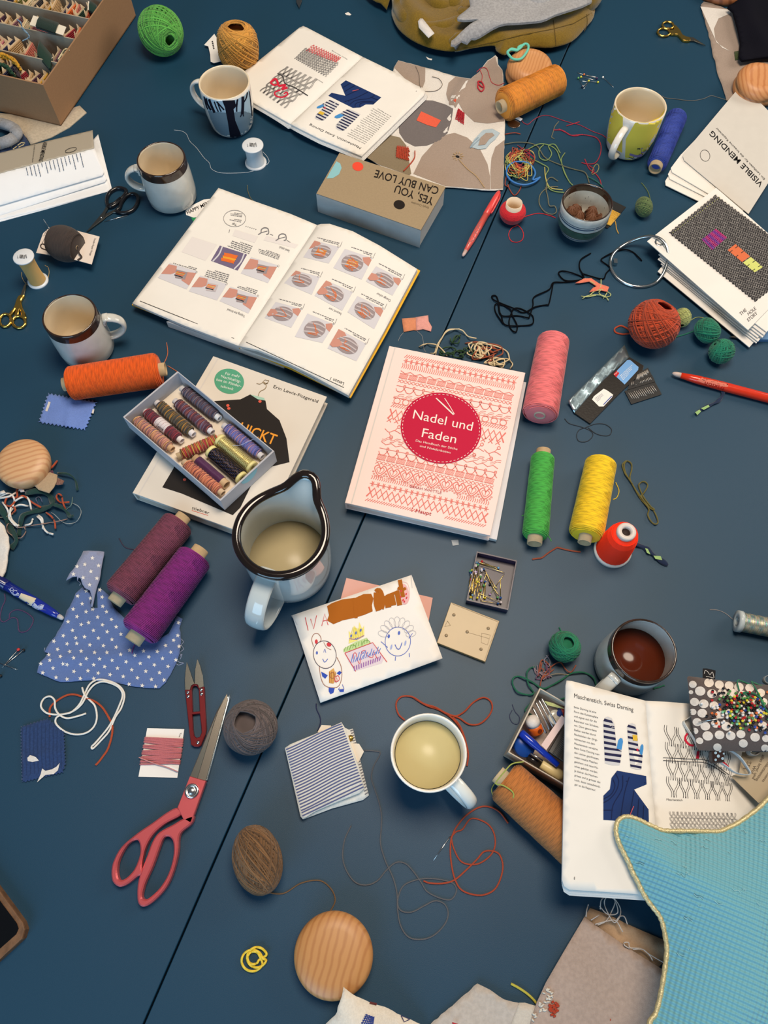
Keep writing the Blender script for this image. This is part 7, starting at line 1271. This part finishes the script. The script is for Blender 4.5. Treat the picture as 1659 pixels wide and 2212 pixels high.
thread_part('yarn_tail', [(100, 540), (90, 536), (88, 530), (93, 527), (106, 531), (125, 527), (145, 523)], yarn((62, 48, 42)), .0009, t, lift=[.017, .017, .017, .017, .020, .033, .034]); thread_part('yarn_tail', [(158, 510), (165, 505), (172, 512), (168, 525), (170, 545), (176, 555), (168, 562)], yarn((62, 48, 42)), .0014, t, lift=[.03, .031, .03, .026, .022, .018, .018])
def wrapcard(name, label, q, z, c0, c1, col, mc, n, r=.0009, cr=.1, parts=1):
    t = thing(name, label, 'floss card', U(*np.mean(q, 0))); b = MB(); P = np.array([U(*p, z) for p in q]); b.prism(P, .0008); b.build('card', mc, t); T = homog(UNIT, q); b = MB(); rg = random.Random(5); sf = Pl(z)
    for i in range(n):
        v = c0+(c1-c0)*(i+.5)/n; e = rg.uniform(-cr, cr)/n*3; a = [sf.at(*T((s, v+e*(s-.5))), r*h) for s, h in ((-.02, -.6), (0, .8), (.3, 1.4), (.7, 1.4), (1, .8), (1.02, -.6))]; b.tube(a, r, 5)
    m = yarn(col) if isinstance(col, tuple) else col; b.build('wound_thread', m, t); return t, T, sf
t, T, sf = wrapcard('floss_card', 'white card wound with dusty pink thread near the maroon snips', [(318, 1573), (398, 1575), (383, 1680), (299, 1678)], .0014, .20, .74, (196, 112, 118), WHITE, 24, .0010, .5); d = MB(); d.text('Tex', (389, 1582), (386, 1592), (3.2, .8), Pl(.0014)); d.build('printing', BLACK, t); thread_part('thread_tail', [(300, 1636), (330, 1648), (360, 1657), (384, 1667)], yarn((206, 140, 140)), .0007, t, lift=.004)
t, T, sf = wrapcard('floss_card', 'black card wound with golden thread behind the chocolate bowl', ZC3((1550, 1282), (1636, 1325), (1520, 1460), (1470, 1440)), .002, .2, .8, ramp([(206, 160, 50), (226, 190, 90), (150, 100, 30), (236, 180, 40)], 14, 'goldcard'), mat((26, 26, 28), .5), 18, .0011, .2); thread_part('thread_tail', ZC3((1560, 1400), (1570, 1430), (1575, 1465), (1588, 1495)), yarn((196, 150, 60)), .0008, t)
# ---------------------------------------------------------------- needle packet
t = thing('needle_packet', 'open black needle packet with a silver foil flap', 'needle packet', U(1300, 830)); FO = mat((170, 190, 196), .28, .85, bump=.6, bs=60); zf = mix(.003, .001, 60, 2, fold((1349, 745), (1227, 866), .008, .006)); 
fabric('foil_flap', None, [(1227, 866), (1349, 745), (1360, 771), (1305, 820), (1266, 863), (1241, 892)], FO, zf, .0006, .005, parent=t); b = MB(); b.prism([U(*q, .0035) for q in [(1360, 771), (1391, 790), (1388, 803), (1338, 850), (1275, 915), (1241, 892), (1266, 863), (1305, 820)]], .003, bev=.0004); b.build('folder', mat((36, 32, 28), .35, bump=.2, bs=300), t)
d = MB(); sf = Pl(.0035); d.decal(Z8((452, 1548), (560, 1437), (582, 1436), (648, 1492), (645, 1515), (540, 1628)), sf, .0003, None, 0); d.decal(Z8((452, 1548), (478, 1520), (498, 1540), (475, 1572)), sf, .0005, None, 1); d.decal(Z8((285, 1745), (300, 1720), (375, 1662), (400, 1672), (450, 1708), (440, 1730), (375, 1800), (340, 1800)), sf, .0003, None, 2)
d.greek(Z8((500, 1560), (600, 1470), (625, 1500), (530, 1600)), 4, sf, 2, 2, .3, l=.0005, full=.6); d.greek(Z8((305, 1735), (385, 1680), (410, 1700), (330, 1765)), 4, sf, 3, 3, .3, l=.0005, full=.6); d.stroke(Z8((375, 1785), (440, 1718)), 2, sf, .0005, 4); d.text('Prym', *Z8((462, 1556), (488, 1530)), (-1.2, -2), sf, .0007, 2, bold=1); d.build('label', [ink((120, 168, 220)), ink((196, 44, 50)), WHITE, ink((120, 130, 150)), ink((70, 90, 160))], t)
for i, q in enumerate(([(640, 1540), (722, 1497), (752, 1556), (600, 1640)], [(585, 1605), (755, 1556), (778, 1606), (560, 1670)], [(540, 1680), (776, 1606), (830, 1705), (592, 1782)])):
    t = thing('needle_card', 'black card of steel needles, %s of three fanned beside the foil packet' % ('uppermost', 'middle', 'lowest')[i], 'needle card', U(*Z8(np.mean(q, 0))[0]), 'fanned needle cards'); z = .0030-.0009*i+.0009; b = MB(); b.prism([U(*p, z) for p in Z8(*q)], .0007); b.build('card', mat((28, 28, 28), .5), t); T = homog(UNIT, Z8(*q)); sf = Pl(z)
    for j in range(14):
        u = .08+.85*j/14; l0 = (.25, .15, .2)[i]; b = MB(); b.tube([sf.at(*T((u, l0+.1*(j % 3)*.3)), .0004), sf.at(*T((u+.03, min(.92, l0+.45+.12*(j % 4)/3))), .0004)], .0004, 4); b.build('needle', mat((214, 206, 196), .3, .3), t)
DK = mat((38, 40, 46), .8); Z4b = zm(.349, 1080, 840)
thread('thread', 'dark loop of thread below the needle packet', Z4b((400, 185), (430, 215), (500, 235), (560, 260), (575, 290), (540, 325), (490, 325), (475, 290), (490, 255), (530, 240), (590, 218), (650, 220), (690, 250), (680, 285), (640, 290), (590, 275), (545, 240)), DK, .0005)
thread('thread', 'thick olive floss hank beside the yellow spool', Z4b((780, 445), (758, 470), (772, 520), (800, 560), (830, 610), (870, 680), (920, 740), (915, 780), (935, 820), (960, 838), (978, 825), (965, 780), (940, 738), (890, 672), (860, 605), (868, 582), (895, 575), (914, 600), (890, 645), (875, 665), (905, 710), (955, 745), (925, 735), (850, 640), (805, 560), (815, 500), (812, 462), (785, 447), (768, 475), (782, 530), (820, 590)), yarn((104, 98, 42)), .0010, jit=.002)
thread('thread', 'short rust thread bent in two below the green spool', Z4b((200, 1055), (230, 1050), (260, 1045), (300, 1015), (348, 985), (360, 983), (430, 1000), (498, 1010)), yarn((150, 70, 44)), .0011)
def ribbon(name, label, q, w, m, cat_='fabric', parent=None, spots=None, tw=.5, z=.003):
    p = cat(q, 6); P = np.array([U(*x, z) for x in p]); n = len(P); nr = np.column_stack([0*np.arange(n), tw*np.sin(np.arange(n)*.5), np.ones(n)]); b = MB(); b.tube(P, np.maximum(.0006, w*(1+.25*np.sin(np.arange(n)*.7))*np.minimum(1, np.minimum(np.arange(n), np.arange(n)[::-1])/2+.5)), 8, nrm=nr, h=.0009)
    if spots:
        b.build(name, m, parent) if parent else None
    o = b.build(name, m, parent) if not parent or not spots else None
    return tag(o, label, cat_) if label else o
NV = cloth((30, 44, 72)); LG = cloth((150, 186, 120))
o = ribbon('fabric_strip', 'twisted navy fabric strip with pale green patches beside the neon cone', Z4b((815, 950), (880, 975), (920, 1000), (980, 1050), (1040, 1092)), .0032, NV); d = MB(); sf = Pl(.0042)
d.decal(Z4b((898, 985), (915, 990), (932, 1025), (910, 1015)), sf); d.decal(Z4b((950, 1032), (995, 1035), (1004, 1060), (962, 1052)), sf); d.build('green_patch', LG, o)
o = ribbon('fabric_strip', 'frayed navy and green fabric strip under the orange red pen', Z4b((1382, 0), (1378, 40), (1350, 75), (1300, 100), (1250, 125), (1215, 150)), .0024, NV); d = MB(); d.decal(Z4b((1245, 120), (1290, 98), (1298, 110), (1262, 130)), sf); d.decal(Z4b((1208, 145), (1235, 128), (1245, 140), (1222, 162)), sf); d.build('green_patch', LG, o)
# ---------------------------------------------------------------- loose pins and needles
for i, (h_, e_, c_) in enumerate((((297, 560), (328, 620), 'green'), ((316, 552), (415, 575), 'yellow'), ((338, 535), (435, 556), 'orange'), ((430, 562), (286, 522), 'purple'), ((372, 580), (335, 640), 'yellow'), ((438, 590), (318, 582), 'yellow'), ((474, 555), (550, 628), 'white'), ((326, 625), (372, 586), 'navy'))): pinned('pin', 'pin with %s head in the loose pin heap near the yellow mug' % c_, *Z4(h_, e_), gloss({'green': (90, 160, 90), 'yellow': (220, 214, 60), 'orange': (214, 110, 50), 'purple': (60, 30, 80), 'white': (230, 228, 224), 'navy': (20, 26, 50)}[c_]), hr=.0020, group='loose pins by the mustard spool')
for h_, e_, c_, l_ in (((143, 805), (20, 940), (206, 50, 44), 'red-headed pin crossing a black-headed one at the picture edge'), ((183, 810), (10, 950), (26, 24, 24), 'black-headed pin crossing the red-headed one'), ((-60, 885), (135, 963), (40, 40, 44), 'long steel pin lying across the red and black headed pins'), ((4, 1010), (-80, 1040), (24, 24, 24), 'black pin head just inside the picture edge')): pinned('pin', l_, *Z5(h_, e_), gloss(c_), hr=.0022, r=.0005)
def needle(label, a, bq, r=.0007, z=.0008): b = MB(); b.tube([U(*a, z), U(*[(x+y)/2 for x, y in zip(a, bq)], z), U(*bq, z)], np.array([r, r, r*.35]), 6); tag(b.build('needle', STEEL), label, 'needle')
needle('thick steel needle lying below the black scissors', (276, 465), (225, 479), .0010); needle('thin steel needle sticking out from the dark yarn card', (94, 474), (108, 495), .0005, .012); needle('steel sewing needle threaded with rust thread', (973, 1806), (936, 1859), .0007)
t = thing('needle_threader', 'silver needle threader beside the mustard spool', 'needle threader', U(1111, 263)); b = MB(); b.prism([U(*q, .0015) for q in oval((1110, 267), 14, 9, .1, 20)], .0012, bev=.0004); b.build('coin_plate', mat((176, 160, 150), .25, 1), t); b = MB(); b.tube([U(*q, .003) for q in ZC3((905, 740), (930, 748), (968, 768))], .0035, 8, h=.0014); b.build('white_tab', mat((230, 228, 228), .3), t)
# ---------------------------------------------------------------- loose threads
Z7a = zm(.3014, 860, 380); BK = mat((7, 8, 13), .9, spec=.1)
t = thing('thread_tangle', 'long tangled black thread crossing the table near the swatch ring', 'thread', U(1200, 630))
for q in ([(1380, 555), (1310, 600), (1300, 660), (1330, 720), (1310, 745), (1200, 750), (1150, 700), (1180, 682), (1260, 700), (1330, 738), (1200, 762), (1112, 765), (1082, 815), (975, 868), (966, 930), (940, 1010), (930, 1016), (850, 1002), (740, 1000), (715, 915)], [(1112, 765), (1098, 840), (1080, 918), (1060, 925), (980, 940), (900, 980), (830, 950), (730, 910), (682, 885), (672, 862), (700, 860), (718, 900), (728, 975), (740, 1000), (765, 1066), (870, 1075), (960, 1062), (966, 1010), (930, 978), (870, 950), (825, 958), (795, 1040), (808, 1098), (845, 1118), (852, 1070), (818, 1000), (808, 962), (760, 932), (700, 918), (698, 975), (755, 1062)], [(1320, 700), (1400, 725), (1470, 738), (1490, 700), (1520, 662), (1500, 640), (1455, 605), (1480, 580), (1540, 550), (1620, 528), (1680, 545), (1730, 590), (1745, 608)]): thread_part('thread_strand', Z7a(*q), BK, .0011, t, jit=.002)
t = thing('fabric_shred', 'coral fabric shred with pale green threads by the black thread tangle', 'fabric', U(1282, 622)); fabric('coral_strip', None, Z7a((1268, 768), (1330, 735), (1385, 733), (1440, 770), (1512, 795), (1500, 830), (1450, 820), (1370, 832), (1395, 802), (1422, 790), (1370, 757), (1300, 768)), cloth((226, 122, 96)), mix(.002, .002, 80, 3), .0008, .004, parent=t)
for q in ([(1320, 882), (1350, 862), (1420, 852), (1480, 862), (1508, 892)], [(1312, 862), (1360, 866), (1420, 855)], [(1400, 830), (1460, 815), (1515, 840), (1520, 860), (1480, 868), (1440, 840), (1450, 820)], [(1455, 738), (1448, 800), (1400, 832), (1370, 858)], [(1340, 735), (1400, 770), (1440, 790)], [(1470, 880), (1490, 850), (1500, 830)]): thread_part('green_strand', Z7a(*q), yarn((190, 196, 130)), .0008, t, jit=.003)
t = thing('thread_tangle', 'cream, green and brown thread tangle above the red patterned book', 'thread', U(1020, 755)); CRY, GNY, BRY = yarn((226, 206, 166)), yarn((30, 70, 34)), yarn((160, 76, 44))
for q, m_ in (([(150, 1226), (180, 1210), (220, 1203), (275, 1212), (320, 1250), (350, 1290)], CRY), ([(230, 1272), (262, 1268), (275, 1225), (300, 1180), (350, 1115), (410, 1100), (460, 1108), (500, 1150), (560, 1165)], CRY), ([(268, 1285), (282, 1230), (310, 1170), (355, 1105), (440, 1098)], CRY), (scrib(560, 1240, 85, 95, 15, 1), CRY), (scrib(600, 1235, 70, 80, 13, 2), CRY), (scrib(560, 1260, 80, 80, 13, 9), CRY), (scrib(730, 1330, 90, 50, 13, 3), CRY), (scrib(700, 1320, 100, 45, 11, 4), CRY), ([(590, 1200), (700, 1220), (780, 1260), (800, 1320), (820, 1350), (800, 1385)], CRY), (scrib(420, 1180, 55, 55, 9, 5), GNY), (scrib(360, 1260, 80, 40, 12, 6), GNY), (scrib(420, 1270, 100, 40, 12, 7), GNY), (scrib(520, 1260, 60, 40, 9, 8), GNY), (scrib(600, 1250, 150, 70, 10, 10), BRY), (scrib(650, 1270, 110, 60, 10, 11), BRY), ([(480, 1200), (560, 1190), (640, 1200), (730, 1220), (750, 1270), (700, 1300), (640, 1340)], BRY)): thread_part('thread_strand', Z7a(*q), m_, .0010, t, jit=.006)
for q in ([(40, 1122), (15, 1150), (0, 1185)], [(135, 1112), (170, 1145), (180, 1190), (185, 1240), (200, 1262)]): thread('thread', 'fine grey thread hanging from the two-tone fabric swatch', Z7a(*q), mat((150, 150, 150), .7), .0003, group='grey threads of the two-tone swatch')
# coloured tangle by the patched cloth
t = thing('thread_tangle', 'multicoloured thread tangle between the patched cloth and the bowl', 'thread', U(1125, 350)); RS, YL, OG, SG, KH, TL, RE = yarn((156, 62, 40)), yarn((206, 190, 100)), yarn((206, 104, 44)), yarn((132, 156, 90)), yarn((110, 108, 84)), yarn((30, 110, 100)), yarn((166, 30, 56))
for i, m_ in enumerate((RS, YL, OG, SG, RE, RS, YL, KH, RS, OG, SG, YL)): thread_part('thread_strand', ZC3(*scrib(950+10*(i % 3), 1020+14*(i % 4), 95, 100, 12, 30+i)), m_, .0008, t, jit=.006)
for q, m_ in (([(1000, 960), (1090, 920), (1180, 950), (1215, 1020), (1240, 1100), (1275, 1165), (1295, 1185)], SG), ([(1245, 978), (1222, 1020), (1235, 1080), (1260, 1140)], SG), ([(1110, 925), (1080, 960), (1085, 1010), (1130, 1025), (1160, 985), (1140, 935), (1180, 925), (1215, 980)], SG), ([(850, 925), (950, 910), (1060, 930), (1120, 1010), (1230, 1060), (1310, 1085), (1375, 1105), (1400, 1170)], KH), ([(1020, 1010), (1100, 1050), (1140, 1080), (1120, 1130), (1140, 1200), (1180, 1225), (1240, 1232)], SG), ([(1115, 1070), (1122, 1140), (1150, 1200), (1230, 1215)], YL), ([(1200, 1195), (1140, 1200), (1090, 1240), (1080, 1300), (1110, 1350), (1160, 1372), (1190, 1355), (1180, 1320), (1145, 1315), (1135, 1260), (1120, 1200)], KH), ([(1200, 1160), (1160, 1135), (1130, 1160), (1125, 1230)], KH), ([(1392, 1132), (1430, 1150), (1465, 1175), (1490, 1200)], TL), ([(860, 860), (920, 850), (960, 858)], RS), ([(880, 1180), (890, 1210), (920, 1250), (950, 1225), (970, 1180)], RS), ([(870, 1130), (862, 1180), (880, 1195)], RS)): thread_part('thread_strand', ZC3(*q), m_, .0009, t, jit=.002)
thread('thread', 'thin red thread running from the mustard spool to the yellow mug', ZC3((945, 715), (958, 750), (980, 785), (1010, 795), (1040, 770), (1085, 745), (1140, 740), (1230, 770), (1290, 788), (1340, 800), (1420, 840), (1480, 862), (1510, 882)), RE, .0006)
t = thing('thread', 'frayed crimson thread curving between the yellow mug and bowl', 'thread', U(1285, 305))
for q in ([(1170, 832), (1230, 835), (1280, 865), (1340, 862), (1400, 868), (1450, 885), (1475, 930), (1470, 990), (1440, 1042), (1390, 1050), (1350, 1040)], [(1205, 825), (1245, 845), (1300, 870), (1360, 860)], [(1372, 1018), (1385, 1050), (1405, 1085), (1440, 1112), (1468, 1150), (1478, 1190)], [(1400, 1060), (1430, 1085), (1420, 1110)], [(1255, 805), (1290, 795), (1338, 780)]): thread_part('thread_strand', ZC3(*q), RE, .0009, t)
thread('thread', 'short khaki thread above the crimson thread', ZC3((1205, 778), (1180, 810), (1168, 850), (1160, 878), (1178, 888)), KH, .0008); thread('thread', 'small khaki thread loop above the chocolate bowl', ZC3((1420, 1118), (1450, 1100), (1462, 1070), (1450, 1050), (1430, 1070), (1415, 1110)), yarn((150, 144, 100)), .0008)
thread('rubber_band', 'blue rubber band lying in the multicoloured thread tangle', ZC3((872, 1110), (880, 1065), (930, 1036), (1000, 1040), (1042, 1075), (1055, 1112), (1040, 1150), (1075, 1140), (1085, 1135), (1050, 1165), (990, 1183), (930, 1172), (890, 1145)), mat((54, 120, 190), .5), .0016, 'rubber band', lift=.006, closed=True)
thread('thread', 'fine grey thread behind the yellow mug', Z4((900, 690), (925, 704), (990, 710), (1060, 720), (1130, 722), (1200, 708), (1250, 688), (1300, 700), (1362, 718)), yarn((110, 108, 104)), .0006)
# left side threads
WH = yarn((232, 228, 220), .1); RST = yarn((178, 72, 34))
thread('thread', 'rust cord under the white string near the navy swatch', Z5((388, 1330), (390, 1262), (430, 1215), (510, 1165), (580, 1155), (660, 1180), (740, 1210), (800, 1260), (850, 1340), (875, 1400), (870, 1480), (840, 1580), (800, 1640), (770, 1680), (745, 1705)), RST, .0013)
thread('thread', 'long looped white string below the star print cloth', Z5((640, 1100), (660, 1160), (700, 1200), (740, 1245), (755, 1330), (735, 1400), (680, 1450), (600, 1467), (520, 1450), (460, 1410), (432, 1370), (445, 1330), (500, 1308), (560, 1290), (620, 1230), (660, 1150), (700, 1075), (760, 1040), (830, 1045), (900, 1070), (950, 1110), (970, 1170), (945, 1260), (900, 1330), (850, 1440), (790, 1510), (725, 1575), (715, 1560), (745, 1530), (830, 1430), (880, 1350), (930, 1240), (955, 1160), (930, 1105), (870, 1070), (800, 1055), (740, 1075), (690, 1130), (640, 1225), (570, 1285), (480, 1310), (380, 1305), (330, 1270), (320, 1230), (345, 1185), (390, 1170), (425, 1200), (430, 1260), (460, 1310), (520, 1340), (600, 1325), (670, 1303)), WH, .0012, jit=.0015)
thread('thread', 'thin purple thread below the navy blue pen', Z5((35, 370), (40, 420), (15, 480), (0, 560), (30, 590), (90, 558), (135, 572), (150, 662), (210, 660), (250, 610), (255, 560), (195, 512), (130, 495), (80, 520), (72, 560)), yarn((84, 50, 96)), .0006)
t = thing('thread_scraps', 'pile of green strips, white and rust threads below the spalted disc', 'thread', U(80, 1090)); DG = cloth((30, 62, 58), .2); ZL = zm(.2773, 0, 880)
for q, w in (([(200, 665), (300, 652), (380, 685), (408, 735), (395, 765), (330, 792), (250, 815), (180, 840), (160, 900), (145, 1000)], .006), ([(400, 750), (470, 775), (520, 815), (545, 850), (572, 842)], .0035), ([(450, 512), (530, 520), (585, 565), (603, 645)], .0022), ([(-20, 755), (30, 830), (60, 900), (90, 960), (128, 1035), (85, 1100)], .006)): p = cat(ZL(*q), 5); P = np.array([U(*x, .005+.003*math.sin(i*.4)) for i, x in enumerate(p)]); n = len(P); b = MB(); b.tube(P, w*.6*(1+.3*np.sin(np.arange(n)*.55)), 8, nrm=np.column_stack([.3*np.sin(np.arange(n)*.3), 0*np.arange(n), np.ones(n)]), h=.0012); b.build('green_strip', DG, t)
WH2 = yarn((226, 222, 216), .1)
for q, m_, r in (([(-10, 700), (50, 672), (90, 680), (112, 720), (100, 770)], WH2, .0013), ([(-10, 710), (80, 690), (160, 640), (185, 635)], WH2, .0014), ([(245, 800), (225, 720), (190, 695), (120, 730), (80, 800), (90, 870), (140, 925)], WH2, .0013), ([(220, 770), (150, 760), (90, 800), (70, 850), (100, 900), (140, 940)], WH2, .0013), ([(20, 740), (60, 800), (70, 860), (110, 910), (145, 920)], WH2, .0013), ([(290, 850), (320, 880), (340, 940), (370, 975), (412, 988)], WH2, .0014), ([(300, 842), (330, 870), (335, 945)], WH2, .0013), ([(195, 920), (240, 905), (255, 870)], WH2, .0013), ([(445, 418), (400, 470), (330, 510), (250, 540), (180, 580), (135, 640)], RST, .0014), ([(130, 640), (130, 700), (60, 700), (40, 750), (80, 770), (130, 720), (180, 690), (250, 740), (320, 780)], RST, .0013), ([(510, 795), (490, 740), (480, 690), (455, 675), (440, 700), (470, 740), (540, 738)], RST, .0012), ([(360, 820), (400, 850), (425, 890), (432, 945)], RST, .0012), ([(95, 760), (120, 800), (80, 840)], RST, .0012), ([(525, 870), (440, 890), (350, 905), (250, 920), (150, 935), (80, 905), (55, 920), (60, 970), (110, 1005), (160, 1018), (200, 970), (190, 935)], yarn((150, 120, 110)), .0007), ([(560, 745), (610, 770), (632, 820), (600, 885), (550, 905), (490, 895), (430, 840), (400, 820)], yarn((150, 158, 160)), .0005), ([(565, 700), (555, 760), (510, 800)], yarn((110, 140, 130)), .0005), ([(300, 760), (280, 710), (310, 700), (330, 740)], yarn((80, 90, 120)), .0006), ([(-10, 860), (50, 850), (100, 830)], yarn((150, 140, 120)), .0007)): thread_part('thread_strand', ZL(*q), m_, r, t, jit=.006)
for q, m_, z in (([(255, 597), (340, 522), (390, 505), (447, 525), (440, 580), (420, 622), (382, 668), (300, 642)], cloth((176, 152, 122)), .009), ([(420, 600), (445, 545), (500, 572), (485, 600), (450, 605)], cloth((140, 104, 92), .5, 800), .007), ([(370, 500), (410, 488), (420, 520), (380, 530)], cloth((90, 50, 70)), .006), ([(150, 640), (180, 622), (190, 655), (160, 660)], cloth((214, 196, 190)), .008), ([(0, 655), (30, 645), (45, 665), (0, 680)], WH2, .008)): fabric('fabric_scrap', None, ZL(*q), m_, mix(z, .003, 60, 2), .0008, .005, parent=t)
# threads by the rust cord, sewing box and cups
RC = yarn((168, 66, 36)); t = thing('cord', 'rust red cord looped around the white tea cup', 'cord', U(960, 1560))
for q in ([(110, 1200), (65, 1155), (50, 1085), (85, 1038), (160, 1038), (240, 1085), (320, 1110), (390, 1148), (460, 1170), (520, 1140), (580, 1078), (650, 1043), (700, 1068), (712, 1120), (680, 1180), (620, 1226), (550, 1226), (480, 1182), (400, 1160)], [(390, 1150), (450, 1200), (500, 1270), (535, 1370), (547, 1440), (538, 1515)], [(440, 1175), (490, 1240), (525, 1330), (545, 1430)], [(170, 1045), (260, 1098), (340, 1125), (400, 1158)]): thread_part('cord_strand', Z9(*q), RC, .0011, t, jit=.001)
thread('thread', 'rust thread looped below the tea cup and tied to a needle', ZF((1237, 292), (1185, 222), (1120, 187), (1050, 190), (970, 240), (910, 310), (880, 370), (868, 430), (870, 520), (890, 630), (930, 710), (1000, 745), (1080, 750), (1150, 715), (1190, 640), (1203, 560), (1180, 490), (1130, 468), (1080, 475), (1040, 520), (980, 580), (900, 650), (830, 675), (740, 675), (695, 660)), RC, .0010); thread('thread', 'second loop of rust thread crossing the needle-tied one', ZF((872, 378), (888, 450), (930, 530), (990, 555), (1060, 545), (1130, 490), (1155, 420), (1140, 340), (1090, 285), (1000, 262), (945, 330), (905, 345), (880, 372)), RC, .0009)
thread('thread', 'very long dark grey thread wandering below the striped cloth', ZF((312, -175), (380, -170), (418, -155), (375, -70), (362, 0), (378, 60), (405, 140), (425, 230), (425, 320), (420, 420), (450, 530), (500, 640), (525, 740), (530, 850), (550, 950), (600, 1020), (680, 1035), (760, 1010), (830, 940), (853, 870), (830, 810), (770, 788), (700, 820), (620, 860), (550, 850), (530, 790), (560, 700), (630, 660), (720, 645), (820, 655), (890, 680), (905, 730), (870, 780), (800, 770), (720, 730), (680, 670), (630, 600), (580, 550), (520, 543), (460, 590), (400, 660), (330, 687), (260, 670), (205, 600), (178, 510), (190, 400), (232, 308)), yarn((92, 92, 96)), .0008)
thread('thread', 'navy thread running from the envelope to the striped cloth', [(683, 1520), (684, 1532), (691, 1548), (692, 1562), (686, 1580)], mat((28, 34, 70), .8), .0007)
TE = yarn((24, 104, 78)); t = thing('thread_tangle', 'teal cord with lilac and rust strands above the sewing box', 'thread', U(1180, 1460))
for q, m_, r in (([(1430, 962), (1410, 905), (1340, 870), (1260, 876), (1190, 920), (1120, 960), (1060, 980), (985, 935), (910, 900), (862, 905), (853, 950), (890, 1005), (965, 1025), (1000, 1012)], TE, .0011), ([(1000, 1010), (960, 945), (950, 880), (968, 845), (1005, 830)], TE, .0010), ([(1010, 1005), (985, 1070), (940, 1130), (990, 1165)], TE, .0010), ([(1170, 1060), (1220, 1045), (1250, 1060)], TE, .0009), (scrib(1075, 850, 85, 80, 11, 51), yarn((150, 130, 140)), .0006), (scrib(1085, 840, 85, 85, 11, 52), yarn((160, 84, 60)), .0008), (scrib(1065, 860, 85, 70, 9, 53), yarn((120, 80, 110)), .0006), ([(1100, 750), (1070, 790), (1100, 830), (1110, 790), (1085, 752)], yarn((140, 140, 160)), .0006), ([(1040, 970), (1060, 900), (1120, 830), (1180, 800), (1220, 850), (1255, 868), (1290, 820)], yarn((160, 84, 60)), .0008), ([(1080, 900), (1150, 880), (1240, 885)], yarn((140, 130, 110)), .0006)): thread_part('thread_strand', Z9(*q), m_, r, t, jit=.004)
thread('thread', 'thin navy thread beside the sewing box corner', Z9((850, 1090), (870, 1140), (900, 1180), (888, 1225), (850, 1215), (832, 1170), (850, 1130)), mat((50, 56, 84), .8), .0005)
for i, q in enumerate(([(820, 545), (880, 540), (905, 540), (935, 525)], [(870, 550), (910, 535), (940, 528)])): thread('thread', 'green thread end sticking out below the coffee mug', ZB(*[(x+80, y-10) for x, y in q]), TE, .0008, group='green ends below the coffee mug')
thread('thread', 'pale green thread looped over the caramel cone', Z9((930, 1485), (850, 1500), (800, 1550), (740, 1625), (745, 1640), (790, 1650), (850, 1690), (858, 1730), (820, 1790), (770, 1790), (728, 1750)), yarn((160, 172, 80)), .0008, lift=[.045, .050, .051, .046, .046, .049, .050, .048, .030, .012, .006])
thread('thread', 'short yellow thread tuft between the near linen cloths', ZF((1255, 1318), (1300, 1342), (1350, 1375), (1390, 1410), (1420, 1445)), yarn((196, 186, 70)), .0014); thread('thread', 'short olive thread behind the open mending book', ZC((398, 1185), (402, 1225), (420, 1270), (440, 1288)), yarn((100, 100, 70)), .0006); thread('hair_tie', 'thin yellow elastic ring coiled on the table', oval((545, 2075), 23, 23, .3, 12)+oval((555, 2068), 21, 22, .3, 12)+oval((548, 2069), 13, 14, .3, 10), mat((226, 196, 60), .4), .0014, 'hair tie', jit=.002, closed=True)
# ---------------------------------------------------------------- phone and paper bits
t = thing('phone', 'black phone in a worn brown case at the picture edge', 'phone', U(0, 2020)); PQ = [(-110, 1775), (49, 1992), (54, 2008), (48, 2028), (0, 2072), (-40, 2108), (-210, 1880)]; b = MB(); b.prism([U(*q, .011) for q in PQ], .011, bev=.002); b.build('case', mat((118, 84, 56), .6, var=.35, vs=120, bump=.3, bs=400), t); b = MB(); b.prism([U(*q, .0116) for q in [(-110, 1800), (36, 1994), (40, 2006), (35, 2018), (0, 2049), (-42, 2085), (-190, 1886)]], .001); b.build('screen', mat((10, 12, 16), .08), t)
PAP = paper((230, 226, 220))
def bit(label, q, z=.001): slab('paper_scrap', label, q, z, .0006, PAP, 'paper')
bit('tiny white paper curl near the upper edge', [(745, 29), (752, 26), (759, 31), (756, 33), (748, 32)]); bit('white paper crescent between the booklet and the olive jacket', [(920, 122), (924, 128), (932, 130), (934, 127), (927, 126)]); slab('plastic_scrap', 'small clear plastic square below the red patterned book', [(975, 1167), (990, 1166), (991, 1177), (978, 1179)], .0008, .0006, mat((120, 130, 138), .3), 'plastic')
bit('white hang tag with printed lines leaning on the ochre yarn ball', Z8 and [(441, 97), (463, 73), (472, 88), (478, 132), (462, 136), (455, 133), (454, 118), (450, 100)], .006); o = [x for x in bpy.data.objects if x.name.startswith('paper_scrap')][-1]; d = MB(); d.greek([(461, 88), (470, 132), (465, 133), (456, 89)], 1, Pl(.006), 4, 0, .6); d.build('printing', ink((60, 58, 60)), o)
